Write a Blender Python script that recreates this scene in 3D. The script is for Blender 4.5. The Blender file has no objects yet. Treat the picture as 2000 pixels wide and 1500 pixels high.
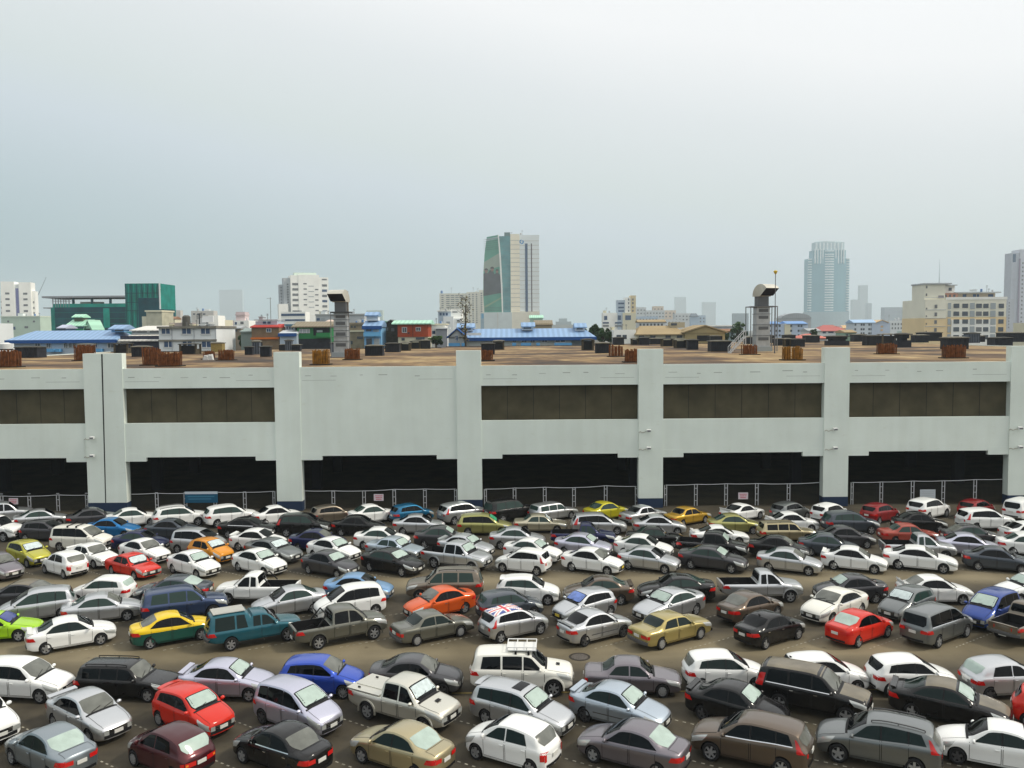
import bpy, bmesh, math, random
import numpy as np
from mathutils import Vector, Matrix

# ------------------------------------------------------------------ camera, world, sun, exposure
SC = bpy.context.scene
COL = SC.collection
random.seed(7)
HAZE_D = 0.00016                     # density of the smog, per metre
F_PX, CAM_H = 1677.0, 17.0          # focal length in pixels of a 2000 px wide picture, eye height in metres
PITCH, ROLL = math.radians(3.58), math.radians(-0.47)
cam_data = bpy.data.cameras.new("camera")
cam = bpy.data.objects.new("camera", cam_data)
COL.objects.link(cam)
cam_data.sensor_width = 36.0
cam_data.lens = 36.0 * F_PX / 2000.0
cam_data.clip_end = 8000.0
CAM_R = Matrix.Rotation(math.pi / 2 - PITCH, 3, 'X') @ Matrix.Rotation(ROLL, 3, 'Z')
CAM_P = Vector((0, 0, CAM_H))
cam.matrix_world = Matrix.Translation(CAM_P) @ CAM_R.to_4x4()
SC.camera = cam

SUN_EL, SUN_AZ = math.radians(46), math.radians(97)      # azimuth from +Y (ahead) towards +X (right)
world = bpy.data.worlds.new("World")
SC.world = world
world.use_nodes = True
wn, wl = world.node_tree.nodes, world.node_tree.links
wn.clear()
w_out = wn.new('ShaderNodeOutputWorld')
w_bg = wn.new('ShaderNodeBackground')
w_bg.inputs['Strength'].default_value = 0.1
w_sky = wn.new('ShaderNodeTexSky')
w_sky.sky_type = 'NISHITA'
w_sky.sun_disc = False
w_sky.sun_elevation = SUN_EL
w_sky.sun_rotation = SUN_AZ
w_sky.air_density, w_sky.dust_density, w_sky.ozone_density = 1.0, 6.0, 1.0
# the smog layer: a whitish veil, a little greyer towards the horizon and on the side away from the sun
w_tc = wn.new('ShaderNodeTexCoord')
w_sep = wn.new('ShaderNodeSeparateXYZ')
wl.new(w_tc.outputs['Generated'], w_sep.inputs[0])
w_m1 = wn.new('ShaderNodeMath'); w_m1.operation = 'MULTIPLY_ADD'
wl.new(w_sep.outputs['X'], w_m1.inputs[0]); w_m1.inputs[1].default_value = 0.20
wl.new(w_sep.outputs['Z'], w_m1.inputs[2])
w_nz = wn.new('ShaderNodeTexNoise'); w_nz.inputs['Scale'].default_value = 1.6
w_nz.inputs['Detail'].default_value = 2.0
wl.new(w_tc.outputs['Generated'], w_nz.inputs['Vector'])
w_m2 = wn.new('ShaderNodeMath'); w_m2.operation = 'MULTIPLY_ADD'
wl.new(w_nz.outputs['Fac'], w_m2.inputs[0]); w_m2.inputs[1].default_value = 0.07
wl.new(w_m1.outputs[0], w_m2.inputs[2])
w_ramp = wn.new('ShaderNodeValToRGB')
def ramp(node, stops):
    el = node.color_ramp.elements
    while len(el) > 1: el.remove(el[-1])
    for i, (p, c) in enumerate(stops):
        e = el[0] if i == 0 else el.new(p)
        e.position = p; e.color = (c[0], c[1], c[2], 1)
ramp(w_ramp, [(0.0, (.195, .255, .275)), (.05, (.235, .295, .315)), (.17, (.345, .385, .41)), (.22, (.375, .41, .41)), (.31, (.435, .455, .46)), (.39, (.52, .525, .525)), (.50, (.55, .555, .555)), (.66, (.58, .585, .58)), (1.0, (.62, .62, .61))])
wl.new(w_m2.outputs[0], w_ramp.inputs['Fac'])
w_sc = wn.new('ShaderNodeVectorMath'); w_sc.operation = 'SCALE'
wl.new(w_ramp.outputs['Color'], w_sc.inputs[0]); w_sc.inputs['Scale'].default_value = 20.0
w_mix = wn.new('ShaderNodeMix'); w_mix.data_type = 'RGBA'
w_mix.inputs['Factor'].default_value = 0.9
wl.new(w_sky.outputs['Color'], w_mix.inputs['A'])
wl.new(w_sc.outputs['Vector'], w_mix.inputs['B'])
wl.new(w_mix.outputs['Result'], w_bg.inputs['Color'])
wl.new(w_bg.outputs[0], w_out.inputs['Surface'])

sun_data = bpy.data.lights.new("sun", 'SUN')
sun_data.energy = 2.4
sun_data.angle = math.radians(9)
sun_data.color = (1.0, .93, .80)
sun = bpy.data.objects.new("sun", sun_data)
COL.objects.link(sun)
_sd = Vector((math.sin(SUN_AZ) * math.cos(SUN_EL), math.cos(SUN_AZ) * math.cos(SUN_EL), math.sin(SUN_EL)))
sun.location = _sd * 60 + Vector((0, 60, 0))
sun.rotation_euler = _sd.to_track_quat('Z', 'Y').to_euler()

SC.view_settings.view_transform = 'Standard'
SC.view_settings.look = 'None'
SC.view_settings.exposure = 0.0
SC.view_settings.gamma = 1.0
SC.render.engine = 'CYCLES'
SC.cycles.use_denoising = True
SC.cycles.max_bounces = 6
SC.cycles.volume_bounces = 3
SC.cycles.transparent_max_bounces = 8
SC.cycles.caustics_reflective = False
SC.cycles.caustics_refractive = False

# ------------------------------------------------------------------ pixel <-> world, for reading positions off the photograph
def ray(px, py):
    d = CAM_R @ Vector(((px - 1000.0) / F_PX, (750.0 - py) / F_PX, -1.0))
    return d
def at_z(px, py, z=0.0):
    d = ray(px, py); t = (z - CAM_H) / d.z
    return CAM_P + d * t
def at_y(px, py, y):
    d = ray(px, py); t = y / d.y
    return CAM_P + d * t
def project(p):
    q = CAM_R.transposed() @ (Vector(p) - CAM_P)
    return 1000.0 + F_PX * q.x / -q.z, 750.0 - F_PX * q.y / -q.z
def X(px, y, py=700): return at_y(px, py, y).x
def Z(py, y, px=1000): return at_y(px, py, y).z

# ------------------------------------------------------------------ materials
MATS = {}
def mat(name, color=(.5, .5, .5), rough=.6, metal=0.0, coat=0.0, spec=.2, noise=0.0, nscale=4.0, bump=0.0):
    if name in MATS: return MATS[name]
    m = bpy.data.materials.new(name); m.use_nodes = True
    nt = m.node_tree; b = nt.nodes['Principled BSDF']
    b.inputs['Base Color'].default_value = (*color, 1)
    b.inputs['Roughness'].default_value = rough
    b.inputs['Metallic'].default_value = metal
    b.inputs['Coat Weight'].default_value = coat
    b.inputs['Coat Roughness'].default_value = .06
    b.inputs['Specular IOR Level'].default_value = spec
    if noise:
        tc = nt.nodes.new('ShaderNodeTexCoord')
        n = nt.nodes.new('ShaderNodeTexNoise'); n.inputs['Scale'].default_value = nscale
        n.inputs['Detail'].default_value = 5
        nt.links.new(tc.outputs['Object'], n.inputs['Vector'])
        r = nt.nodes.new('ShaderNodeValToRGB')
        ramp(r, [(.3, tuple(c * (1 - noise) for c in color)), (.7, tuple(min(1, c * (1 + noise)) for c in color))])
        nt.links.new(n.outputs['Fac'], r.inputs['Fac'])
        nt.links.new(r.outputs['Color'], b.inputs['Base Color'])
        if bump:
            bp = nt.nodes.new('ShaderNodeBump'); bp.inputs['Strength'].default_value = bump
            nt.links.new(n.outputs['Fac'], bp.inputs['Height'])
            nt.links.new(bp.outputs[0], b.inputs['Normal'])
    MATS[name] = m
    return m

def paint_mat(name, two_tone=None):
    """car paint: the colour comes from each object's own colour; a thin film of dust lies in patches"""
    m = bpy.data.materials.new(name); m.use_nodes = True
    nt = m.node_tree; b = nt.nodes['Principled BSDF']
    oi = nt.nodes.new('ShaderNodeObjectInfo')
    tc = nt.nodes.new('ShaderNodeTexCoord')
    src = oi.outputs['Color']
    if two_tone:
        sp = nt.nodes.new('ShaderNodeSeparateXYZ'); nt.links.new(tc.outputs['Object'], sp.inputs[0])
        gt = nt.nodes.new('ShaderNodeMath'); gt.operation = 'GREATER_THAN'; gt.inputs[1].default_value = two_tone[1]
        nt.links.new(sp.outputs['Z'], gt.inputs[0])
        mx0 = nt.nodes.new('ShaderNodeMix'); mx0.data_type = 'RGBA'
        nt.links.new(gt.outputs[0], mx0.inputs['Factor'])
        mx0.inputs['A'].default_value = (*two_tone[0], 1)
        nt.links.new(src, mx0.inputs['B']); src = mx0.outputs['Result']
    n = nt.nodes.new('ShaderNodeTexNoise'); n.inputs['Scale'].default_value = 1.7; n.inputs['Detail'].default_value = 6
    ad = nt.nodes.new('ShaderNodeVectorMath'); ad.operation = 'ADD'
    nt.links.new(tc.outputs['Object'], ad.inputs[0])
    cb = nt.nodes.new('ShaderNodeCombineXYZ')
    ml = nt.nodes.new('ShaderNodeMath'); ml.operation = 'MULTIPLY'; ml.inputs[1].default_value = 30
    nt.links.new(oi.outputs['Random'], ml.inputs[0]); nt.links.new(ml.outputs[0], cb.inputs[0])
    nt.links.new(cb.outputs[0], ad.inputs[1]); nt.links.new(ad.outputs[0], n.inputs['Vector'])
    mr = nt.nodes.new('ShaderNodeMapRange')
    mr.inputs['From Min'].default_value = .35; mr.inputs['From Max'].default_value = .75
    mr.inputs['To Min'].default_value = .0; mr.inputs['To Max'].default_value = .03
    nt.links.new(n.outputs['Fac'], mr.inputs['Value'])
    mx = nt.nodes.new('ShaderNodeMix'); mx.data_type = 'RGBA'
    nt.links.new(mr.outputs[0], mx.inputs['Factor'])
    nt.links.new(src, mx.inputs['A']); mx.inputs['B'].default_value = (.30, .27, .21, 1)
    nt.links.new(mx.outputs['Result'], b.inputs['Base Color'])
    b.inputs['Roughness'].default_value = .36
    b.inputs['Specular IOR Level'].default_value = .06
    nt.links.new(oi.outputs['Alpha'], b.inputs['Metallic'])
    b.inputs['Coat Weight'].default_value = 1.0
    b.inputs['Coat IOR'].default_value = 1.42
    mr2 = nt.nodes.new('ShaderNodeMapRange')
    mr2.inputs['From Min'].default_value = .35; mr2.inputs['From Max'].default_value = .75
    mr2.inputs['To Min'].default_value = .03; mr2.inputs['To Max'].default_value = .16
    nt.links.new(n.outputs['Fac'], mr2.inputs['Value'])
    nt.links.new(mr2.outputs[0], b.inputs['Coat Roughness'])
    MATS[name] = m
    return m

PAINT = paint_mat('car_paint')
TAXI = paint_mat('taxi_paint', ((.008, .075, .055), .80))
GLASS = mat('tinted_glass', (.002, .003, .004), .03, spec=.2)
GLASS_GD = mat('dark_green_glass', (.006, .015, .014), .03, spec=.25)
GLASS_G = mat('green_tinted_glass', (.022, .044, .038), .03, spec=.3)
SHADE_P = mat('pale_sunshade_glass', (.36, .45, .40), .35, coat=.8, noise=.10, nscale=3)
SHADE_S = mat('silver_sunshade_glass', (.50, .58, .58), .3, coat=.8, noise=.15, nscale=5)
SHADE_B = mat('blue_sunshade_glass', (.10, .18, .50), .3, coat=.8, noise=.3, nscale=4)
SHADE_N = mat('navy_sunshade_glass', (.02, .04, .20), .3, coat=.8, noise=.2, nscale=4)
SHADE_G = mat('green_sunshade_glass', (.05, .42, .20), .3, coat=.8, noise=.5, nscale=6)
GLASS_D = mat('dusty_glass', (.11, .115, .10), .22, spec=.6, noise=.25, nscale=2)
BLACK = mat('black_plastic', (.012, .012, .013), .55)
GREYP = mat('grey_plastic', (.09, .09, .09), .6)
TYRE = mat('tyre_rubber', (.015, .015, .016), .8)
RIM = mat('alloy_rim', (.40, .41, .42), .35, metal=.6)
RIM_D = mat('dark_rim', (.10, .10, .105), .4, metal=.6)
CHROME = mat('chrome', (.75, .76, .77), .15, metal=1.0)
LAMP = mat('headlamp_lens', (.48, .50, .48), .12, metal=.35, coat=1)
RED_L = mat('red_lamp_lens', (.55, .012, .010), .2, coat=1)
AMBER = mat('amber_lamp_lens', (.75, .22, .02), .2, coat=1)
PLATE = mat('plate_white', (.62, .62, .58), .5)
PLATE_Y = mat('plate_yellow', (.65, .50, .06), .5)

# ------------------------------------------------------------------ object helpers
def link(o, parent=None):
    COL.objects.link(o)
    if parent is not None: o.parent = parent
    return o
def tag(o, label=None, cat=None, group=None, kind=None):
    if label: o['label'] = label
    if cat: o['category'] = cat
    if group: o['group'] = group
    if kind: o['kind'] = kind
    return o
def thing(name, label, cat, loc=(0, 0, 0), rz=0.0, group=None):
    o = bpy.data.objects.new(name, None)
    o.empty_display_size = .3
    o.location = loc; o.rotation_euler = (0, 0, rz)
    COL.objects.link(o)
    return tag(o, label, cat, group)

class MB:
    """collects shapes into one mesh"""
    def __init__(s): s.v, s.f, s.m = [], [], []
    def add(s, vs, fs, mi=0):
        k = len(s.v); s.v += [tuple(v) for v in vs]
        for f in fs: s.f.append([i + k for i in f]); s.m.append(mi)
    def box(s, x0, x1, y0, y1, z0, z1, mi=0):
        s.add([(x0, y0, z0), (x1, y0, z0), (x1, y1, z0), (x0, y1, z0), (x0, y0, z1), (x1, y0, z1), (x1, y1, z1), (x0, y1, z1)],
              [(3, 2, 1, 0), (4, 5, 6, 7), (0, 1, 5, 4), (1, 2, 6, 5), (2, 3, 7, 6), (3, 0, 4, 7)], mi)
    def tube(s, a, b, r0, r1=None, n=8, mi=0, cap=True):
        a, b = Vector(a), Vector(b); r1 = r0 if r1 is None else r1
        d = (b - a).normalized(); u = d.orthogonal().normalized(); w = d.cross(u)
        vs = [a + (u * math.cos(2 * math.pi * i / n) + w * math.sin(2 * math.pi * i / n)) * r0 for i in range(n)]
        vs += [b + (u * math.cos(2 * math.pi * i / n) + w * math.sin(2 * math.pi * i / n)) * r1 for i in range(n)]
        fs = [(i, (i + 1) % n, n + (i + 1) % n, n + i) for i in range(n)]
        if cap: fs += [tuple(range(n - 1, -1, -1)), tuple(range(n, 2 * n))]
        s.add(vs, fs, mi)
    def prism(s, poly, axis, a0, a1, mi=0):
        """poly: 2D outline, extruded along axis 'x' (poly in y,z), 'y' (x,z) or 'z' (x,y)"""
        n = len(poly)
        def p3(p, a):
            return (a, p[0], p[1]) if axis == 'x' else ((p[0], a, p[1]) if axis == 'y' else (p[0], p[1], a))
        vs = [p3(p, a0) for p in poly] + [p3(p, a1) for p in poly]
        fs = [(i, (i + 1) % n, n + (i + 1) % n, n + i) for i in range(n)] + [tuple(range(n - 1, -1, -1)), tuple(range(n, 2 * n))]
        s.add(vs, fs, mi)
    def grid(s, pts, mi=0):
        """pts: rows of points"""
        r, c = len(pts), len(pts[0])
        vs = [p for row in pts for p in row]
        s.add(vs, [(i * c + j, i * c + j + 1, (i + 1) * c + j + 1, (i + 1) * c + j) for i in range(r - 1) for j in range(c - 1)], mi)
    def mesh(s, name, mats, smooth=None, fix=True):
        me = bpy.data.meshes.new(name)
        me.from_pydata(s.v, [], s.f)
        for m in (mats if isinstance(mats, (list, tuple)) else [mats]): me.materials.append(m)
        me.polygons.foreach_set('material_index', s.m)
        if fix:
            bm = bmesh.new(); bm.from_mesh(me)
            bmesh.ops.recalc_face_normals(bm, faces=bm.faces); bm.to_mesh(me); bm.free()
        if smooth:
            me.polygons.foreach_set('use_smooth', [True] * len(me.polygons))
            me.set_sharp_from_angle(angle=math.radians(smooth))
        me.update()
        return me
    def build(s, name, mats, parent=None, smooth=None, fix=True):
        return link(bpy.data.objects.new(name, s.mesh(name, mats, smooth, fix)), parent)
def boxobj(name, m, x0, x1, y0, y1, z0, z1, parent=None):
    b = MB(); b.box(x0, x1, y0, y1, z0, z1)
    return b.build(name, m, parent, fix=False)
# ------------------------------------------------------------------ cars: a lofted shell per kind, and its parts laid on that shell
def pchip(pts):
    xs = np.array([p[0] for p in pts], float); ys = np.array([p[1] for p in pts], float)
    h = np.diff(xs); d = np.diff(ys) / h
    m = np.zeros_like(ys)
    for i in range(1, len(xs) - 1):
        if d[i - 1] * d[i] > 0:
            w1, w2 = 2 * h[i] + h[i - 1], h[i] + 2 * h[i - 1]
            m[i] = (w1 + w2) / (w1 / d[i - 1] + w2 / d[i])
    m[0], m[-1] = d[0], d[-1]
    def f(x):
        x = min(max(x, xs[0]), xs[-1])
        i = min(max(int(np.searchsorted(xs, x)) - 1, 0), len(h) - 1)
        t = (x - xs[i]) / h[i]
        return float((1 + 2 * t) * (1 - t) ** 2 * ys[i] + t * (1 - t) ** 2 * h[i] * m[i] + t * t * (3 - 2 * t) * ys[i + 1] + t * t * (t - 1) * h[i] * m[i + 1])
    return f

BELT_S = [(0, .60), (.05, .69), (.14, .79), (.25, .88), (.5, .92), (.8, .97), (.93, .98), (1, .86)]
BOT_S = [(0, .26), (.05, .20), (.5, .19), (.93, .22), (1, .32)]
WID = [(0, .70), (.012, .80), (.04, .90), (.10, .965), (.2, .99), (.35, 1), (.7, 1), (.88, .975), (.96, .90), (.99, .82), (1, .74)]
WID_H = [(0, .70), (.012, .80), (.04, .90), (.10, .965), (.2, .99), (.35, 1), (.7, 1), (.9, .985), (.965, .94), (.99, .88), (1, .82)]
WID_B = [(0, .80), (.012, .87), (.04, .94), (.10, .98), (.2, 1), (.8, 1), (.92, .98), (.97, .94), (.992, .88), (1, .83)]
SPECS = {
 'saloon': dict(L=4.32, W=1.71, bow=.13, tum=.36, wb=(.185, .795), wr=.305,
    top=[(0, .62), (.015, .70), (.06, .80), (.14, .90), (.25, .99), (.33, 1.19), (.42, 1.39), (.47, 1.45), (.55, 1.475), (.64, 1.45), (.71, 1.38), (.80, 1.20), (.87, 1.075), (.92, 1.055), (.985, 1.03), (1, .93)],
    belt=BELT_S, bot=BOT_S, wid=WID, ws=(.268, .425), rw=(.705, .868), wins=[(.31, .528, .425, .528), (.542, .80, .542, .715)], doors=[(.275, .528), (.542, .79)]),
 'large_saloon': dict(L=4.72, W=1.80, bow=.14, tum=.34, wb=(.19, .79), wr=.325,
    top=[(0, .62), (.015, .71), (.06, .82), (.14, .92), (.26, 1.0), (.34, 1.20), (.42, 1.38), (.47, 1.44), (.55, 1.465), (.64, 1.44), (.71, 1.37), (.80, 1.20), (.87, 1.09), (.92, 1.07), (.985, 1.04), (1, .94)],
    belt=[(0, .61), (.05, .70), (.14, .81), (.25, .90), (.5, .94), (.8, .98), (.93, .99), (1, .86)], bot=BOT_S, wid=WID, ws=(.275, .43), rw=(.70, .868), wins=[(.315, .528, .43, .528), (.542, .80, .542, .715)], doors=[(.285, .528), (.542, .785)]),
 'old_saloon': dict(L=4.48, W=1.69, bow=.08, tum=.34, wb=(.195, .785), wr=.295,
    top=[(0, .60), (.012, .68), (.05, .73), (.12, .79), (.27, .87), (.28, .885), (.40, 1.27), (.44, 1.345), (.55, 1.38), (.64, 1.355), (.69, 1.29), (.80, 1.0), (.83, .965), (.975, .94), (.99, .90), (1, .80)],
    belt=[(0, .57), (.03, .66), (.12, .74), (.27, .83), (.5, .85), (.8, .875), (.95, .88), (1, .74)], bot=[(0, .26), (.05, .21), (.5, .19), (.93, .23), (1, .32)],
    wid=[(0, .84), (.01, .89), (.03, .93), (.1, .97), (.3, 1), (.75, 1), (.93, .97), (.985, .93), (1, .87)], ws=(.285, .415), rw=(.685, .805), wins=[(.315, .525, .415, .525), (.538, .745, .538, .675)], doors=[(.285, .525), (.538, .75)]),
 'classic_saloon': dict(L=4.72, W=1.74, bow=.06, tum=.34, wb=(.19, .785), wr=.31,
    top=[(0, .70), (.012, .80), (.06, .86), (.14, .90), (.275, .945), (.28, .955), (.39, 1.34), (.43, 1.405), (.55, 1.44), (.66, 1.41), (.71, 1.34), (.81, 1.06), (.83, 1.03), (.97, .99), (.985, .96), (1, .86)],
    belt=[(0, .66), (.03, .74), (.14, .82), (.28, .89), (.5, .91), (.8, .93), (.95, .93), (1, .80)], bot=[(0, .28), (.05, .23), (.5, .21), (.93, .25), (1, .34)],
    wid=[(0, .88), (.01, .92), (.03, .95), (.1, .98), (.3, 1), (.75, 1), (.93, .98), (.985, .95), (1, .90)], ws=(.285, .40), rw=(.705, .815), wins=[(.315, .525, .40, .525), (.54, .74, .54, .69)], doors=[(.285, .525), (.54, .755)]),
 'coupe': dict(L=4.5, W=1.74, bow=.12, tum=.38, wb=(.19, .79), wr=.315,
    top=[(0, .58), (.015, .66), (.06, .75), (.14, .82), (.27, .90), (.36, 1.14), (.43, 1.28), (.49, 1.335), (.56, 1.34), (.64, 1.29), (.74, 1.14), (.85, .98), (.90, .955), (.985, .93), (1, .84)],
    belt=[(0, .56), (.05, .64), (.14, .72), (.25, .80), (.5, .84), (.8, .87), (.93, .88), (1, .78)], bot=BOT_S, wid=WID, ws=(.285, .435), rw=(.66, .845), wins=[(.33, .60, .435, .585), (.612, .76, .597, .67)], doors=[(.30, .60)]),
 'hatchback': dict(L=3.88, W=1.69, bow=.13, tum=.32, wb=(.175, .835), wr=.305,
    top=[(0, .62), (.015, .72), (.06, .82), (.15, .93), (.235, 1.01), (.33, 1.24), (.42, 1.41), (.48, 1.48), (.58, 1.505), (.75, 1.475), (.86, 1.42), (.905, 1.37), (.93, 1.28), (.965, 1.06), (.985, .98), (1, .90)],
    belt=[(0, .60), (.05, .70), (.15, .83), (.25, .92), (.5, .96), (.8, 1.01), (.93, 1.0), (1, .84)], bot=BOT_S, wid=WID_H, ws=(.255, .43), rw=(.912, .968), wins=[(.30, .53, .43, .53), (.545, .76, .545, .75), (.775, .875, .768, .835)], doors=[(.275, .53), (.545, .80)]),
 'micro_hatchback': dict(L=3.74, W=1.66, bow=.14, tum=.30, wb=(.17, .83), wr=.295,
    top=[(0, .64), (.015, .76), (.06, .87), (.14, .97), (.215, 1.06), (.31, 1.28), (.40, 1.43), (.47, 1.50), (.58, 1.52), (.74, 1.48), (.83, 1.42), (.88, 1.35), (.93, 1.17), (.965, 1.02), (.985, .95), (1, .85)],
    belt=[(0, .62), (.05, .74), (.15, .87), (.25, .94), (.5, .96), (.8, .98), (.93, .96), (1, .82)], bot=BOT_S, wid=WID_H, ws=(.235, .42), rw=(.865, .955), wins=[(.285, .525, .42, .525), (.54, .80, .54, .755)], doors=[(.265, .525), (.54, .80)]),
 'estate': dict(L=4.56, W=1.71, bow=.12, tum=.30, wb=(.19, .795), wr=.31,
    top=[(0, .62), (.015, .72), (.06, .82), (.15, .92), (.235, .995), (.32, 1.24), (.40, 1.45), (.46, 1.535), (.57, 1.575), (.76, 1.55), (.88, 1.50), (.925, 1.44), (.955, 1.25), (.98, 1.05), (1, .92)],
    belt=[(0, .60), (.05, .70), (.15, .83), (.25, .91), (.5, .95), (.8, .98), (.93, .98), (1, .86)], bot=BOT_S, wid=WID_H, ws=(.255, .41), rw=(.928, .978), wins=[(.30, .52, .41, .52), (.535, .735, .535, .735), (.75, .905, .75, .885)], doors=[(.275, .52), (.535, .745)]),
 'old_estate': dict(L=4.6, W=1.71, bow=.07, tum=.30, wb=(.195, .785), wr=.305,
    top=[(0, .62), (.012, .72), (.05, .77), (.12, .82), (.27, .90), (.28, .915), (.385, 1.33), (.42, 1.41), (.52, 1.45), (.76, 1.44), (.91, 1.41), (.935, 1.36), (.965, 1.06), (.975, .98), (1, .80)],
    belt=[(0, .58), (.03, .68), (.12, .77), (.27, .85), (.5, .88), (.8, .90), (.95, .90), (1, .76)], bot=BOT_S,
    wid=[(0, .84), (.01, .89), (.03, .93), (.1, .97), (.3, 1), (.75, 1), (.93, .97), (.985, .93), (1, .88)], ws=(.285, .40), rw=(.938, .968), wins=[(.315, .51, .40, .51), (.525, .70, .525, .70), (.715, .90, .715, .895)], doors=[(.285, .51), (.525, .715)]),
 'compact_van': dict(L=4.16, W=1.71, bow=.14, tum=.27, wb=(.175, .825), wr=.305,
    top=[(0, .66), (.015, .78), (.06, .90), (.13, 1.02), (.18, 1.10), (.29, 1.36), (.39, 1.55), (.46, 1.635), (.58, 1.675), (.76, 1.65), (.88, 1.59), (.925, 1.52), (.955, 1.30), (.98, 1.08), (1, .92)],
    belt=[(0, .63), (.05, .76), (.15, .92), (.25, .98), (.5, 1.0), (.8, 1.03), (.93, 1.03), (1, .86)], bot=BOT_S, wid=WID_H, ws=(.20, .40), rw=(.93, .978), wins=[(.215, .515, .40, .515), (.53, .745, .53, .745), (.76, .905, .76, .885)], doors=[(.27, .515), (.53, .755)]),
 'minivan': dict(L=4.66, W=1.82, bow=.13, tum=.26, wb=(.185, .785), wr=.33,
    top=[(0, .74), (.015, .88), (.05, .97), (.12, 1.06), (.19, 1.13), (.28, 1.40), (.37, 1.64), (.43, 1.735), (.55, 1.775), (.78, 1.755), (.91, 1.72), (.945, 1.64), (.965, 1.40), (.985, 1.12), (1, .98)],
    belt=[(0, .70), (.05, .84), (.15, .98), (.25, 1.04), (.5, 1.06), (.8, 1.08), (.93, 1.08), (1, .94)], bot=[(0, .30), (.05, .25), (.5, .23), (.93, .26), (1, .36)], wid=WID_B, ws=(.205, .385), rw=(.95, .984), wins=[(.23, .49, .385, .49), (.505, .73, .505, .73), (.745, .925, .745, .915)], doors=[(.275, .49), (.505, .74)]),
 'crossover': dict(L=4.5, W=1.82, bow=.13, tum=.30, wb=(.19, .79), wr=.35,
    top=[(0, .74), (.015, .87), (.06, .97), (.15, 1.05), (.235, 1.12), (.32, 1.36), (.40, 1.55), (.46, 1.635), (.57, 1.675), (.76, 1.645), (.87, 1.59), (.92, 1.52), (.955, 1.28), (.98, 1.12), (1, .99)],
    belt=[(0, .70), (.05, .82), (.15, .94), (.25, 1.02), (.5, 1.06), (.8, 1.12), (.93, 1.12), (1, .96)], bot=[(0, .34), (.05, .27), (.5, .26), (.93, .29), (1, .40)], wid=WID_B, ws=(.255, .41), rw=(.928, .978), wins=[(.30, .52, .41, .52), (.535, .74, .535, .735), (.755, .89, .75, .845)], doors=[(.275, .52), (.535, .75)]),
 'off_roader': dict(L=4.80, W=1.83, bow=.10, tum=.26, wb=(.185, .765), wr=.38,
    top=[(0, .84), (.012, .98), (.05, 1.06), (.14, 1.12), (.25, 1.19), (.255, 1.20), (.32, 1.44), (.385, 1.68), (.435, 1.765), (.54, 1.805), (.8, 1.785), (.92, 1.745), (.95, 1.66), (.97, 1.40), (.99, 1.14), (1, 1.02)],
    belt=[(0, .80), (.03, .92), (.14, 1.03), (.25, 1.10), (.5, 1.12), (.8, 1.14), (.95, 1.14), (1, 1.0)], bot=[(0, .44), (.05, .36), (.5, .34), (.93, .38), (1, .50)], wid=WID_B, ws=(.265, .395), rw=(.955, .988), wins=[(.295, .475, .395, .475), (.49, .68, .49, .68), (.70, .90, .70, .875)], doors=[(.27, .475), (.49, .69)]),
 'double_cab': dict(L=5.15, W=1.82, bow=.10, tum=.28, wb=(.165, .765), wr=.37, pickup=.625,
    top=[(0, .84), (.012, .97), (.05, 1.05), (.13, 1.11), (.225, 1.18), (.23, 1.19), (.29, 1.45), (.345, 1.67), (.385, 1.74), (.46, 1.775), (.56, 1.755), (.595, 1.70), (.61, 1.50), (.622, 1.16), (.63, 1.10), (.98, 1.10), (.993, 1.08), (1, 1.0)],
    belt=[(0, .80), (.03, .91), (.13, 1.02), (.23, 1.08), (.6, 1.08), (.63, 1.06), (.98, 1.06), (1, .97)], bot=[(0, .46), (.05, .40), (.5, .38), (.9, .44), (1, .55)], wid=WID_B, ws=(.24, .352), rw=(.60, .618), wins=[(.262, .425, .352, .425), (.44, .592, .44, .582)], doors=[(.235, .425), (.44, .60)]),
 'extended_cab': dict(L=5.05, W=1.78, bow=.10, tum=.28, wb=(.17, .765), wr=.36, pickup=.565,
    top=[(0, .80), (.012, .93), (.05, 1.01), (.14, 1.07), (.24, 1.14), (.245, 1.15), (.31, 1.42), (.365, 1.62), (.405, 1.69), (.46, 1.715), (.51, 1.695), (.535, 1.64), (.55, 1.45), (.562, 1.14), (.57, 1.08), (.98, 1.08), (.993, 1.06), (1, .98)],
    belt=[(0, .76), (.03, .87), (.14, .98), (.24, 1.05), (.54, 1.05), (.57, 1.04), (.98, 1.04), (1, .95)], bot=[(0, .46), (.05, .40), (.5, .38), (.9, .44), (1, .55)], wid=WID_B, ws=(.255, .372), rw=(.54, .558), wins=[(.278, .445, .372, .445), (.462, .53, .462, .524)], doors=[(.25, .455)]),
 'canopy_pickup': dict(L=5.05, W=1.74, bow=.08, tum=.24, wb=(.17, .765), wr=.35,
    top=[(0, .80), (.012, .91), (.05, .97), (.14, 1.02), (.24, 1.08), (.245, 1.09), (.31, 1.36), (.365, 1.56), (.405, 1.63), (.46, 1.65), (.53, 1.64), (.545, 1.55), (.56, 1.56), (.575, 1.74), (.60, 1.78), (.75, 1.80), (.93, 1.78), (.955, 1.72), (.975, 1.40), (.99, 1.08), (1, .98)],
    belt=[(0, .74), (.03, .84), (.14, .94), (.24, 1.01), (.54, 1.02), (.98, 1.02), (1, .93)], bot=[(0, .46), (.05, .40), (.5, .38), (.9, .44), (1, .55)], wid=WID_B, ws=(.255, .372), rw=(.957, .986), wins=[(.278, .435, .372, .435), (.452, .53, .452, .526), (.585, .70, .615, .70), (.72, .93, .72, .915)], doors=[(.25, .445)]),
}

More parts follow.
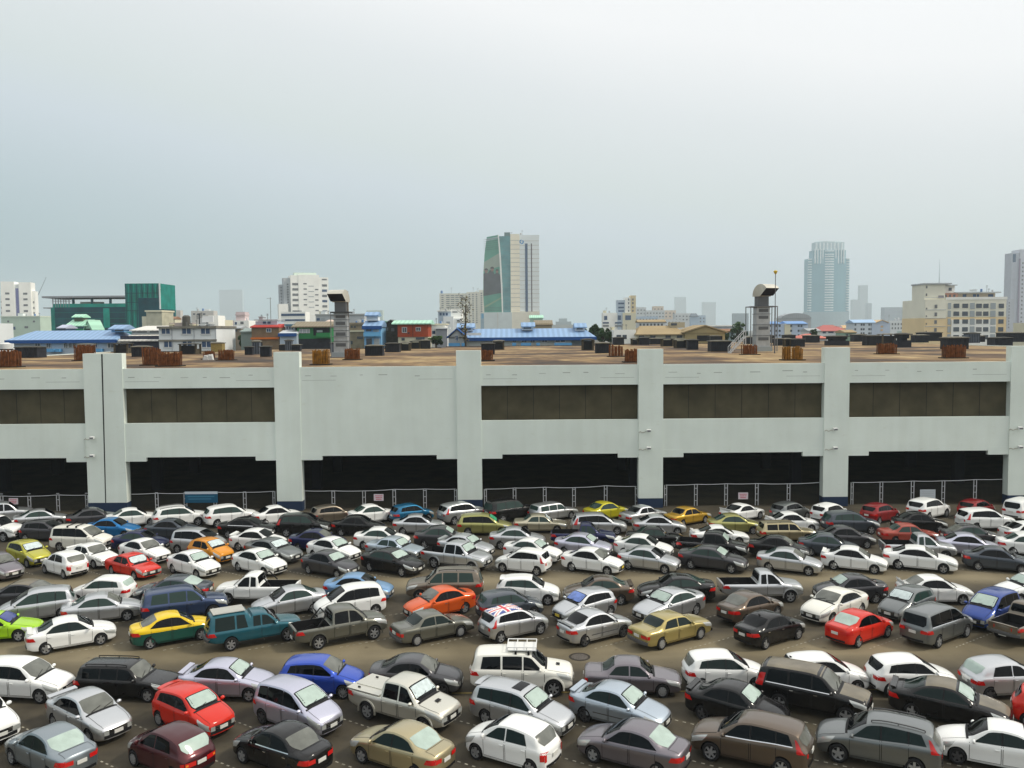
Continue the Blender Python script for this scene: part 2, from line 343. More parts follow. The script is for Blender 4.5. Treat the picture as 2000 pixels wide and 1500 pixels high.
def car_geometry(S):
    L, W = S['L'], S['W']; top, belt, bot, wid = pchip(S['top']), pchip(S['belt']), pchip(S['bot']), pchip(S['wid'])
    tum, bow = S['tum'], S['bow']
    def half(t):
        zt, zb = top(t), bot(t); w = wid(t) * W / 2
        bl = min(belt(t), zt - .015); h = zt - bl; H = bl - zb
        lo = [(0, zb), (.80 * w, zb), (.93 * w, zb + .03), (.978 * w, zb + .20 * H), (.972 * w, zb + .40 * H), (.982 * w, zb + .60 * H), (1.0 * w, zb + .76 * H), (.992 * w, bl - .045), (.955 * w, bl)]
        g = min(max((h - .07) / .22, 0), 1); g = g * g * (3 - 2 * g)
        yb = .94 * w; ye = yb - tum * max(h - .09, 0)
        A = [(.90 * w, bl + .30 * h), (.84 * w, bl + .52 * h), (.76 * w, bl + .70 * h), (.62 * w, bl + .84 * h), (.40 * w, bl + .95 * h), (0.18 * w, bl + .99 * h), (0, zt)]
        hh = max(h, .15)
        B = [(yb - .0, bl + .02), (yb - tum * .35 * hh, bl + .35 * hh), (ye + .015, zt - .13), (ye - .035, zt - .055), (ye * .72, zt - .012), (ye * .38, zt - .002), (0, zt)]
        return lo + [((1 - g) * a[0] + g * b[0], (1 - g) * a[1] + g * b[1]) for a, b in zip(A, B)]
    def warp(p):
        x, y, z = p; r = abs(x) / (L / 2); q = min(max((r - .25) / .75, 0), 1)
        return (x - math.copysign(1, x) * bow * q * min((y / (W / 2)) ** 2, 1.2) + math.copysign(1, x) * bow * .35 * q, y, z)
    def xof(t): return L / 2 - t * L
    def yside(t, z):
        s = half(t); zs = [p[1] for p in s[1:13]]; ys = [p[0] for p in s[1:13]]
        for i in range(1, len(zs)): zs[i] = max(zs[i], zs[i - 1] + 1e-4)
        return float(np.interp(z, zs, ys))
    def ztop(t, y):
        s = half(t)[::-1][:8]
        return float(np.interp(abs(y), [p[0] for p in s], [p[1] for p in s]))
    def side_pt(t, z, off, sg):
        e = .004
        t0, t1 = max(t - e, 0), min(t + e, 1)
        dy_dx = (yside(t0, z) - yside(t1, z)) / ((t1 - t0) * L)
        dy_dz = (yside(t, z + .02) - yside(t, z - .02)) / .04
        n = Vector((-dy_dx, 1, -dy_dz)).normalized()
        p = Vector((xof(t), yside(t, z), z)) + n * off
        return warp((p.x, p.y * sg, p.z))
    def top_pt(t, y, off):
        e = .004
        t0, t1 = max(t - e, 0), min(t + e, 1)
        dz_dx = (ztop(t0, y) - ztop(t1, y)) / ((t1 - t0) * L)
        dz_dy = (ztop(t, y + .02) - ztop(t, y - .02)) / .04
        n = Vector((-dz_dx, -dz_dy, 1)).normalized()
        p = Vector((xof(t), y, ztop(t, y))) + n * off
        return warp((p.x, p.y, p.z))
    return dict(half=half, warp=warp, xof=xof, yside=yside, ztop=ztop, side_pt=side_pt, top_pt=top_pt, top=top, belt=belt, bot=bot, wid=wid)

def make_wheel(R, w, style):
    """tyre and rim meshes, axle along y, outer side towards -y"""
    t = MB(); n = 24
    prof = [(-w * .5 + .012, R * .66), (-w * .5, R * .74), (-w * .5 + .005, R * .90), (-w * .5 + .03, R * .98), (0, R), (w * .5 - .03, R * .98), (w * .5, R * .86), (w * .5, R * .3)]
    rows = [[(r * math.cos(2 * math.pi * k / n), y, r * math.sin(2 * math.pi * k / n)) for k in range(n + 1)] for y, r in prof]
    t.grid(rows)
    t.tube((0, w * .5 - .02, 0), (0, w * .5, 0), R * .32, n=12)
    tm = t.mesh('tyre', TYRE, 40)
    r = MB(); y0 = -w * .5 + .012
    def ring(r0, r1, ya, yb, mi=0):
        r.grid([[(q * math.cos(2 * math.pi * k / n), y, q * math.sin(2 * math.pi * k / n)) for k in range(n + 1)] for q, y in ((r0, ya), (r1, yb))], mi)
    ring(R * .70, R * .635, y0 - .004, y0 + .004); ring(R * .635, R * .60, y0 + .004, y0 + .07)
    if style == 'cover':
        ring(R * .60, R * .45, y0 + .002, y0 - .006); ring(R * .45, R * .001, y0 - .006, y0 - .012)
        for k in range(8):
            a = 2 * math.pi * k / 8; c, s_ = math.cos(a), math.sin(a)
            r.box(R * .5 * c - .012, R * .5 * c + .012, y0 - .008, y0 - .004, R * .5 * s_ - .012, R * .5 * s_ + .012, 1)
    else:
        ring(R * .59, R * .001, y0 + .075, y0 + .075, 1)
        ns = {'five': 5, 'six': 6, 'ten': 10}[style]
        for k in range(ns):
            a = 2 * math.pi * (k + .25) / ns; wd = .058 if ns == 5 else (.045 if ns == 6 else .026)
            u = Vector((math.cos(a), 0, math.sin(a))); v = Vector((-math.sin(a), 0, math.cos(a)))
            p = [u * R * .10 - v * wd * .9, u * R * .10 + v * wd * .9, u * R * .61 + v * wd * .7, u * R * .61 - v * wd * .7]
            fr = [q + Vector((0, y0 + .004, 0)) for q in p]; bk = [q + Vector((0, y0 + .05, 0)) for q in p]
            r.add(fr + bk, [(0, 1, 2, 3), (0, 4, 5, 1), (1, 5, 6, 2), (2, 6, 7, 3), (3, 7, 4, 0)])
        r.tube((0, y0 + .05, 0), (0, y0 - .002, 0), R * .15, n=10)
    rm = r.mesh('rim', [RIM, BLACK], 35)
    return tm, rm

WHEELS = {}
def car_parts(kind, opt):
    """list of (name, mesh, parent index or None, painted, location)"""
    S = SPECS[kind]; L, W = S['L'], S['W']; G = car_geometry(S)
    half, warp, xof, side_pt, top_pt, belt, top = G['half'], G['warp'], G['xof'], G['side_pt'], G['top_pt'], G['belt'], G['top']
    # ---- shell
    ts = sorted(set([round(i / 40, 4) for i in range(41)] + [p[0] for p in S['top']] + [p[0] for p in S['wid']]))
    rows = []
    for t in ts:
        h = half(t); x = xof(t)
        full = [(y, z) for y, z in h] + [(-y, z) for y, z in h[-2:0:-1]]
        rows.append([warp((x, y, z)) for y, z in full])
    b = MB(); n = len(rows[0])
    vs = [p for r in rows for p in r]
    fs = [(i * n + j, i * n + (j + 1) % n, (i + 1) * n + (j + 1) % n, (i + 1) * n + j) for i in range(len(rows) - 1) for j in range(n)]
    c0 = warp((L / 2, 0, (half(0)[0][1] + half(0)[-1][1]) / 2)); c1 = warp((-L / 2, 0, (half(1)[0][1] + half(1)[-1][1]) / 2))
    vs += [c0, c1]; k0, k1 = len(vs) - 2, len(vs) - 1; o = (len(rows) - 1) * n
    fs += [(j, k0, (j + 1) % n) for j in range(n)] + [(o + j, o + (j + 1) % n, k1) for j in range(n)]
    b.add(vs, fs)
    me = b.mesh('body', [PAINT, BLACK])
    body = bpy.data.objects.new('tmp_body', me); COL.objects.link(body)
    R = S['wr']; ax, az = [xof(t) for t in S['wb']], R
    cut = MB()
    for x in ax:
        for sg in (-1, 1):
            y0, y1 = (W / 2 - .30) * sg, (W / 2 + .2) * sg
            cut.tube((x, y0, az + .01), (x, y1, az + .01), R * 1.15, n=28)
    if S.get('pickup'):
        t0 = S['pickup'] + .012
        cut.box(-L / 2 + .09, xof(t0), -W / 2 + .13, W / 2 - .13, .62, 1.6)
    cm = cut.mesh('cut', BLACK); co = bpy.data.objects.new('tmp_cut', cm); COL.objects.link(co)
    md = body.modifiers.new('b', 'BOOLEAN'); md.object = co; md.operation = 'DIFFERENCE'; md.solver = 'EXACT'; md.material_mode = 'TRANSFER'
    bpy.context.view_layer.update()
    dg = bpy.context.evaluated_depsgraph_get()
    me2 = bpy.data.meshes.new_from_object(body.evaluated_get(dg)); me2.name = 'body'
    bpy.data.objects.remove(body); bpy.data.objects.remove(co)
    if len(me2.polygons) < 100: me2 = me
    bl_i = [i for i, m in enumerate(me2.materials) if m == BLACK]
    bm = bmesh.new(); bm.from_mesh(me2)
    ex = MB()                                            # sill and seams that belong to the shell
    bot = G['bot']
    for sg in (-1, 1):
        row0 = [side_pt(t, bot(t) + .012, .008, sg) for t in np.linspace(S['wb'][0] + .10, S['wb'][1] - .10, 12)]
        row1 = [side_pt(t, bot(t) + .075, .008, sg) for t in np.linspace(S['wb'][0] + .10, S['wb'][1] - .10, 12)]
        ex.grid([row0, row1])
    exm = ex.mesh('x', BLACK); k = len(bm.faces)
    bm.from_mesh(exm)
    bm.faces.ensure_lookup_table()
    for f in bm.faces[k:]: f.material_index = bl_i[-1] if bl_i else 1
    bm.to_mesh(me2); bm.free()
    me2.polygons.foreach_set('use_smooth', [True] * len(me2.polygons)); me2.set_sharp_from_angle(angle=math.radians(38))
    P = [('body', me2, None, True, (0, 0, 0))]
    def add(name, mb, mats, painted=False, parent=None, smooth=50, loc=(0, 0, 0)):
        P.append((name, mb.mesh(name, mats, smooth), parent, painted, loc)); return len(P) - 1
    def side_patch(lo0, lo1, up0, up1, zl, zu, off, sg, nx=7, nz=4):
        rows = []
        for j in range(nz + 1):
            v = j / nz; row = []
            for i in range(nx + 1):
                s = i / nx; tl = lo0 + (lo1 - lo0) * s; tu = up0 + (up1 - up0) * s
                t = tl + (tu - tl) * v
                row.append(side_pt(t, zl(tl) + (zu(tu) - zl(tl)) * v, off, sg))
            rows.append(row)
        return rows
    def top_patch(t0, t1, yf, off, nt=7, ny=10, inset=0.0):
        rows = []
        for i in range(nt + 1):
            t = t0 + (t1 - t0) * i / nt; y = yf(t) - inset
            rows.append([top_pt(t, y * (2 * j / ny - 1), off) for j in range(ny + 1)])
        return rows
    def end_patch(x_end, y0, y1, z0, z1, off=.008, n=6):
        sg = math.copysign(1, x_end)
        return [[(lambda p: (p[0] + sg * off, p[1], p[2]))(warp((x_end, y0 + (y1 - y0) * i / n, z))) for i in range(n + 1)] for z in (z0, z1)]
    glass = opt.get('glass', GLASS)
    # ---- windscreen, rear window
    def edge(t):
        h = half(t); return max(h[12][0] - .015, .2)
    def wsy(t): return min(edge(t) - .03, W / 2 * .84)
    m = MB(); m.grid(top_patch(*S['ws'], wsy, .008)); w_i = add('windscreen', m, [GLASS_D if opt.get('dusty') else GLASS])
    if opt.get('shade'):
        a, c = S['ws']; m = MB(); m.grid(top_patch(a + .025, c - .012, wsy, .012, inset=.05)); add('sunshade', m, [opt['shade']], parent=w_i)
    m = MB(); m.grid(top_patch(*S['rw'], lambda t: min(edge(t) - .05, W / 2 * .80), .008)); r_i = add('rear_window', m, [opt.get('rear_glass', glass)])
    m = MB(); a = S['ws'][0]; m.grid(top_patch(a - .016, a + .004, lambda t: W / 2 * .80, .011, 2)); add('cowl_panel', m, [BLACK])
    m = MB(); tc_ = S['ws'][0] - .02
    for s_ in (-1, 1):
        m.grid([[top_pt(t, s_ * (S['wid'][0][1] * W / 2 * (.93 + .12 * min(t / .1, 1)) + d_), .007) for t in np.linspace(.02, tc_, 10)] for d_ in (-.007, .007)])
    add('bonnet_seam', m, [BLACK])
    if not S.get('pickup') and S['rw'][1] < .9:
        m = MB(); hw_ = W / 2 * .66
        for t in (S['rw'][1] + .012,): m.grid([[top_pt(t + d_, y, .007) for y in np.linspace(-hw_, hw_, 9)] for d_ in (-.002, .002)])
        for s_ in (-1, 1): m.grid([[top_pt(t, s_ * (hw_ + d_), .007) for t in np.linspace(S['rw'][1] + .012, .985, 6)] for d_ in (-.006, .006)])
        add('boot_seam', m, [BLACK])
    for s_ in (-.42, .12):
        m = MB(); a0_ = S['ws'][0] + .006; m.tube(top_pt(a0_, s_, .022), top_pt(a0_ + .028, s_ + .44, .022), .012, n=5); add('wiper', m, [BLACK])
    # ---- doors with handles, side windows
    for sg in (-1, 1):
        for d0, d1 in S['doors']:
            m = MB()
            m.grid(side_patch(d0 + .004, d1 - .004, d0, d1, lambda t: bot(t) + .13, lambda t: belt(t) - .015, .006, sg, 8, 6))
            # cut the corner of a rear door away where the wheel arch is
            di = add('door', m, [PAINT], True)
            m = MB(); e = .0020
            for t in (d0, d1): m.grid(side_patch(t - e, t + e, t - e, t + e, lambda t: bot(t) + .12, lambda t: belt(t) + .01, .009, sg, 1, 6))
            m.grid(side_patch(d0, d1, d0, d1, lambda t: bot(t) + .115, lambda t: bot(t) + .128, .009, sg, 6, 1))
            add('door_seam', m, [BLACK], parent=di)
            hx, hz = d1 - .03, belt(d1 - .03) - .13
            m = MB(); c = side_pt(hx, hz, .02, sg)
            m.box(c[0] - .08, c[0] + .08, c[1] - .012, c[1] + .012, c[2] - .014, c[2] + .014)
            P.append(('handle', m.mesh('handle', [CHROME if opt.get('chrome') else PAINT]), di, not opt.get('chrome'), (0, 0, 0)))
        for (a0, a1, u0, u1) in S['wins']:
            m = MB()
            m.grid(side_patch(a0, a1, u0, u1, lambda t: belt(t) + .035, lambda t: top(t) - .115, .008, sg, 8, 4))
            add('side_window', m, [glass])
        if not opt.get('paintpillar'):
            ww = S['wins']
            for p_, q_ in zip(ww, ww[1:]):
                m = MB(); m.grid(side_patch(p_[1] - .004, q_[0] + .004, p_[3] - .004, q_[2] + .004, lambda t: belt(t) + .03, lambda t: top(t) - .11, .006, sg, 2, 4)); add('pillar', m, [BLACK])
        # mirror
        t = S['ws'][0] + .055; z = belt(t) + .09; y = G['yside'](t, belt(t)) + .10
        bm = bmesh.new(); bmesh.ops.create_uvsphere(bm, u_segments=10, v_segments=7, radius=1)
        for v in bm.verts:
            v.co.x = (v.co.x if v.co.x > 0 else v.co.x * .35) * .10; v.co.y *= .115; v.co.z *= .075
            v.co += Vector((xof(t) + .02, y * sg, z))
        mm = bpy.data.meshes.new('mirror'); bm.to_mesh(mm); bm.free(); mm.materials.append(PAINT)
        mm.polygons.foreach_set('use_smooth', [True] * len(mm.polygons))
        P.append(('mirror', mm, None, True, (0, 0, 0)))
        # headlight: wraps the front corner
        hs = opt.get('head', 'wrap'); z0, z1 = G['belt'](.0) - .05, G['belt'](.05)
        m = MB()
        if hs == 'box':
            m.grid(end_patch(L / 2, sg * .40, sg * (WIDTH0(S) - .02), z0 - .10, z0 + .04, .012))
        else:
            m.grid(side_patch(.001, .105, .012, .155, lambda t: belt(t) - .17, lambda t: belt(t) + .012, .010, sg, 7, 4))
            m.grid(end_patch(L / 2, sg * .40, sg * WIDTH0(S) * 1.03, z0 - .125, z0 + .045, .014))
        add('headlight', m, [LAMP])
        # tail light
        ts_ = opt.get('tail', 'wrap'); zt = belt(.97); m = MB()
        if ts_ == 'tall':
            m.grid(side_patch(.93, .998, .90, .975, lambda t: belt(.95) - .16, lambda t: min(top(t) - .16, belt(.95) + .34), .010, sg, 4, 5))
            m.grid(end_patch(-L / 2, sg * (WIDTH1(S) - .14), sg * WIDTH1(S), zt - .26, zt - .10, .012))
        elif ts_ == 'oval':
            m.grid(side_patch(.965, .999, .965, .999, lambda t: zt - .30, lambda t: zt + .0, .010, sg, 3, 4))
            m.grid(end_patch(-L / 2, sg * (WIDTH1(S) - .10), sg * WIDTH1(S) * 1.03, zt - .34, zt - .08, .012))
        elif ts_ == 'box':
            m.grid(end_patch(-L / 2, sg * (WIDTH1(S) - .42), sg * WIDTH1(S), zt - .26, zt - .10, .012))
            m.grid(side_patch(.97, .998, .97, .998, lambda t: zt - .26, lambda t: zt - .10, .010, sg, 3, 2))
        else:
            m.grid(side_patch(.915, .999, .94, .999, lambda t: zt - .21, lambda t: zt - .035, .010, sg, 6, 3))
            m.grid(end_patch(-L / 2, sg * (WIDTH1(S) - .30), sg * WIDTH1(S) * 1.03, zt - .215, zt - .06, .012))
        ti = add('tail_light', m, [RED_L])
        if opt.get('amber'):
            m = MB(); m.grid(end_patch(-L / 2, sg * (WIDTH1(S) - .12), sg * (WIDTH1(S) - .02), zt - .22, zt - .15, .018, 2)); add('indicator', m, [AMBER], parent=ti)
    # ---- grille, lower intake, plates, rear apron
    zf0, zf1 = half(0)[0][1], half(0)[-1][1]
    m = MB(); m.grid(end_patch(L / 2, -.42, .42, zf1 - .20, zf1 - .02, .010)); gi = add('grille', m, [BLACK])
    m = MB(); m.grid(end_patch(L / 2, -.40, .40, zf1 - .075, zf1 - .045, .022)); m.grid(end_patch(L / 2, -.38, .38, zf1 - .14, zf1 - .125, .022)); add('chrome_bar', m, [CHROME], parent=gi)
    m = MB(); m.grid(end_patch(L / 2, -.60, .60, zf0 + .04, zf0 + .17, .010)); add('lower_intake', m, [BLACK])
    for xe, zc in ((L / 2, zf0 + .22), (-L / 2, belt(.97) - (.20 if kind not in ('double_cab', 'extended_cab', 'canopy_pickup') else .46))):
        m = MB(); c = warp((xe, 0, zc)); sg = math.copysign(1, xe)
        m.box(c[0] + (0 if sg > 0 else -.03), c[0] + (.03 if sg > 0 else 0), -.19, .19, zc - .065, zc + .065)
        add('number_plate', m, [opt.get('plate', PLATE)], smooth=None)
    zr0 = half(1)[0][1]
    m = MB(); m.grid(end_patch(-L / 2, -.58, .58, zr0 + .02, zr0 + .12, .010)); add('rear_apron', m, [opt.get('apron', BLACK)])
    # ---- options
    if opt.get('spoiler') in ('lip', 'wing'):
        hs_ = 1.0 if opt['spoiler'] == 'lip' else 2.6
        m = MB(); m.grid([[(x, y, z) for y in np.linspace(-.62, .62, 9)] for x, z in ((-L / 2 + .30, top(.95) + .035 * hs_), (-L / 2 + .06, top(.97) + .085 * hs_), (-L / 2 + .05, top(.97) + .06 * hs_), (-L / 2 + .30, top(.95) + .008))])
        for s in (-1, 1): m.box(-L / 2 + .10, -L / 2 + .26, s * .58 - .03, s * .58 + .03, top(.96) - .02, top(.96) + .05 * hs_)
        add('spoiler', m, [PAINT], True)
    if opt.get('spoiler') == 'roof':
        tt = S['rw'][0]; zz = top(tt - .02); xx = xof(tt)
        m = MB(); m.grid([[(x - .04 * (y / .6) ** 2 * -1, y, z - .05 * (y / .6) ** 2) for y in np.linspace(-.55, .55, 9)] for x, z in ((xx + .14, zz + .045), (xx - .16, zz + .03), (xx - .17, zz + .005), (xx + .05, zz - .02))])
        add('spoiler', m, [PAINT], True)
    if opt.get('rails'):
        for s in (-1, 1):
            m = MB(); pts = [(t, half(t)[12][0] - .10) for t in np.linspace(S['ws'][1] + .04, S['rw'][0] - .06, 7)]
            q = [Vector(warp((xof(t), y * s, G['ztop'](t, y) + .06))) for t, y in pts]
            for a, c in zip(q, q[1:]): m.tube(a, c, .022, n=6)
            for a in (q[0], q[3], q[-1]): m.tube(a, a - Vector((0, 0, .09)), .02, n=6)
            add('roof_rail', m, [opt['rails']])
    if opt.get('rack'):
        m = MB(); z = top(.6) + .02
        for x in (-.25, .35):
            m.tube((x, -.66, z + .03), (x, .66, z + .03), .03, n=6, mi=1)
            for s in (-1, 1): m.box(x - .05, x + .05, s * .62 - .05, s * .62 + .05, z - .09, z + .03, 1)
        for y in (-.55, .55): m.tube((-.65, y, z + .20), (.7, y, z + .20), .025, n=6)
        for x in (-.65, -.2, .25, .7):
            m.tube((x, -.55, z + .20), (x, .55, z + .20), .022, n=6)
            for y in (-.55, .55): m.tube((x, y, z + .05), (x, y, z + .20), .02, n=6)
        m.box(-.65, .7, -.55, .55, z + .05, z + .075)
        add('roof_rack', m, [mat('rack_white', (.7, .7, .68), .5), BLACK])
    if opt.get('bars'):
        m = MB(); z = top(.6)
        for t in (.5, .66):
            x = xof(t); m.tube((x, -.68, z + .05), (x, .68, z + .05), .032, n=6)
            for s in (-1, 1): m.box(x - .06, x + .06, s * .64 - .04, s * .64 + .04, z - .08, z + .06)
        add('roof_bars', m, [BLACK])
    if opt.get('sunroof'):
        m = MB(); m.grid(top_patch(.46, .56, lambda t: .42, .008)); add('sunroof', m, [GLASS])
    if opt.get('flares'):
        for x in ax:
            for s in (-1, 1):
                m = MB(); y = W / 2 - .02
                rr = [[((R * q) * math.cos(a) + x, (y + d) * s, (R * q) * math.sin(a) + az) for a in np.linspace(-.15, math.pi + .15, 15)] for q, d in ((1.16, -.02), (1.17, .035), (1.33, .03), (1.36, -.02))]
                m.grid(rr); add('wheel_arch', m, [PAINT], True)
    if opt.get('cover'):
        m = MB(); t0 = S['pickup'] + .012
        m.box(-L / 2 + .05, xof(t0), -W / 2 + .06, W / 2 - .06, 1.085, 1.125)
        m.box(-L / 2 + .2, xof(t0) - .1, -.35, .35, 1.123, 1.15)
        add('tonneau_cover', m, [PAINT], True, smooth=None)
        m = MB()
        for y in (-.6, .6): m.box(-L / 2 + .5, -L / 2 + .62, y - .03, y + .03, 1.12, 1.17)
        add('latch', m, [BLACK], smooth=None)
    if opt.get('rollbar'):
        m = MB(); x = xof(S['pickup'] + .04)
        for s in (-1, 1): m.tube((x - .5, s * .72, 1.1), (x, s * .62, 1.62), .04, n=8)
        m.tube((x, -.62, 1.62), (x, .62, 1.62), .04, n=8)
        add('roll_bar', m, [BLACK])
    if opt.get('tailgate'):
        m = MB(); m.box(-L / 2 - .02, -L / 2 + .06, -W / 2 + .16, W / 2 - .16, .70, 1.07); add('tailgate', m, [PAINT], True, smooth=None)
    if opt.get('rackrear'):
        m = MB(); m.box(xof(.93), xof(.60), -.5, .5, top(.75) + .015, top(.75) + .05)
        for y in np.linspace(-.45, .45, 7): m.box(xof(.93), xof(.60), y - .015, y + .015, top(.75) + .05, top(.75) + .075)
        add('roof_panel', m, [mat('worn_white_metal', (.5, .5, .47), .5)], smooth=None)
    if opt.get('scoop'):
        m = MB(); m.grid(top_patch(.13, .165, lambda t: .14, .03, 2, 4)); add('bonnet_scoop', m, [BLACK])
    if opt.get('trim'):
        for sg in (-1, 1):
            m = MB(); a0, a1 = S['wins'][0][0], S['wins'][-1][1]
            m.grid(side_patch(a0, a1, a0, a1, lambda t: belt(t) + .005, lambda t: belt(t) + .035, .012, sg, 14, 1)); add('chrome_trim', m, [CHROME])
    if opt.get('moulding'):
        for sg in (-1, 1):
            m = MB(); m.grid(side_patch(S['wb'][0] + .09, S['wb'][1] - .09, S['wb'][0] + .09, S['wb'][1] - .09, lambda t: .50, lambda t: .545, .014, sg, 12, 1)); add('side_moulding', m, [opt['moulding']])
    if opt.get('bumper'):
        for xe in (L / 2, -L / 2):
            m = MB(); zz = half(0 if xe > 0 else 1)[0][1]; s = math.copysign(1, xe)
            rr = []
            for dx, z in ((-.02, zz + .0), (.07, zz + .02), (.09, zz + .10), (.07, zz + .17), (-.02, zz + .19)):
                rr.append([(lambda p: (p[0] + s * dx, p[1], p[2]))(warp((xe - s * .10 * (abs(y) / (W / 2)) ** 6, y, z))) for y in np.linspace(-W / 2 * .95, W / 2 * .95, 15)])
            m.grid(rr); add('bumper', m, [opt['bumper']])
    if opt.get('dust'):
        dm = mat('dusty_panel', (.15, .13, .092), .5, coat=.5, noise=.25, nscale=1.5)
        m = MB(); m.grid(top_patch(S['ws'][1] + .012, S['rw'][0] - .012, lambda t: half(t)[12][0] - .03, .006, 10)); add('roof_panel', m, [dm])
        m = MB(); m.grid(top_patch(.02, S['ws'][0] - .02, lambda t: S['wid'][0][1] * W / 2 * .90, .006, 8)); add('bonnet', m, [dm])
    if opt.get('flag'):
        m = MB(); tt = [S['ws'][1] + .015 + (S['rw'][0] - .03 - S['ws'][1]) * i / 20 for i in range(21)]; ny = 20
        for i in range(20):
            for j in range(ny):
                u, v = (i + .5) / 20 * 2 - 1, (j + .5) / ny * 2 - 1
                mi = 1 if (abs(u) < .10 or abs(v) < .14) else 2 if (abs(u) < .2 or abs(v) < .26) else 1 if abs(abs(u) - abs(v)) < .07 else 2 if abs(abs(u) - abs(v)) < .22 else 0
                y = lambda t: half(t)[12][0] - .06
                q = [top_pt(tt[i + a], y(tt[i + a]) * (2 * (j + c) / ny - 1), .008) for a, c in ((0, 0), (0, 1), (1, 1), (1, 0))]
                m.add(q, [(0, 1, 2, 3)], mi)
        add('roof_graphic', m, [mat('flag_blue', (.05, .08, .30), .4, coat=.5), mat('flag_red', (.6, .03, .05), .4, coat=.5), mat('flag_white', (.8, .78, .75), .4, coat=.5)], smooth=None)
    if opt.get('antenna'):
        m = MB(); t = S['rw'][0] - .03; z = top(t)
        m.prism([(xof(t), z - .01), (xof(t) - .16, z - .01), (xof(t) - .15, z + .07)], 'y', -.02, .02); add('antenna', m, [BLACK], smooth=None)
    # ---- wheels
    key = (round(R, 3), opt.get('rim', 'five'), opt.get('darkrim', False))
    if key not in WHEELS:
        tm, rm = make_wheel(R, .21, key[1])
        if key[2]: rm.materials[0] = RIM_D
        WHEELS[key] = (tm, rm)
    tm, rm = WHEELS[key]
    for x in ax:
        for sg in (-1, 1):
            P.append(('wheel', tm, None, False, (x, sg * (W / 2 - .115), az, 0 if sg < 0 else math.pi)))
            P.append(('rim', rm, len(P) - 1, False, (0, 0, 0)))
    return P
def WIDTH0(S): return S['wid'][0][1] * S['W'] / 2 * .97
def WIDTH1(S): return S['wid'][-1][1] * S['W'] / 2 * .97

PROTO = {}
def place_car(name, kind, opt, color, loc, rz, label, cat, group, override=None):
    key = (kind, tuple(sorted((k, str(v)) for k, v in opt.items())))
    if key not in PROTO: PROTO[key] = car_parts(kind, opt)
    root = thing(name, label, cat, loc, rz, group); root.scale = (1, WIDER, TALLER)
    objs = []
    for nm, me, par, painted, l in PROTO[key]:
        o = bpy.data.objects.new(nm, me)
        o.parent = root if par is None else objs[par]
        o.location = l[:3]
        if len(l) > 3: o.rotation_euler = (0, 0, l[3])
        if painted:
            o.color = color if len(color) == 4 else (*color, 0)
            if override:
                for i, m in enumerate(me.materials):
                    if m == PAINT: o.material_slots[i].link = 'OBJECT' if o.material_slots else 'DATA'; o.material_slots[i].material = override
        COL.objects.link(o); objs.append(o)
    return root
# ------------------------------------------------------------------ the parked cars, row by row, read off the photograph
CC = dict(white=(.78, .79, .77), cream=(.74, .73, .66), silver=(.42, .43, .44), silverblue=(.34, .39, .44), lilac=(.42, .42, .50), steel=(.20, .23, .25),
          grey=(.13, .14, .14), charcoal=(.045, .045, .05), slate=(.05, .06, .075), black=(.004, .004, .005), brown=(.10, .075, .055), bronze=(.15, .125, .095),
          mauve=(.15, .135, .15), gold=(.34, .29, .17), palegold=(.40, .37, .27), beige=(.50, .485, .42), olive=(.11, .11, .09), mercgold=(.33, .27, .10),
          red=(.56, .020, .008), darkred=(.22, .008, .010), brick=(.33, .06, .04), maroon=(.055, .008, .012), orange=(.58, .085, .010), amber=(.62, .24, .008),
          yellow=(.72, .50, .006), lemon=(.42, .38, .015), oliveyellow=(.38, .36, .035), lime=(.30, .55, .008), goldgreen=(.30, .29, .10), goldyellow=(.42, .25, .02),
          blue=(.018, .06, .38), brightblue=(.006, .14, .36), teal=(.010, .085, .115), navy=(.008, .012, .06), skyblue=(.15, .28, .46), deepblue=(.02, .05, .22), midnight=(.03, .05, .11), peacock=(.004, .10, .20))
METAL = dict(silver=.85, silverblue=.8, lilac=.8, steel=.8, grey=.75, charcoal=.5, slate=.5, brown=.7, bronze=.75, mauve=.75, gold=.8, palegold=.8, beige=.75, olive=.6, mercgold=.7, darkred=.3, brick=0, maroon=.5, goldgreen=.7, goldyellow=.5,
             blue=.35, brightblue=.45, teal=.3, navy=.4, skyblue=.6, deepblue=.45, midnight=.6, peacock=.4, oliveyellow=.3, lemon=.2, orange=.25)
CC = {k: (tuple(min(v * (1 + .45 * METAL.get(k, 0)), .8) for v in c) + (METAL.get(k, 0),)) for k, c in CC.items()}
TOK = {'P': ('shade', SHADE_P), 'S': ('shade', SHADE_S), 'Bl': ('shade', SHADE_B), 'N': ('shade', SHADE_N), 'G': ('shade', SHADE_G), 'D': ('dusty', True),
       'tall': ('tail', 'tall'), 'oval': ('tail', 'oval'), 'box': ('tail', 'box'), 'hbox': ('head', 'box'), 'lip': ('spoiler', 'lip'), 'dust': ('dust', True), 'wing': ('spoiler', 'wing'), 'pp': ('paintpillar', True), 'roofsp': ('spoiler', 'roof'), 'rails': ('rails', GREYP), 'brails': ('rails', BLACK),
       'trim': ('trim', True), 'chrome': ('chrome', True), 'sunroof': ('sunroof', True), 'flares': ('flares', True), 'rack': ('rack', True), 'brack': ('bars', True), 'cover': ('cover', True), 'rollbar': ('rollbar', True),
       'tailgate': ('tailgate', True), 'scoop': ('scoop', True), 'flag': ('flag', True), 'antenna': ('antenna', True), 'bumper': ('bumper', GREYP), 'gg': ('glass', GLASS_G), 'rp': ('rear_glass', SHADE_P), 'rd': ('rear_glass', GLASS_D),
       'cover_w': ('rim', 'cover'), 'ten': ('rim', 'ten'), 'six': ('rim', 'six'), 'dark': ('darkrim', True), 'amb': ('amber', True), 'yp': ('plate', PLATE_Y), 'mould': ('moulding', GREYP), 'panel': ('rackrear', True), 'papron': ('apron', GREYP)}
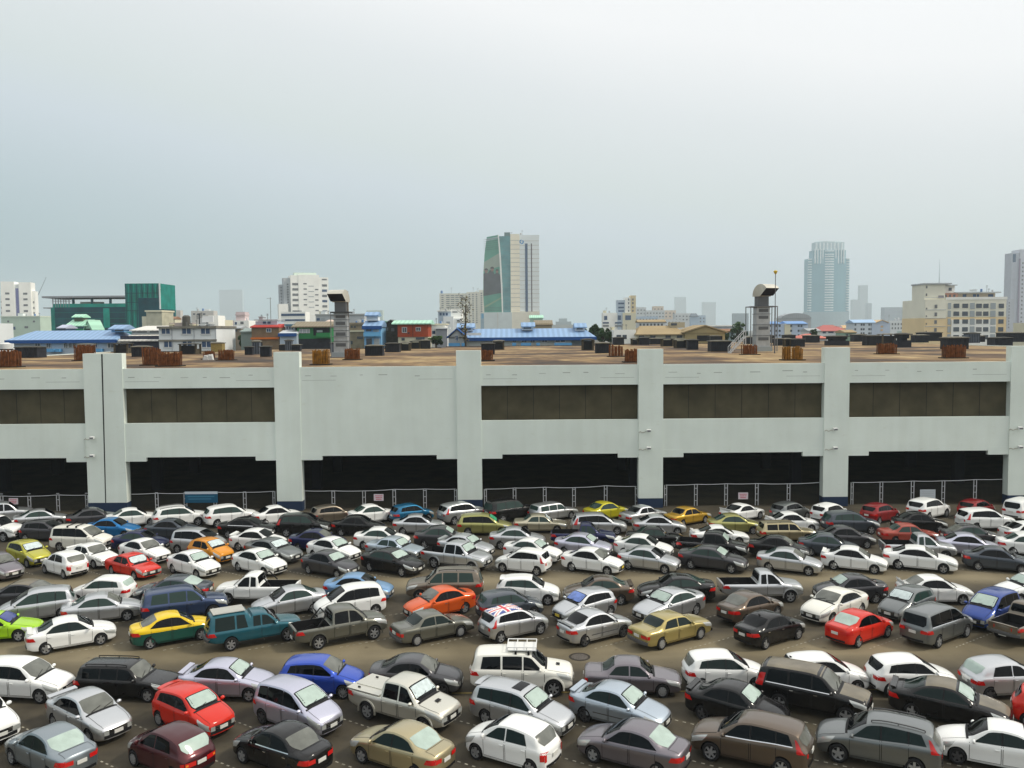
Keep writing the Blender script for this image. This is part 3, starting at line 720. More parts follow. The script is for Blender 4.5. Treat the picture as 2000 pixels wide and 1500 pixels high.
# name -> short word used in the labels
KW = {'saloon': 'saloon', 'large_saloon': 'saloon', 'old_saloon': 'saloon', 'classic_saloon': 'saloon', 'coupe': 'coupe', 'hatchback': 'hatchback', 'micro_hatchback': 'hatchback', 'estate': 'estate', 'old_estate': 'estate',
      'compact_van': 'people carrier', 'minivan': 'minivan', 'crossover': 'crossover', 'off_roader': 'off-roader', 'double_cab': 'pickup', 'extended_cab': 'pickup', 'canopy_pickup': 'pickup'}
NAMES = {'double_cab': 'pickup_truck', 'extended_cab': 'pickup_truck', 'canopy_pickup': 'pickup_truck', 'minivan': 'parked_minivan', 'off_roader': 'parked_off_roader', 'crossover': 'parked_crossover'}
CATS = {'pickup_truck': 'pickup', 'parked_minivan': 'minivan', 'parked_off_roader': 'off-roader', 'parked_crossover': 'crossover', 'parked_car': 'car', 'taxi': 'taxi'}
# each row: (row phrase, default heading in degrees, [(x, y of the middle of the car in the photograph, kind, colour, colour word, options, what sets it apart, heading)])
ROWS = [
 ('nearest row', -213, [
  (100, 1466, 'saloon', 'steel', 'steel grey', 'rp gg', 'pale rear window', -213),
  (334, 1466, 'micro_hatchback', 'maroon', 'maroon', 'rp cover_w amb box', 'small and boxy', -213),
  (552, 1463, 'saloon', 'black', 'black', 'trim chrome rd', 'chrome window line', -213),
  (786, 1462, 'saloon', 'gold', 'gold', 'rp gg', 'pale rear window', -212),
  (1002, 1451, 'micro_hatchback', 'white', 'white', 'rd gg oval', 'rounded with oval tail lamps', -211),
  (1238, 1458, 'saloon', 'mauve', 'mauve grey', 'rp', 'dusty roof', -210),
  (1469, 1450, 'crossover', 'brown', 'brown grey', 'tall trim six rd', 'tall red tail lamps', -208),
  (1717, 1448, 'crossover', 'grey', 'grey', 'tall gg rails rd', 'roof rails and tall lamps', -206),
  (1952, 1460, 'saloon', 'white', 'white', 'dark gg', 'dark alloy wheels', -207)]),
 ('second row', -33, [
  (-48, 1397, 'crossover', 'white', 'white', '', 'nose only in view', None),
  (174, 1393, 'saloon', 'silver', 'silver', 'D lip', 'dark windscreen', None),
  (379, 1384, 'hatchback', 'red', 'red', 'P roofsp', 'pale sunshade and black V grille', None),
  (583, 1377, 'compact_van', 'lilac', 'silver lilac', 'P dark', 'green tinted windscreen shade', None),
  (791, 1370, 'double_cab', 'beige', 'beige silver', 'S cover scoop flares six', 'hard bed cover', -31),
  (1021, 1380, 'estate', 'silver', 'silver', 'P sunroof gg roofsp', 'open looking dark sunroof', -31),
  (1211, 1378, 'saloon', 'silverblue', 'blue grey', 'P lip gg dark mould', 'boot spoiler', -31),
  (1441, 1375, 'saloon', 'black', 'black', 'P lip dark', 'white windscreen shade', -33),
  (1587, 1345, 'off_roader', 'black', 'black', 'D trim chrome tall dust', 'bronze dusty roof and chrome nose', -30),
  (1857, 1372, 'large_saloon', 'black', 'black', 'P gg lip dust', 'lip spoiler and pale shade', -30),
  (2082, 1388, 'hatchback', 'red', 'red', '', 'only its tail in view', -33)]),
 ('third row', -4, [
  (45, 1320, 'estate', 'white', 'white', 'D', 'dark windscreen', -8),
  (249, 1321, 'old_estate', 'black', 'black', 'D brails', 'black roof rails', -6),
  (443, 1320, 'saloon', 'lilac', 'silver lilac', 'P lip', 'boot spoiler', -5),
  (628, 1314, 'hatchback', 'blue', 'bright blue', 'D ten', 'floating blue roof', -6),
  (812, 1311, 'saloon', 'charcoal', 'dark grey', 'D dark', 'swept dark roof', -5),
  (1018, 1303, 'off_roader', 'cream', 'white', 'rack flares scoop six', 'roof rack', -3),
  (1236, 1314, 'old_saloon', 'mauve', 'dark mauve', 'gg cover_w box', 'square tail', -6),
  (1418, 1305, 'hatchback', 'white', 'white', 'gg rd', 'orange tail lamp', 2),
  (1610, 1308, 'hatchback', 'white', 'white', 'antenna', 'dark rear glass', 2),
  (1780, 1311, 'hatchback', 'white', 'white', 'six', 'wraparound black glass', 2),
  (1962, 1317, 'micro_hatchback', 'silver', 'beige silver', 'rp dark', 'green rear window', 6)]),
 ('fourth row', 33, [
  (-8, 1221, 'coupe', 'lime', 'lime green', 'N', 'navy sunshade', 10),
  (139, 1236, 'saloon', 'white', 'white', 'gg lip', 'boot spoiler', 31),
  (337, 1226, 'saloon', 'yellow', 'yellow and green', 'rd', 'taxi livery', 30),
  (494, 1225, 'canopy_pickup', 'teal', 'teal', 'bumper panel six gg', 'canopied bed', 28),
  (661, 1220, 'double_cab', 'olive', 'dark grey', 'rollbar flares chrome six tailgate', 'open black bed', 28),
  (843, 1222, 'old_saloon', 'olive', 'olive grey', 'box cover_w gg bumper', 'square boxy tail', 31),
  (1003, 1215, 'hatchback', 'silver', 'silver', 'flag tall chrome', 'flag painted roof', 31),
  (1161, 1221, 'saloon', 'silver', 'silver', 'lip mould dark', 'boot spoiler', 32),
  (1308, 1227, 'classic_saloon', 'mercgold', 'gold', 'gg cover_w bumper box', 'upright classic shape', 32),
  (1503, 1226, 'saloon', 'black', 'black', 'antenna chrome', 'shark fin aerial', 33),
  (1678, 1223, 'saloon', 'red', 'bright red', 'rp', 'pale rear window', 34),
  (1829, 1219, 'minivan', 'grey', 'grey', 'chrome trim', 'wide tail and silver roof', 34),
  (2003, 1213, 'extended_cab', 'bronze', 'bronze grey', 'tailgate bumper', 'open bed towards camera', 34)]),
 ('fifth row', 213, [
  (70, 1178, 'compact_van', 'silver', 'silver', 'gg', 'long side glass', 205),
  (198, 1186, 'saloon', 'silver', 'silver', 'gg D', 'nose hidden behind blue crossover', 22),
  (360, 1179, 'off_roader', 'midnight', 'midnight blue', 'gg chrome', 'red tail lamps', 25),
  (564, 1172, 'saloon', 'silver', 'silver', 'gg', 'red tail lamp', 208),
  (683, 1171, 'compact_van', 'white', 'white', '', 'dark windscreen', 205),
  (858, 1174, 'saloon', 'orange', 'orange red', 'D chrome', 'white taped door handles', 212),
  (995, 1179, 'hatchback', 'slate', 'slate blue', 'gg', 'green tinted glass', 20),
  (1141, 1179, 'hatchback', 'silver', 'silver', 'Bl yp', 'blue sunshade', 213),
  (1306, 1179, 'large_saloon', 'silver', 'silver', 'P gg', 'pale green windscreen', 214),
  (1465, 1184, 'saloon', 'brown', 'brown grey', 'rd', 'pale roof', 33),
  (1628, 1178, 'large_saloon', 'cream', 'pearl white', 'D trim', 'broad chrome grille', 215),
  (1770, 1175, 'hatchback', 'grey', 'dark grey', 'S gg', 'silver sunshade', 215),
  (1935, 1186, 'compact_van', 'deepblue', 'royal blue', 'P', 'pale sunshade', 216)]),
 ('sixth row', 180, [
  (40, 1156, 'large_saloon', 'charcoal', 'dark brown', 'rd dust', 'brown dusty boot', 180),
  (200, 1147, 'hatchback', 'white', 'white', 'gg rp', 'pale rear window', 178),
  (338, 1146, 'large_saloon', 'slate', 'slate grey', 'gg rp', 'red lamp at its tail', 178),
  (503, 1143, 'extended_cab', 'white', 'white', 'rollbar tailgate', 'dark open bed', 178),
  (700, 1142, 'saloon', 'skyblue', 'pale blue', 'rd', 'deep black side glass', -6),
  (868, 1136, 'off_roader', 'bronze', 'bronze', 'flares brails gg', 'black roof rails', 180),
  (1031, 1146, 'hatchback', 'white', 'white', 'gg roofsp', 'roof spoiler', -5),
  (1170, 1147, 'saloon', 'brown', 'dark brown', 'lip gg', 'boot spoiler', 180),
  (1321, 1144, 'large_saloon', 'black', 'black', 'gg chrome', 'long bonnet', 180),
  (1485, 1138, 'extended_cab', 'silver', 'silver', 'flares tailgate', 'lowered tailgate', 0),
  (1662, 1145, 'saloon', 'charcoal', 'charcoal', 'P', 'pale windscreen', 182),
  (1826, 1146, 'saloon', 'white', 'white', 'wing rd', 'tall boot spoiler', -2),
  (2012, 1144, 'saloon', 'white', 'white', 'P gg', 'nose towards left', 190)]),
 ('seventh row', -30, [
  (-2, 1103, 'saloon', 'mauve', 'violet grey', 'D', 'dusty dark windscreen', -33),
  (57, 1077, 'hatchback', 'oliveyellow', 'olive yellow', 'S', 'silver sunshade', -34),
  (127, 1099, 'micro_hatchback', 'white', 'white', 'rd oval', 'tail turned to camera', -214),
  (260, 1102, 'old_saloon', 'red', 'bright red', 'S', 'silver sunshade', -33),
  (379, 1098, 'saloon', 'white', 'white', 'P', 'pale green windscreen', -33),
  (507, 1094, 'saloon', 'white', 'white', 'P', 'greenish sunshade and black grille', -32),
  (645, 1098, 'saloon', 'charcoal', 'charcoal', 'P', 'pale windscreen shade', -30),
  (767, 1094, 'large_saloon', 'black', 'black', 'P gg', 'pale green windscreen', -30),
  (892, 1083, 'double_cab', 'silver', 'silver', 'P flares', 'open bed', -26),
  (1022, 1093, 'hatchback', 'white', 'white', 'tall', 'tail facing right', -202),
  (1158, 1092, 'saloon', 'white', 'white', 'D yp', 'wide dark windscreen', -26),
  (1268, 1089, 'saloon', 'silver', 'silver', 'gg', 'green tinted glass', -26),
  (1393, 1088, 'large_saloon', 'charcoal', 'black', 'P gg', 'low curved roof', -26),
  (1542, 1092, 'saloon', 'silver', 'silver blue', 'gg D', 'dark windscreen shade', -25),
  (1668, 1089, 'saloon', 'white', 'white', 'D lip', 'boot spoiler and black glass', -25),
  (1798, 1088, 'large_saloon', 'white', 'white', 'D', 'long bonnet and black nose', -24),
  (1950, 1089, 'saloon', 'slate', 'slate', 'ten', 'red lamp at its tail', -22)]),
 ('eighth row', -26, [
  (180, 1081, 'old_saloon', 'white', 'white', 'D lip', 'dusty windscreen', -30),
  (283, 1073, 'saloon', 'white', 'white', 'D', 'rounded nose', -30),
  (412, 1072, 'micro_hatchback', 'amber', 'orange', 'S', 'silver sunshade', -32),
  (534, 1072, 'large_saloon', 'grey', 'grey', 'S', 'bright silver sunshade', -29),
  (652, 1070, 'saloon', 'white', 'white', 'P', 'pale green sunshade', -30),
  (772, 1067, 'old_saloon', 'silverblue', 'pale blue grey', 'P gg', 'green sunshade', -24),
  (910, 1063, 'saloon', 'silver', 'silver', 'P lip', 'spoiler behind pickup', -24),
  (1041, 1072, 'saloon', 'white', 'white', 'P gg', 'pale green windscreen', -24),
  (1140, 1061, 'saloon', 'lilac', 'lilac silver', 'P gg', 'pale green windscreen', -20),
  (1257, 1064, 'saloon', 'white', 'white', 'gg lip', 'green side glass', -22),
  (1391, 1062, 'double_cab', 'black', 'black', 'P tailgate', 'tall red tail lamp', -20),
  (1522, 1065, 'saloon', 'black', 'black', 'D', 'brown dusty windscreen', -20),
  (1620, 1062, 'saloon', 'slate', 'dark slate', 'gg', 'pale green side glass', -18),
  (1792, 1062, 'extended_cab', 'silver', 'silver', 'gg tailgate', 'orange indicator', -8),
  (1897, 1062, 'saloon', 'lilac', 'lilac', 'D', 'black side glass', -16),
  (2008, 1060, 'saloon', 'white', 'white', 'gg', 'red lamp at its tail', -14)]),
 ('ninth row', -6, [
  (160, 1047, 'minivan', 'cream', 'cream white', 'brack D', 'black roof bars', -8),
  (275, 1053, 'saloon', 'navy', 'navy', 'gg', 'pale side glass', -8),
  (388, 1052, 'compact_van', 'silver', 'pale silver', '', 'red tail lamp', -10),
  (504, 1050, 'saloon', 'white', 'white', 'lip', 'black windscreen', -8),
  (620, 1051, 'saloon', 'navy', 'navy blue', 'D', 'dusty windscreen', -6),
  (746, 1047, 'saloon', 'white', 'white', 'gg', 'red corner lamp', -6),
  (863, 1044, 'saloon', 'charcoal', 'charcoal', 'P gg', 'bright red tail lamp', -4),
  (1010, 1046, 'saloon', 'silver', 'silver', 'gg', 'red lamp at its tail', -3),
  (1139, 1041, 'extended_cab', 'navy', 'navy', 'gg', 'navy open bed', -4),
  (1280, 1044, 'old_saloon', 'black', 'black', 'gg', 'green side glass', -4),
  (1405, 1041, 'coupe', 'white', 'white', 'lip', 'black roof glass', -2),
  (1537, 1034, 'old_estate', 'gold', 'cream gold', 'rails', 'roof rails', 2),
  (1652, 1044, 'saloon', 'charcoal', 'dark grey', 'D', 'dusty roof', -2),
  (1775, 1038, 'old_saloon', 'brick', 'brick red', 'P gg', 'faded paint', -3),
  (1897, 1041, 'saloon', 'charcoal', 'charcoal', 'gg rd', 'red lamp at its tail', -3),
  (2010, 1036, 'saloon', 'white', 'white', 'lip', 'orange lamp', 2)]),
 ('tenth row', 2, [
  (-8, 1028, 'off_roader', 'white', 'white', 'gg', 'nose in view', -10),
  (88, 1032, 'hatchback', 'charcoal', 'black', '', 'matt dark paint', -2),
  (220, 1027, 'saloon', 'brightblue', 'bright blue', '', 'black windscreen', -2),
  (337, 1029, 'saloon', 'slate', 'slate black', '', 'dark glass all round', -2),
  (484, 1026, 'large_saloon', 'black', 'black', 'trim', 'chrome window frame', -3),
  (594, 1021, 'crossover', 'black', 'black', 'gg tall', 'upright tail', 0),
  (700, 1022, 'saloon', 'black', 'black', 'chrome', 'silver door handles', -3),
  (818, 1020, 'saloon', 'silver', 'silver', '', 'black side glass', 0),
  (946, 1020, 'estate', 'goldgreen', 'gold green', 'G', 'green sunshade', 0),
  (1056, 1018, 'old_saloon', 'palegold', 'pale gold', 'gg S', 'green side glass', 0),
  (1170, 1019, 'estate', 'silver', 'silver', 'tall', 'red rear lamp and black glass', 2),
  (1288, 1021, 'saloon', 'silver', 'silver grey', '', 'chrome window line', 0),
  (1434, 1019, 'saloon', 'goldgreen', 'olive gold', 'gg', 'yellowish roof', 2),
  (1547, 1016, 'saloon', 'white', 'white', 'lip', 'boot spoiler', 3),
  (1661, 1017, 'crossover', 'slate', 'slate', 'gg', 'grey green glass', 4),
  (1795, 1016, 'saloon', 'black', 'black', 'chrome', 'silver door handles', 2),
  (1925, 1011, 'crossover', 'white', 'white', 'tall', 'black tinted rear glass', 4)]),
 ('row along the fence', 33, [
  (5, 1002, 'off_roader', 'silver', 'silver', '', 'cut by photo edge', 30),
  (80, 1011, 'saloon', 'silver', 'silver white', 'gg', 'red rear lamp', 28),
  (182, 1009, 'saloon', 'charcoal', 'black', '', 'dusty black roof', 28),
  (260, 1009, 'saloon', 'white', 'white', 'gg', 'green side glass', 28),
  (352, 1008, 'crossover', 'white', 'white', 'gg rails', 'silver roof rails', 28),
  (450, 1005, 'crossover', 'white', 'pearl white', 'gg', 'sloping roof and red lamp', 31),
  (540, 1004, 'saloon', 'white', 'white', '', 'black rear window', 32),
  (649, 1003, 'hatchback', 'bronze', 'grey beige', '', 'mostly hidden', 31),
  (727, 1002, 'saloon', 'white', 'white', 'gg', 'black rear window', 32),
  (804, 1001, 'hatchback', 'peacock', 'peacock blue', '', 'all dark rear glass', 33),
  (903, 1000, 'crossover', 'silver', 'silver white', 'tall', 'tall red rear lamp', 33),
  (995, 996, 'off_roader', 'black', 'black', 'gg', 'pale green windows', 33),
  (1080, 998, 'old_estate', 'silver', 'silver', 'gg', 'upright black rear window', 33),
  (1183, 996, 'saloon', 'lemon', 'mustard yellow', 'gg', 'dull yellow paint', 33),
  (1256, 1003, 'old_saloon', 'silver', 'silver', 'box', 'long dark rear window', 33),
  (1342, 1006, 'old_saloon', 'goldyellow', 'golden yellow', 'box', 'black rear window', 33),
  (1449, 999, 'coupe', 'white', 'white', 'wing', 'large rear wing', 33),
  (1543, 997, 'hatchback', 'grey', 'grey', '', 'grey rear glass', 33),
  (1622, 1000, 'hatchback', 'white', 'white', 'antenna', 'black rear glass', 33),
  (1719, 1000, 'hatchback', 'darkred', 'dark red', '', 'broad red tail', 33),
  (1813, 992, 'crossover', 'white', 'white', 'amb', 'black roof pillars', 33),
  (1907, 992, 'hatchback', 'darkred', 'deep red', '', 'roof only in view', 33),
  (2002, 994, 'off_roader', 'white', 'white', 'D', 'tall upright tail', 33)]),
]
TALLER, WIDER = 1.10, 1.02          # the cars stand a little taller in the photograph than their nominal height
def hull(kind, rz):
    S = SPECS[kind]; L, W = S['L'], S['W']; H = max(p[1] for p in S['top']); c, s = math.cos(rz), math.sin(rz)
    pts = []
    for x in (-.49, .49):
        for y in (-.43, .43):
            for z in (.25, .55 * H): pts.append((x * L, y * W, z))
    for t in ((S['ws'][1] + S['rw'][0]) / 2 - .1, (S['ws'][1] + S['rw'][0]) / 2 + .1):
        for y in (-.33, .33): pts.append(((.5 - t) * L, y * W, H))
    return [(x * c - y * s * WIDER, x * s + y * c * WIDER, z * TALLER) for x, y, z in pts]
def fit(cx, cy, kind, rz):
    """the ground point that brings the middle of the car's outline to (cx, cy)"""
    h = hull(kind, rz); p = at_z(cx, cy, .75)
    for _ in range(6):
        q = [project((p.x + a, p.y + b, z)) for a, b, z in h]
        u = (min(a for a, _ in q) + max(a for a, _ in q)) / 2; v = (min(b for _, b in q) + max(b for _, b in q)) / 2
        a0, b0 = at_z(cx, cy, .75), at_z(u, v, .75)
        p = p + (a0 - b0)
    return p.x, p.y
PLACED = []
def article(w): return w
for row, hd, cars in ROWS:
    for i, (cx, cy, kind, ck, cw, opts, what, h) in enumerate(cars):
        rz = math.radians(hd if h is None else h)
        x, y = fit(cx, cy, kind, rz)
        PLACED.append(dict(row=row, i=i, n=len(cars), x=x, y=y, rz=rz, kind=kind, ck=ck, cw=cw, opts=opts, what=what, cx=cx, cy=cy))
# nudge apart any two cars whose footprints would touch (they stand bumper to bumper, never in each other)
def corners(c, grow=0.0):
    S = SPECS[c['kind']]; a, b = S['L'] / 2 * .985 + grow, S['W'] / 2 * .97 + grow; co, si = math.cos(c['rz']), math.sin(c['rz'])
    return [(c['x'] + u * a * co - v * b * si, c['y'] + u * a * si + v * b * co) for u, v in ((1, 1), (1, -1), (-1, -1), (-1, 1))]
def overlap(A, B):
    best = None
    for P in (A, B):
        for k in range(2):
            e = (P[k + 1][0] - P[k][0], P[k + 1][1] - P[k][1]); l = math.hypot(*e); n = (e[0] / l, e[1] / l)
            a = [p[0] * n[0] + p[1] * n[1] for p in A]; b = [p[0] * n[0] + p[1] * n[1] for p in B]
            d = min(max(a), max(b)) - max(min(a), min(b))
            if d <= 0: return None
            if best is None or d < best[0]:
                s = 1 if sum(a) < sum(b) else -1
                best = (d, n[0] * s, n[1] * s)
    return best
for _ in range(200):
    hit = 0
    for i in range(len(PLACED)):
        for j in range(i + 1, len(PLACED)):
            a, b = PLACED[i], PLACED[j]
            if abs(a['x'] - b['x']) > 6 or abs(a['y'] - b['y']) > 6: continue
            o = overlap(corners(a, .03), corners(b, .03))
            if o:
                hit += 1; d = o[0] * .5
                a['x'] -= o[1] * d; a['y'] -= o[2] * d; b['x'] += o[1] * d; b['y'] += o[2] * d
    for c in PLACED:
        m = max(p[1] for p in corners(c))
        if m > 80.6: c['y'] -= m - 80.6; hit += 1
    if not hit: break
SHORT = {}
for c in PLACED: SHORT[(c['row'], c['i'])] = c['cw'] + ' ' + KW[c['kind']]
for c in PLACED:
    nm = NAMES.get(c['kind'], 'parked_car')
    if 'taxi' in c['what']: nm = 'taxi'
    me_ = SHORT[(c['row'], c['i'])]
    L_, R_ = SHORT.get((c['row'], c['i'] - 1)), SHORT.get((c['row'], c['i'] + 1))
    pos = ('between %s and %s' % (L_, R_)) if L_ and R_ else ('left end beside %s' % R_ if R_ else 'right end beside %s' % L_)
    label = '%s, %s, %s, %s' % (me_, c['what'], pos, c['row'])
    if len(label.split()) > 16: label = '%s, %s, %s' % (me_, c['what'], pos)
    if len(label.split()) > 16: label = '%s, %s, beside %s, %s' % (me_, c['what'], R_ or L_, c['row'])
    c['label'] = label
    opt = {}
    for k in c['opts'].split(): opt[TOK[k][0]] = TOK[k][1]
    if opt.get('glass') == GLASS_G and c['row'] in ('nearest row', 'second row', 'third row', 'fourth row'): opt['glass'] = GLASS_GD
    if c['kind'] in ('old_saloon', 'classic_saloon', 'old_estate', 'off_roader', 'extended_cab', 'double_cab', 'canopy_pickup', 'micro_hatchback') and c['ck'] != 'black': opt['paintpillar'] = True
    place_car(nm, c['kind'], opt, CC[c['ck']], (c['x'], c['y'], 0), c['rz'], label, CATS[nm], 'cars parked in rows in the car park', TAXI if nm == 'taxi' else None)
# ------------------------------------------------------------------ ground
def ground_mat():
    m = bpy.data.materials.new('asphalt'); m.use_nodes = True
    nt = m.node_tree; N, Lk = nt.nodes, nt.links; b = N['Principled BSDF']
    tc = N.new('ShaderNodeTexCoord'); sp = N.new('ShaderNodeSeparateXYZ'); Lk.new(tc.outputs['Object'], sp.inputs[0])
    def noise(s, d=5, sc=None):
        n = N.new('ShaderNodeTexNoise'); n.inputs['Scale'].default_value = s; n.inputs['Detail'].default_value = d
        if sc:
            mp = N.new('ShaderNodeMapping'); mp.inputs['Scale'].default_value = sc
            Lk.new(tc.outputs['Object'], mp.inputs[0]); Lk.new(mp.outputs[0], n.inputs['Vector'])
        else: Lk.new(tc.outputs['Object'], n.inputs['Vector'])
        return n.outputs['Fac']
    def math_(op, a, b_=None):
        n = N.new('ShaderNodeMath'); n.operation = op
        for i, v in enumerate((a, b_)):
            if v is None: continue
            if isinstance(v, (int, float)): n.inputs[i].default_value = v
            else: Lk.new(v, n.inputs[i])
        return n.outputs[0]
    def rmp(v, stops):
        r = N.new('ShaderNodeValToRGB'); ramp(r, stops); Lk.new(v, r.inputs['Fac']); return r.outputs['Color']
    big = noise(.12, 6); mid = noise(.9, 6); fine = noise(40, 2); streak = noise(.5, 5, (.25, 1.2, 1))
    base = rmp(mid, [(.3, (.036, .029, .017)), (.7, (.072, .059, .035))])
    # driven lanes: worn pale by wheels
    lane = None
    for yc, hw in ((44.6, 1.7), (57.3, 1.7), (30.2, 1.0)):
        d = math_('ABSOLUTE', math_('SUBTRACT', sp.outputs['Y'], yc)); v = math_('SUBTRACT', 1.0, math_('DIVIDE', d, hw * 1.7))
        v = math_('MAXIMUM', v, 0.0); lane = v if lane is None else math_('MAXIMUM', lane, v)
    lane = math_('MULTIPLY', math_('MULTIPLY', lane, 1.5), math_('ADD', streak, .25))
    cl = N.new('ShaderNodeClamp'); Lk.new(lane, cl.inputs[0])
    mx = N.new('ShaderNodeMix'); mx.data_type = 'RGBA'; Lk.new(cl.outputs[0], mx.inputs['Factor']); Lk.new(base, mx.inputs['A']); mx.inputs['B'].default_value = (.19, .158, .095, 1)
    stain = rmp(big, [(.38, (.62, .60, .55)), (.55, (1, 1, 1)), (.72, (1.15, 1.1, 1.0))])
    m2 = N.new('ShaderNodeMix'); m2.data_type = 'RGBA'; m2.blend_type = 'MULTIPLY'; m2.inputs['Factor'].default_value = 1
    Lk.new(mx.outputs['Result'], m2.inputs['A']); Lk.new(stain, m2.inputs['B'])
    spot = rmp(noise(1.8, 3), [(.66, (1, 1, 1)), (.74, (.55, .52, .48))])
    m3 = N.new('ShaderNodeMix'); m3.data_type = 'RGBA'; m3.blend_type = 'MULTIPLY'; m3.inputs['Factor'].default_value = .8
    Lk.new(m2.outputs['Result'], m3.inputs['A']); Lk.new(spot, m3.inputs['B'])
    grain = rmp(fine, [(.3, (.82, .82, .82)), (.7, (1.15, 1.15, 1.15))])
    m4 = N.new('ShaderNodeMix'); m4.data_type = 'RGBA'; m4.blend_type = 'MULTIPLY'; m4.inputs['Factor'].default_value = 1
    Lk.new(m3.outputs['Result'], m4.inputs['A']); Lk.new(grain, m4.inputs['B'])
    Lk.new(m4.outputs['Result'], b.inputs['Base Color']); b.inputs['Roughness'].default_value = .85
    bp = N.new('ShaderNodeBump'); bp.inputs['Strength'].default_value = .25; Lk.new(fine, bp.inputs['Height']); Lk.new(bp.outputs[0], b.inputs['Normal'])
    return m
g = MB(); g.add([(-3950, -60, 0), (3950, -60, 0), (3950, 6550, 0), (-3950, 6550, 0)], [(0, 1, 2, 3)])
tag(g.build('ground', ground_mat()), kind='structure')

# painted stall lines: dotted, following the cars that stand between them
LINE = mat('worn_line_paint', (.30, .28, .22), .7, noise=.5, nscale=6)
mk = MB()
def dashes(x, y, a, l0, l1, w=.035, dash=.15, gap=.20):
    c, s = math.cos(a), math.sin(a); t = l0
    while t < l1:
        q = [(t, -w), (t + dash, -w), (t + dash, w), (t, w)]
        mk.add([(x + u * c - v * s, y + u * s + v * c, .004) for u, v in q], [(0, 1, 2, 3)]); t += dash + gap
for row in ('nearest row', 'second row', 'fourth row', 'fifth row', 'seventh row', 'row along the fence'):
    cs = [c for c in PLACED if c['row'] == row]
    for a, b in zip(cs, cs[1:]):
        ax = a['rz'] % math.pi
        if abs(((b['rz'] - a['rz'] + math.pi / 2) % math.pi) - math.pi / 2) > .35: continue
        dashes((a['x'] + b['x']) / 2, (a['y'] + b['y']) / 2, a['rz'], -2.6, 2.5)
        if row in ('nearest row', 'fourth row'):
            s = 1 if row == 'nearest row' else -1
            e = (a['x'] + b['x']) / 2 + 2.5 * math.cos(a['rz']), (a['y'] + b['y']) / 2 + 2.5 * math.sin(a['rz'])
            dashes(e[0], e[1], a['rz'] + math.pi / 2, -1.2, 1.2, .03, .12, .16)
tag(mk.build('stall_markings', LINE, fix=False), kind='structure')
YL = mat('worn_yellow_paint', (.24, .18, .05), .7, noise=.4, nscale=3)
yl = MB(); y0 = at_z(1100, 1352).y
for k in range(60):
    x = -34 + k * 1.15
    yl.add([(x, y0 - .07, .004), (x + .95, y0 - .07, .004), (x + .95, y0 + .07, .004), (x, y0 + .07, .004)], [(0, 1, 2, 3)])
tag(yl.build('lane_edge_line', YL, fix=False), kind='structure')
mc = at_z(1132, 1283)
mh = thing('manhole_cover', 'round iron manhole cover with a patched rim beside the white off-roader with the roof rack', 'manhole cover', (mc.x, mc.y, 0))
m = MB(); m.tube((0, 0, .0), (0, 0, .012), .42, n=24); m.build('lid', mat('cast_iron', (.09, .08, .07), .7, noise=.3, nscale=9), mh)
m = MB(); nn = 28
m.grid([[(r * math.cos(2 * math.pi * k / nn), r * math.sin(2 * math.pi * k / nn), z) for k in range(nn + 1)] for r, z in ((.44, .008), (.56, .010))])
m.build('rim', mat('dark_patch', (.035, .03, .025), .8), mh)

# ------------------------------------------------------------------ the parking building along the back of the car park
FY = 81.0
def wall_mat(name, c, amt=.06):
    m = mat(name, c, .75)
    nt = m.node_tree; N, Lk = nt.nodes, nt.links; b = N['Principled BSDF']
    tc = N.new('ShaderNodeTexCoord')
    def nz(s, sc, d=6):
        mp = N.new('ShaderNodeMapping'); mp.inputs['Scale'].default_value = sc
        n = N.new('ShaderNodeTexNoise'); n.inputs['Scale'].default_value = s; n.inputs['Detail'].default_value = d
        Lk.new(tc.outputs['Object'], mp.inputs[0]); Lk.new(mp.outputs[0], n.inputs['Vector']); return n.outputs['Fac']
    col = None
    for f, st in ((nz(.25, (1, 1, 1)), [(.3, (1 - amt,) * 3), (.7, (1 + amt,) * 3)]),
                  (nz(1.2, (1.0, 1, .10)), [(.35, (.965, .965, .955)), (.6, (1, 1, 1))]),
                  (nz(3.0, (.4, 1, 1)), [(.62, (1, 1, 1)), (.78, (.93, .92, .89))])):
        r = N.new('ShaderNodeValToRGB'); ramp(r, st); Lk.new(f, r.inputs['Fac'])
        mx = N.new('ShaderNodeMix'); mx.data_type = 'RGBA'; mx.blend_type = 'MULTIPLY'; mx.inputs['Factor'].default_value = 1
        if col is None: mx.inputs['A'].default_value = (*c, 1)
        else: Lk.new(col, mx.inputs['A'])
        Lk.new(r.outputs['Color'], mx.inputs['B']); col = mx.outputs['Result']
    Lk.new(col, b.inputs['Base Color'])
    return m
WALL = wall_mat('painted_render', (.70, .765, .705))
NAVY = mat('navy_band', (.018, .035, .075), .7)
CONC = mat('shade_dark_concrete', (.006, .005, .010), .95, spec=.1)  # near-black colour carries the shade of the deep interior
CRACK = mat('hairline', (.30, .32, .29), .9)
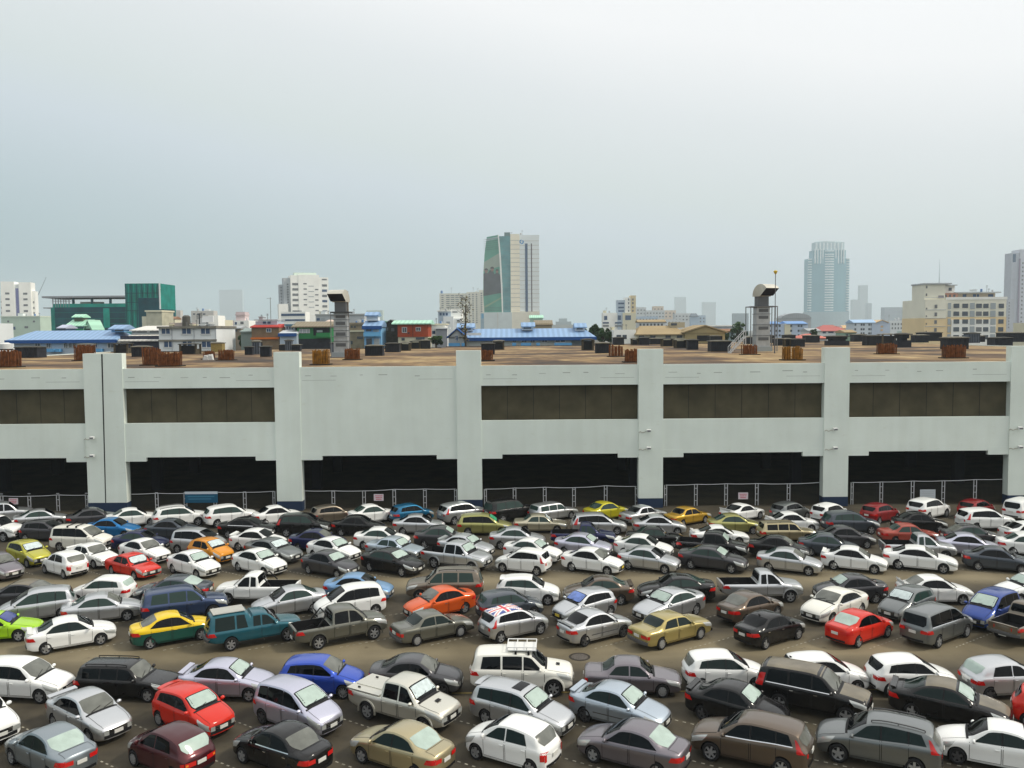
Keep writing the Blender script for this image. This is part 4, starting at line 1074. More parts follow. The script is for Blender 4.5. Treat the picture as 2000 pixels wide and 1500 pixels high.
def roof_mat():
    m = bpy.data.materials.new('stained_roof'); m.use_nodes = True
    nt = m.node_tree; N, Lk = nt.nodes, nt.links; b = N['Principled BSDF']; tc = N.new('ShaderNodeTexCoord')
    def nz(s, sc, d=6, w=0):
        mp = N.new('ShaderNodeMapping'); mp.inputs['Scale'].default_value = sc; mp.inputs['Location'].default_value = (w, w, 0)
        n = N.new('ShaderNodeTexNoise'); n.inputs['Scale'].default_value = s; n.inputs['Detail'].default_value = d
        Lk.new(tc.outputs['Object'], mp.inputs[0]); Lk.new(mp.outputs[0], n.inputs['Vector']); return n.outputs['Fac']
    r = N.new('ShaderNodeValToRGB'); ramp(r, [(.30, (.085, .046, .016)), (.44, (.19, .112, .042)), (.57, (.30, .205, .085)), (.74, (.42, .315, .165))]); Lk.new(nz(.15, (.8, .8, 1), 3.2), r.inputs['Fac'])
    r2 = N.new('ShaderNodeValToRGB'); ramp(r2, [(.36, (.13, .09, .06)), (.45, (.42, .33, .26)), (.52, (1, 1, 1))]); Lk.new(nz(.11, (.8, .9, 1), 3.5, 9), r2.inputs['Fac'])
    mx = N.new('ShaderNodeMix'); mx.data_type = 'RGBA'; mx.blend_type = 'MULTIPLY'; mx.inputs['Factor'].default_value = .95
    Lk.new(r.outputs['Color'], mx.inputs['A']); Lk.new(r2.outputs['Color'], mx.inputs['B']); r3 = N.new('ShaderNodeValToRGB'); ramp(r3, [(.35, (.62, .58, .52)), (.55, (1, 1, 1)), (.70, (1.25, 1.22, 1.15))]); Lk.new(nz(.9, (1, .35, 1), 6, 3), r3.inputs['Fac'])
    m3 = N.new('ShaderNodeMix'); m3.data_type = 'RGBA'; m3.blend_type = 'MULTIPLY'; m3.inputs['Factor'].default_value = .9
    Lk.new(mx.outputs['Result'], m3.inputs['A']); Lk.new(r3.outputs['Color'], m3.inputs['B']); Lk.new(m3.outputs['Result'], b.inputs['Base Color'])
    b.inputs['Roughness'].default_value = .85
    return m
ROOFM = roof_mat()
def FX(px): return X(px, FY, 800)
z_band = Z(973, FY, 1271); z_hau = Z(895.5, FY, 1000); z_open = Z(887.5, FY, 1000)
z_sill, z_head, z_par = Z(821, FY, 1000), Z(753, FY, 1000), Z(714, FY, 1000)
z_col = Z(684, FY, 1000); z_roof = z_par - .12
cols = [(166, 242), (537, 587), (892, 940), (1247, 1295), (1609, 1658), (1972, 2022)]
cw = [(FX(a), FX(b)) for a, b in cols]
P0 = 17.3
cw = [(cw[0][0] - 2 * P0 + 1.3, cw[0][0] - 2 * P0 + 3.7), (cw[0][0] - P0 + 1.3, cw[0][0] - P0 + 3.7)] + cw + [(cw[-1][0] + P0, cw[-1][1] + P0), (cw[-1][0] + 2 * P0, cw[-1][1] + 2 * P0)]
pb = thing('parking_building', 'long pale green-grey two storey parking building with open ground floor behind the parked cars', 'building', (0, FY, 0))
YB = 77.0                                          # rear of the roof deck, measured from the front wall
x_l, x_r = cw[0][0], cw[-1][1]
for i, (a, b) in enumerate(cw):
    wide = (b - a) > 3
    c = MB(); c.box(a, b, -.06, .85, z_band, z_col); col = c.build('column', WALL, pb, fix=False)
    c = MB(); c.box(a - .01, b + .01, -.075, .86, 0, z_band - .003); c.build('column_base', NAVY, col, fix=False)
    if wide:
        j0, j1 = X(199.5, FY, 690), X(207, FY, 980)
        c = MB(); c.add([(j0 - .07, -.064, z_col - .05), (j0 + .07, -.064, z_col - .05), (j1 + .05, -.064, z_band), (j1 - .05, -.064, z_band)], [(0, 1, 2, 3)])
        c.build('expansion_joint', mat('joint_black', (.02, .02, .02), .9), col)
PANEL = mat('weathered_board', (.075, .065, .038), .85, noise=.25, nscale=.6)
for i in range(len(cw) - 1):
    a, b = cw[i][1], cw[i + 1][0]; solid = (i == 3)
    c = MB()
    if solid: c.box(a, b, 0, .35, z_open, z_par)
    else: c.box(a, b, 0, .35, z_open, z_sill)
    c.box(a, a + 1.95, -.012, .34, z_hau, z_open + .35); c.box(b - 1.95, b, -.012, .34, z_hau, z_open + .35)
    sp_ = c.build('spandrel_wall', WALL, pb, fix=False)
    if not solid:
        boxobj('parapet_wall', WALL, a, b, 0, .35, z_head, z_par, pb)
        p = MB(); p.box(a, b, .62, .72, z_sill - .1, z_head + .1); pn = p.build('infill_panel', PANEL, pb, fix=False)
        k = 6
        for j in range(1, k):
            x = a + (b - a) * j / k; boxobj('panel_joint', mat('joint_black'), x - .02, x + .02, .605, .619, z_sill, z_head, pn)
        p = MB(); p.box(a, b, .352, .60, z_sill - .25, z_sill - .05); p.build('ledge', mat('ledge_concrete', (.22, .23, .23), .8), pb, fix=False)
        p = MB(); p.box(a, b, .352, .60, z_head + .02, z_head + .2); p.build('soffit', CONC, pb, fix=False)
    # hairline cracks and drip marks below the coping
    rnd = random.Random(i * 5 + 1); c = MB(); x = a + .5
    while x < b - 2:
        w = rnd.uniform(.3, 1.0); zz = z_par - rnd.uniform(.72, .95)
        c.box(x, x + w, -.004, .001, zz, zz + rnd.uniform(.03, .06)); x += rnd.uniform(1.5, 3.5)
    for q, zz in ((a + .2, z_par - 1.25), (b - 3.6, z_par - 1.22)):
        c.box(q, q + 3.2, -.004, .001, zz, zz + .025)
    c.build('wall_stain', CRACK, pb, fix=False)
# the deck runs back to an uneven rear edge
EDGE = [(-900, 440, 158), (440, 862, 172), (862, 1165, 184), (1165, 1420, 197), (1420, 2900, 216)]
def edge_y(px):
    for a, b_, y in EDGE:
        if a <= px < b_: return y
    return 190
rf = MB(); re_ = MB(); prev = x_l
for a, b_, y in EDGE:
    nx = min(X(b_, y, 680), x_r) if b_ < 2900 else x_r
    rf.box(prev, nx, .36, y - FY, z_roof - .5, z_roof); re_.box(prev, nx, y - FY + .002, y - FY + .3, z_roof - .5, z_roof + .14); prev = nx
rf.build('roof_deck', ROOFM, pb, fix=False); re_.build('roof_edge', mat('roof_edge_dark', (.06, .055, .05), .9), pb, fix=False)
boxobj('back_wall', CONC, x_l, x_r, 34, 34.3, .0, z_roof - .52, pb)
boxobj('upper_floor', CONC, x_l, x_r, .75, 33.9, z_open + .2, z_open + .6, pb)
boxobj('side_wall', WALL, x_l - .3, x_l - .002, 0, YB, 0, z_par, pb); boxobj('side_wall', WALL, x_r + .002, x_r + .3, 0, YB, 0, z_par, pb)
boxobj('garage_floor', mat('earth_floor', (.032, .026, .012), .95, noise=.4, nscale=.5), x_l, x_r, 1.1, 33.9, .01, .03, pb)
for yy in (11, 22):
    for (a, b) in cw: boxobj('inner_column', mat('inner_concrete', (.012, .012, .018), .95), (a + b) / 2 - .5, (a + b) / 2 + .5, yy, yy + 1, .03, z_open + .2, pb)  # columns darkened in colour to sink into the interior shade

# mesh fences across the ground-floor openings
STEEL = mat('galvanised_steel', (.52, .53, .54), .5, metal=.2)
posts = {2: None}
fence_px = {1: [-50, 3, 57, 113, 169], 2: [250, 306, 362, 420, 478, 535], 3: [593, 651, 711, 770, 830, 890], 4: [948, 1005, 1064, 1121, 1183, 1243], 5: [1300, 1359, 1418, 1478, 1540, 1605], 6: [1664, 1721, 1782, 1842, 1904, 1968]}
fy = 80.85 + .9
FN = {1: 'left of the wide jointed column', 2: 'behind the blue banner', 3: 'below the windowless wall bay', 4: 'behind the mustard yellow saloon', 5: 'behind the golden yellow saloon', 6: 'behind the white notice board'}
for bay, pxs in fence_px.items():
    f = thing('mesh_fence', 'steel mesh fence across the dark ground-floor opening ' + FN[bay], 'fence', (0, fy, 0), 0, 'fences across the ground-floor openings')
    tops = [Z(953 - (px - 1000) * .0085 + random.uniform(-1.5, 1.5), fy, 1000) for px in pxs]
    xs = [X(px, fy, 970) for px in pxs]
    for k, (x, zt) in enumerate(zip(xs, tops)):
        m = MB()
        dbl = (-.13, .13) if 0 < k < len(xs) - 1 else (-.1, .1)
        for d in dbl: m.tube((x + d, 0, 0), (x + d, 0, zt), .045, n=6)
        for z in (.5, 1.1, 1.7): m.box(x - .13, x + .13, -.02, .02, z - .03, z + .03)
        m.build('post', STEEL, f, 40)
    for k in range(len(xs) - 1):
        m = MB(); n = 6
        for j in range(n):
            u0, u1 = j / n, (j + 1) / n; s0, s1 = -.035 * 4 * u0 * (1 - u0), -.035 * 4 * u1 * (1 - u1)
            a_ = (xs[k] + (xs[k + 1] - xs[k]) * u0, 0, tops[k] + (tops[k + 1] - tops[k]) * u0 + s0); b_ = (xs[k] + (xs[k + 1] - xs[k]) * u1, 0, tops[k] + (tops[k + 1] - tops[k]) * u1 + s1)
            m.tube(a_, b_, .035, n=5)
        m.build('top_rail', STEEL, f, 40)
        m = MB(); x0, x1 = xs[k] + .15, xs[k + 1] - .15; zt = min(tops[k], tops[k + 1]) - .12
        for j in range(24):
            u = j / 24; m.box(x0 + (x1 - x0) * u - .002, x0 + (x1 - x0) * u + .002, -.003, .003, .1, zt)
        for j in range(18): z = .1 + (zt - .1) * j / 18; m.box(x0, x1, -.003, .003, z - .002, z + .002)
        m.build('wire_mesh', mat('dull_wire', (.12, .12, .11), .7), f, fix=False)

def sign(name, label, px0, px1, py0, py1, m, lines=(), Y=None, cat='sign'):
    Y = Y or fy - .12
    x0, x1, z0, z1 = X(px0, Y, py0), X(px1, Y, py0), Z(py1, Y, (px0 + px1) / 2), Z(py0, Y, (px0 + px1) / 2)
    s = thing(name, label, cat, (0, Y, 0))
    boxobj('board', m, x0, x1, -.02, .02, z0, z1, s)
    for (u0, u1, v0, v1, lm) in lines:
        boxobj('lettering', lm, x0 + (x1 - x0) * u0, x0 + (x1 - x0) * u1, -.026, -.0205, z0 + (z1 - z0) * v0, z0 + (z1 - z0) * v1, s)
    return s
PINKW = mat('notice_white', (.66, .58, .62), .6); REDT = mat('notice_red', (.55, .12, .16), .6)
tl = [(.12, .88, .70, .80, REDT), (.18, .62, .44, .56, REDT), (.66, .84, .44, .56, REDT), (.2, .8, .18, .30, REDT)]
sign('notice_sign', 'small white notice with red print, leftmost on the fences', 17, 35, 973, 985, PINKW, tl)
sign('notice_sign', 'small white notice with red print on the fence below the windowless bay', 730, 749, 965, 978, PINKW, tl)
sign('notice_sign', 'small white notice with red print above the white winged coupe', 1442, 1461, 962, 975, PINKW, tl)
bw = mat('banner_white', (.55, .60, .64), .6)
bs = sign('banner', 'teal blue banner with a white top strip tied on the left fence', 361, 425, 960, 982, mat('banner_teal', (.010, .085, .16), .6), [(0, 1, .78, 1.0, bw), (.08, .9, .52, .60, mat('banner_text', (.05, .20, .30), .6)), (.1, .8, .30, .38, mat('banner_text'))], cat='banner')
gt = mat('notice_grey', (.42, .45, .47), .6)
sign('notice_board', 'large pale grey notice board with faint print above the white crossover', 1797, 1827, 956, 981, mat('board_grey', (.50, .54, .57), .6), [(.1, .9, 1 - .14 * k - .07, 1 - .14 * k - .02, gt) for k in range(1, 6)], cat='notice board')

# floodlights on brackets
for k, (px, py, w) in enumerate([(180, 857, 'upper one on the wide jointed column'), (180, 892, 'lower one on the wide jointed column'), (1263, 843, 'upper one on the third column from the right'), (1263, 877, 'lower one on the third column from the right'),
                                 (1626, 840, 'upper one on the second column from the right'), (1626, 877, 'lower one on the second column from the right'), (1986, 838, 'upper one on the rightmost column'), (1986, 875, 'lower one on the rightmost column')]):
    p = at_y(px, py, FY - .06); t = thing('floodlight', 'white floodlight on bent bracket, ' + w, 'lamp', (p.x, FY - .06, p.z), 0, 'floodlights on the columns')
    m = MB(); pts = [(-.75, -.03, -.10), (-.6, -.06, .02), (-.42, -.06, -.10), (-.2, -.10, -.02), (.02, -.3, .06)]
    for a, b in zip(pts, pts[1:]): m.tube(a, b, .022, n=6)
    m.build('bracket', mat('rusty_bracket', (.30, .27, .22), .8), t)
    m = MB(); m.prism([(-.50, .20), (-.22, .26), (-.20, .06), (-.46, .02)], 'x', -.05, .34); m.build('lamp_head', mat('lamp_white', (.62, .63, .62), .5), t)
    m = MB(); m.prism([(-.505, .19), (-.50, .20), (-.46, .03), (-.465, .02)], 'x', 0, .3); m.build('lens', mat('lens_grey', (.25, .26, .27), .2), t)
    if k % 2 == 0:
        m = MB(); m.tube((-.75, -.02, -.05), (-.72, -.02, -1.75), .014, n=6); m.build('conduit', mat('conduit_grey', (.58, .60, .56), .7), t)

# ------------------------------------------------------------------ things on the roof deck
RUST = mat('rusty_steel', (.14, .048, .014), .9, noise=.5, nscale=2.5)
RUSTY = mat('rusty_steel_ochre', (.22, .10, .012), .9, noise=.5, nscale=2.5)
FELT = mat('dark_felt', (.02, .018, .016), .9)
reb = [(-4, 32, 683, 718, 'leftmost on the roof'), (145, 180, 673, 705, 'just left of the wide jointed column top'), (278, 308, 678, 714, 'tall, behind and left of the broadest bundle'), (309, 349, 687, 716, 'broadest, right of the wide jointed column'),
       (397, 416, 685, 702, 'small, beside a white bag'), (426, 453, 683, 704, 'right of a white bag and a yellow hut'), (610, 640, 683, 713, 'nearest to the left cowl duct, standing in front'), (673, 701, 680, 703, 'against the foot of the left cowl duct'),
       (941, 962, 683, 705, 'partly behind the middle column top'), (1191, 1217, 673, 697, 'open spaced bars beside the leaning bundle'), (1222, 1247, 681, 708, 'tight against the left side of a column top'), (1452, 1481, 673, 693, 'at the foot of the right cowl duct'),
       (1533, 1568, 676, 704, 'ochre and split in two'), (1718, 1752, 670, 692, 'behind the roof edge between two right columns'), (1848, 1886, 673, 700, 'dark brown, rightmost in front of the vents')]
def on_roof(px, py): return at_z(px, py, z_roof)
for k, (x0, x1, yt, yb, w) in enumerate(reb):
    yb = max(min(yb, 713 - ((x0 + x1) / 2 - 1000) * .0085), yt + 6)
    c = on_roof((x0 + x1) / 2, yb); dpt = c.y; W_ = (x1 - x0) * dpt / F_PX; H_ = (yb - yt) * dpt / F_PX
    t = thing('rebar_stub', 'rusty stub of column reinforcement bars, ' + w, 'reinforcement', (c.x, c.y, z_roof), 0, 'rusty rebar stubs on the roof')
    rnd = random.Random(k); m = MB(); n = int(W_ / .13)
    for row in range(3):
        for j in range(n):
            if k in (9, 11) and j % 3 == 1: continue
            if k == 12 and abs(j - n * .47) < 1: continue
            x = -W_ / 2 + W_ * (j + .5) / n + rnd.uniform(-.03, .03); h = H_ * rnd.uniform(.80, 1.02)
            m.tube((x, row * .5, 0), (x + rnd.uniform(-.06, .06), row * .5 + rnd.uniform(-.05, .05), h), .062, n=5)
    for z in (.25, .55, .8):
        m.box(-W_ / 2, W_ / 2, -.05, -.02, H_ * z, H_ * z + .03); m.box(-W_ / 2, W_ / 2, 1.02, 1.05, H_ * z, H_ * z + .03)
    m.build('bars', RUSTY if k in (6, 12) else RUST, t, 40)
    m = MB(); m.box(-W_ / 2 - .25, W_ / 2 + .25, -.25, 1.3, 0, .10); m.build('base', FELT, t, fix=False)
VDARK = mat('vent_dark', (.018, .020, .028), .7, noise=.4, nscale=1.2); VBROWN = mat('vent_brown', (.075, .062, .042), .8, noise=.4, nscale=1.2); VGREY = mat('vent_grey', (.11, .13, .16), .6, noise=.2, nscale=1)
VCAP = mat('vent_cap', (.15, .14, .11), .8, noise=.3, nscale=1); VFR = mat('vent_frame', (.016, .017, .022), .8)
vents = [(30, 73, 676, 699, 'd', 'behind the leftmost rebar stub'), (151, 177, 671, 689, 'b', 'brown, beside the rebar stub left of the jointed column'), (222, 250, 669, 690, 'b', 'brown with open sides, just above the jointed column top'), (257, 287, 675, 697, 'd', 'black, left of the tall rebar stub'),
         (350, 384, 670, 692, 'b', 'brown shed in front of the grey apartment block'), (412, 434, 668, 686, 'y', 'yellowish hut beside rusty bars'), (478, 493, 676, 693, 'd', 'black, at the left foot of the brick house'), (493, 507, 664, 692, 'g', 'slim grey unit between two black vents'), (508, 527, 675, 697, 'd', 'black, left of the second column top'),
         (545, 557, 672, 685, 'd', 'small black, behind the second column top'), (557, 570, 663, 685, 'g', 'slim grey unit behind the second column top'), (570, 586, 672, 685, 'd', 'small black, right behind the second column top'), (645, 660, 668, 688, 'g', 'grey, left of the left cowl duct'),
         (713, 747, 673, 695, 'd', 'black, in front of the blue balcony house'), (752, 780, 669, 688, 'd', 'nearest of the row before the red house'), (781, 801, 668, 685, 'b', 'second of the row before the red house'), (801, 821, 665, 681, 'b', 'third of the row before the red house'), (822, 840, 663, 678, 'd', 'farthest of the row before the red house'),
         (940, 966, 669, 692, 'd', 'black, behind the middle column top'), (963, 985, 664, 683, 'b', 'brown, behind the middle column top'), (1137, 1160, 661, 684, 'b', 'brown, under the right end of the long blue roof'), (1164, 1193, 668, 690, 'd', 'black, left of the open spaced rebar'),
         (1198, 1219, 658, 668, 'd', 'flat black, in front of the white shed wall'), (1233, 1247, 660, 668, 'b', 'small brown, left of the tan hall'), (1249, 1268, 658, 672, 'd', 'black, in front of the tan hall left end'), (1270, 1291, 660, 672, 'd', 'black, in front of the tan hall windows'), (1293, 1316, 660, 677, 'b', 'brown framed, in front of the tan hall'),
         (1319, 1343, 662, 680, 'b', 'brown open, in front of the tan hall gable'), (1344, 1364, 662, 683, 'd', 'black, in front of the tan hall gable'), (1389, 1428, 664, 687, 'd', 'big black, beside the steel roof stair'), (1388, 1409, 655, 663, 'd', 'flat black, below the tan hall gable'), (1456, 1474, 657, 672, 'd', 'black, behind the right cowl duct'),
         (1500, 1512, 654, 670, 'd', 'black, right behind the right cowl duct'), (1514, 1531, 660, 675, 'd', 'black, right of the beacon pole'), (1532, 1554, 653, 661, 'd', 'flat black, below the pale blue building'), (1532, 1546, 660, 677, 'b', 'pale concrete, behind the ochre rebar'), (1547, 1572, 661, 677, 'd', 'black, above the ochre rebar'),
         (1574, 1601, 654, 669, 'd', 'black on legs, before the red tiled roofs'), (1621, 1659, 655, 675, 't', 'two tiered black, above the second right column'), (1668, 1692, 652, 665, 'd', 'black, under the pale blue school block'), (1693, 1722, 654, 675, 'd', 'black with open front, behind right rebar'), (1723, 1750, 651, 672, 'b', 'brown framed, behind right rebar'),
         (1753, 1780, 650, 678, 't', 'tall black two tiered, right of rebar'), (1788, 1814, 653, 669, 'd', 'black, left foot of the cream apartment block'), (1800, 1840, 648, 665, 'd', 'wide black, at the cream apartment block'), (1852, 1892, 657, 682, 'd', 'black, behind the dark brown rebar'), (1891, 1914, 649, 670, 'g', 'grey, in front of the cream apartment block'),
         (1915, 1924, 655, 668, 'd', 'narrow black, in front of the cream apartment block'), (1943, 1978, 658, 675, 'd', 'black, near the right photo edge'), (1960, 2003, 648, 668, 'd', 'farther wide black, at the right photo edge')]
for k, (x0, x1, yt, yb, st, w) in enumerate(vents):
    c = on_roof((x0 + x1) / 2, yb)
    ye_ = edge_y((x0 + x1) / 2) - 4
    if c.y > ye_: c = at_y((x0 + x1) / 2, yb, ye_ - (k % 5))
    W_ = (x1 - x0) * c.y / F_PX; H_ = max((yb - yt) * c.y / F_PX, .6) + max(c.z - z_roof, 0)
    t = thing('roof_vent', 'roof vent box, ' + w, 'roof vent', (c.x, c.y, z_roof), 0, 'vent boxes on the roof')
    bm_ = {'d': VDARK, 'b': VBROWN, 'g': VGREY, 'y': mat('vent_yellow', (.26, .20, .07), .8, noise=.2), 't': VDARK}[st]
    D_ = min(W_ * .8, 3.0); m = MB(); hb = H_ * .86
    if st == 'b':
        for sx in (-1, 1):
            for sy in (0, 1): m.box(sx * (W_ / 2 - .14) - .14, sx * (W_ / 2 - .14) + .14, sy * (D_ - .28), sy * (D_ - .28) + .28, 0, hb)
        m.box(-W_ / 2 + .2, W_ / 2 - .2, .35, D_ - .1, 0, hb * .55)
    elif st == 't':
        m.box(-W_ / 2, W_ / 2, 0, D_, 0, hb * .55); m.box(-W_ / 2 + .3, W_ / 2 - .3, .2, D_, hb * .70, hb)
        m.box(-W_ / 2 + .6, W_ / 2 - .6, .3, D_ - .2, hb * .55, hb * .70)
    else: m.box(-W_ / 2, W_ / 2, 0, D_, 0, hb)
    m.build('casing', bm_, t, fix=False)
    m = MB(); nl = max(int(W_ / .35), 3)
    if st in 'dg':
        for j in range(nl): x = -W_ / 2 + W_ * (j + .5) / nl; m.box(x - .05, x + .05, -.05, -.002, .1, hb - .12)
        m.build('louvre', VFR, t, fix=False)
    elif st == 'b':
        m.box(-W_ / 2 + .1, W_ / 2 - .1, .02, .10, hb * .45, hb * .52); m.box(-W_ / 2 + .1, W_ / 2 - .1, .3, .34, .1, hb * .9); m.build('rail', VFR, t, fix=False)
    m = MB(); m.add([(-W_ / 2 - .15, -.15, hb + .002), (W_ / 2 + .15, -.15, hb + .002), (W_ / 2 + .15, D_ + .15, hb + .002), (-W_ / 2 - .15, D_ + .15, hb + .002), (-W_ / 2 - .15, -.15, hb + H_ * .06), (W_ / 2 + .15, -.15, hb + H_ * .06), (W_ / 2 * .5, D_ / 2, H_), (-W_ / 2 * .5, D_ / 2, H_), (W_ / 2 + .15, D_ + .15, hb + H_ * .06), (-W_ / 2 - .15, D_ + .15, hb + H_ * .06)],
                     [(3, 2, 1, 0), (0, 1, 5, 4), (4, 5, 6, 7), (5, 8, 6), (4, 7, 9), (7, 6, 8, 9), (1, 2, 8, 5), (2, 3, 9, 8), (3, 0, 4, 9)])
    m.build('cap', VCAP if k % 2 else mat('vent_cap_dark', (.06, .058, .05), .8, noise=.3, nscale=1), t)

# two cowl ducts
DUCT = mat('galvanised_duct', (.40, .41, .41), .45, metal=.5, noise=.15, nscale=1.5); DUCT_D = mat('duct_dark_steel', (.12, .125, .13), .6, metal=.3)  # second steel is a darker tone for flanges and neck
def cowl(px0, px1, ytop, ybase, turn, label, frame):
    c = on_roof((px0 + px1) / 2, ybase); s = c.y / F_PX; W_ = (px1 - px0) * s; H_ = (ybase - ytop) * s
    t = thing('cowl_duct', label, 'exhaust duct', (c.x, c.y, z_roof), 0)
    w = W_ / 2; hs = H_ - W_ * .88
    m = MB(); m.box(-w * 1.25, w * 1.25, -w * 1.25, w * 1.25, 0, H_ * .07); m.build('plinth', mat('plinth_grey', (.28, .31, .32), .7), t, fix=False)
    k0 = H_ * .07
    segs = [(k0, .24, 1.0), (.24, .40, .97), (.40, .56, .95), (.56, .66, .93)]
    for a, b, q in segs:
        a_, b_ = (a if a == k0 else H_ * a), H_ * b
        m = MB(); m.box(-w * q, w * q, -w * q, w * q, a_ + .002, b_ - .06); ds_ = m.build('duct_section', DUCT, t, fix=False); m = MB(); m.box(-w * q - .1, w * q + .1, -w * q - .1, w * q + .1, b_ - .058, b_ + .001); m.box(-w * q * .7, w * q * .75, -w * q - .06, -w * q - .002, b_ - .75, b_ - .3); m.build('flange', DUCT_D, ds_, fix=False)
    m = MB(); m.box(-w * .8, w * .8, -w * .8, w * .8, H_ * .66 + .002, hs); m.build('neck', DUCT_D, t, fix=False)
    m = MB(); m.box(-w * 1.35, w * 1.35, -w * 1.35, w * 1.35, H_ * .655, H_ * .675); m.build('collar', mat('collar_dark', (.05, .052, .055), .7), t, fix=False)
    # the hood: a box duct bent over towards the viewer
    m = MB(); n = 12; rows = []; ri = .15 * w; ro = 1.75 * w; yc = -w * .8 - ri
    for i in range(n + 1):
        a = math.radians(140 * i / n); fl = w * (1.0 + .16 * i / n)
        po = (yc + ro * math.cos(a), hs + ro * math.sin(a)); pi = (yc + ri * math.cos(a), hs + ri * math.sin(a))
        rows.append([(-fl, po[0], po[1]), (fl, po[0], po[1]), (fl, pi[0], pi[1]), (-fl, pi[0], pi[1]), (-fl, po[0], po[1])])
    m.grid(rows, 0)
    k = len(m.v); m.add(rows[-1][:4], [(0, 1, 2, 3)], 1)
    h = m.build('hood', [mat('hood_steel', (.55, .53, .46), .4, metal=.35, noise=.08, nscale=1), mat('duct_mouth', (.012, .010, .02), .9)], t, 40)
    h.rotation_euler = (0, 0, turn)
    if frame:
        m = MB()
        for sx in (-1, 1):
            for sy in (-1, 1): m.tube((sx * w * 1.9, sy * w * 1.3, 0), (sx * w * 1.9, sy * w * 1.3, H_ * .67), .07, n=6)
        for sy in (-1, 1): m.tube((-w * 1.9, sy * w * 1.3, H_ * .665), (w * 1.9, sy * w * 1.3, H_ * .665), .08, n=6)
        for sx in (-1, 1): m.tube((sx * w * 1.9, -w * 1.3, H_ * .665), (sx * w * 1.9, w * 1.3, H_ * .665), .08, n=6)
        m.build('support_frame', mat('frame_steel', (.20, .21, .22), .6, metal=.4), t, 40)
    else:
        m = MB()
        for z in (.30, .45, .62):
            m.box(-w * 1.3, w * 1.3, -w * 1.25, -w * 1.18, H_ * z, H_ * z + .08)
        for sx in (-1, 1): m.tube((sx * w * 1.3, -w * 1.22, 0), (sx * w * 1.3, -w * 1.22, H_ * .66), .06, n=6)
        m.build('support_frame', mat('frame_steel', (.20, .21, .22), .6, metal=.4), t, 40)
        m = MB(); m.tube((w * .95, w * .2, H_ * .6), (w * .95, w * .2, H_ * .98), .07, n=6); m.build('rusty_pipe', RUSTY, t, 40)
    return t
cowl(655, 682, 567, 697, math.radians(-12), 'tall galvanised exhaust duct with a hood turned left, cream lit top, on the roof', False)
cowl(1473, 1500, 556, 686, math.radians(25), 'tall galvanised exhaust duct in a pipe frame with its hood turned right, on the roof', True)
c = on_roof(1513, 690); s = c.y / F_PX
t = thing('beacon_pole', 'thin dark pole with a yellow beacon on top beside the right exhaust duct', 'beacon pole', (c.x, c.y, z_roof))
m = MB(); hh = (690 - 536) * s; m.tube((0, 0, 0), (0, 0, hh * .6), .09, n=6); m.tube((0, 0, hh * .6), (0, 0, hh), .05, n=6); m.build('pole', mat('pole_grey', (.12, .12, .13), .6), t, 40)
m = MB(); m.tube((0, 0, hh), (0, 0, hh + .35), .12, .30, n=8); m.tube((0, 0, hh + .35), (0, 0, hh + .5), .30, .1, n=8); m.build('beacon', mat('beacon_yellow', (.55, .38, .02), .5), t, 40)
c = on_roof(1424, 690); s = c.y / F_PX
t = thing('roof_stair', 'open steel roof stair with handrails rising to the right beside a black vent', 'stair', (c.x, c.y, z_roof))
m = MB(); run, rise = 30 * s, 32 * s
for j in range(9): m.box(run * j / 9, run * (j + 1) / 9 + .05, -.5, .5, rise * j / 9, rise * j / 9 + .06)
m.build('treads', STEEL, t, fix=False)
for y in (-.55, .55):
    m = MB(); m.tube((0, y, .9), (run, y, rise + .9), .05, n=6); m.tube((0, y, 0), (run, y, rise), .08, n=6)
    for j in (0, .33, .66, 1): m.tube((run * j, y, rise * j), (run * j, y, rise * j + .9), .04, n=6)
    m.tube((run, y, 0), (run, y, rise), .06, n=6)
    m.build('handrail', STEEL, t, 40)
for px, py, w in ((408, 703, 'between two rusty rebar stubs'), (307, 716, 'at the foot of the broadest rebar stub')):
    c = on_roof(px, min(py, 711)); t = MB(); s = c.y / F_PX
    for q in range(5):
        a = random.uniform(-.6, .6); t.prism([(a - .35, 0), (a + .35, 0), (a + .22, .5 + q * .06), (a - .15, .6)], 'y', -.3 + q * .1, .2 + q * .1)
    o = t.build('plastic_bag', mat('bag_white', (.6, .6, .58), .5, noise=.2), smooth=60); o.location = (c.x, c.y, z_roof); tag(o, 'crumpled white bag on the roof ' + w, 'bag')
c = on_roof(12, 684); t = thing('water_tank', 'rounded white water tank behind the leftmost rebar stub', 'tank', (c.x, c.y, z_roof)); s = c.y / F_PX
m = MB(); m.tube((0, 0, .3), (0, 0, 12 * s), 11 * s, n=20); m.tube((0, 0, 12 * s), (0, 0, 15 * s), 11 * s, 4 * s, n=20); m.build('shell', mat('tank_white', (.62, .62, .60), .5), t, 40)
m = MB(); m.box(-9 * s, 9 * s, -9 * s, 9 * s, 0, .3); m.build('stand', VFR, t, fix=False)
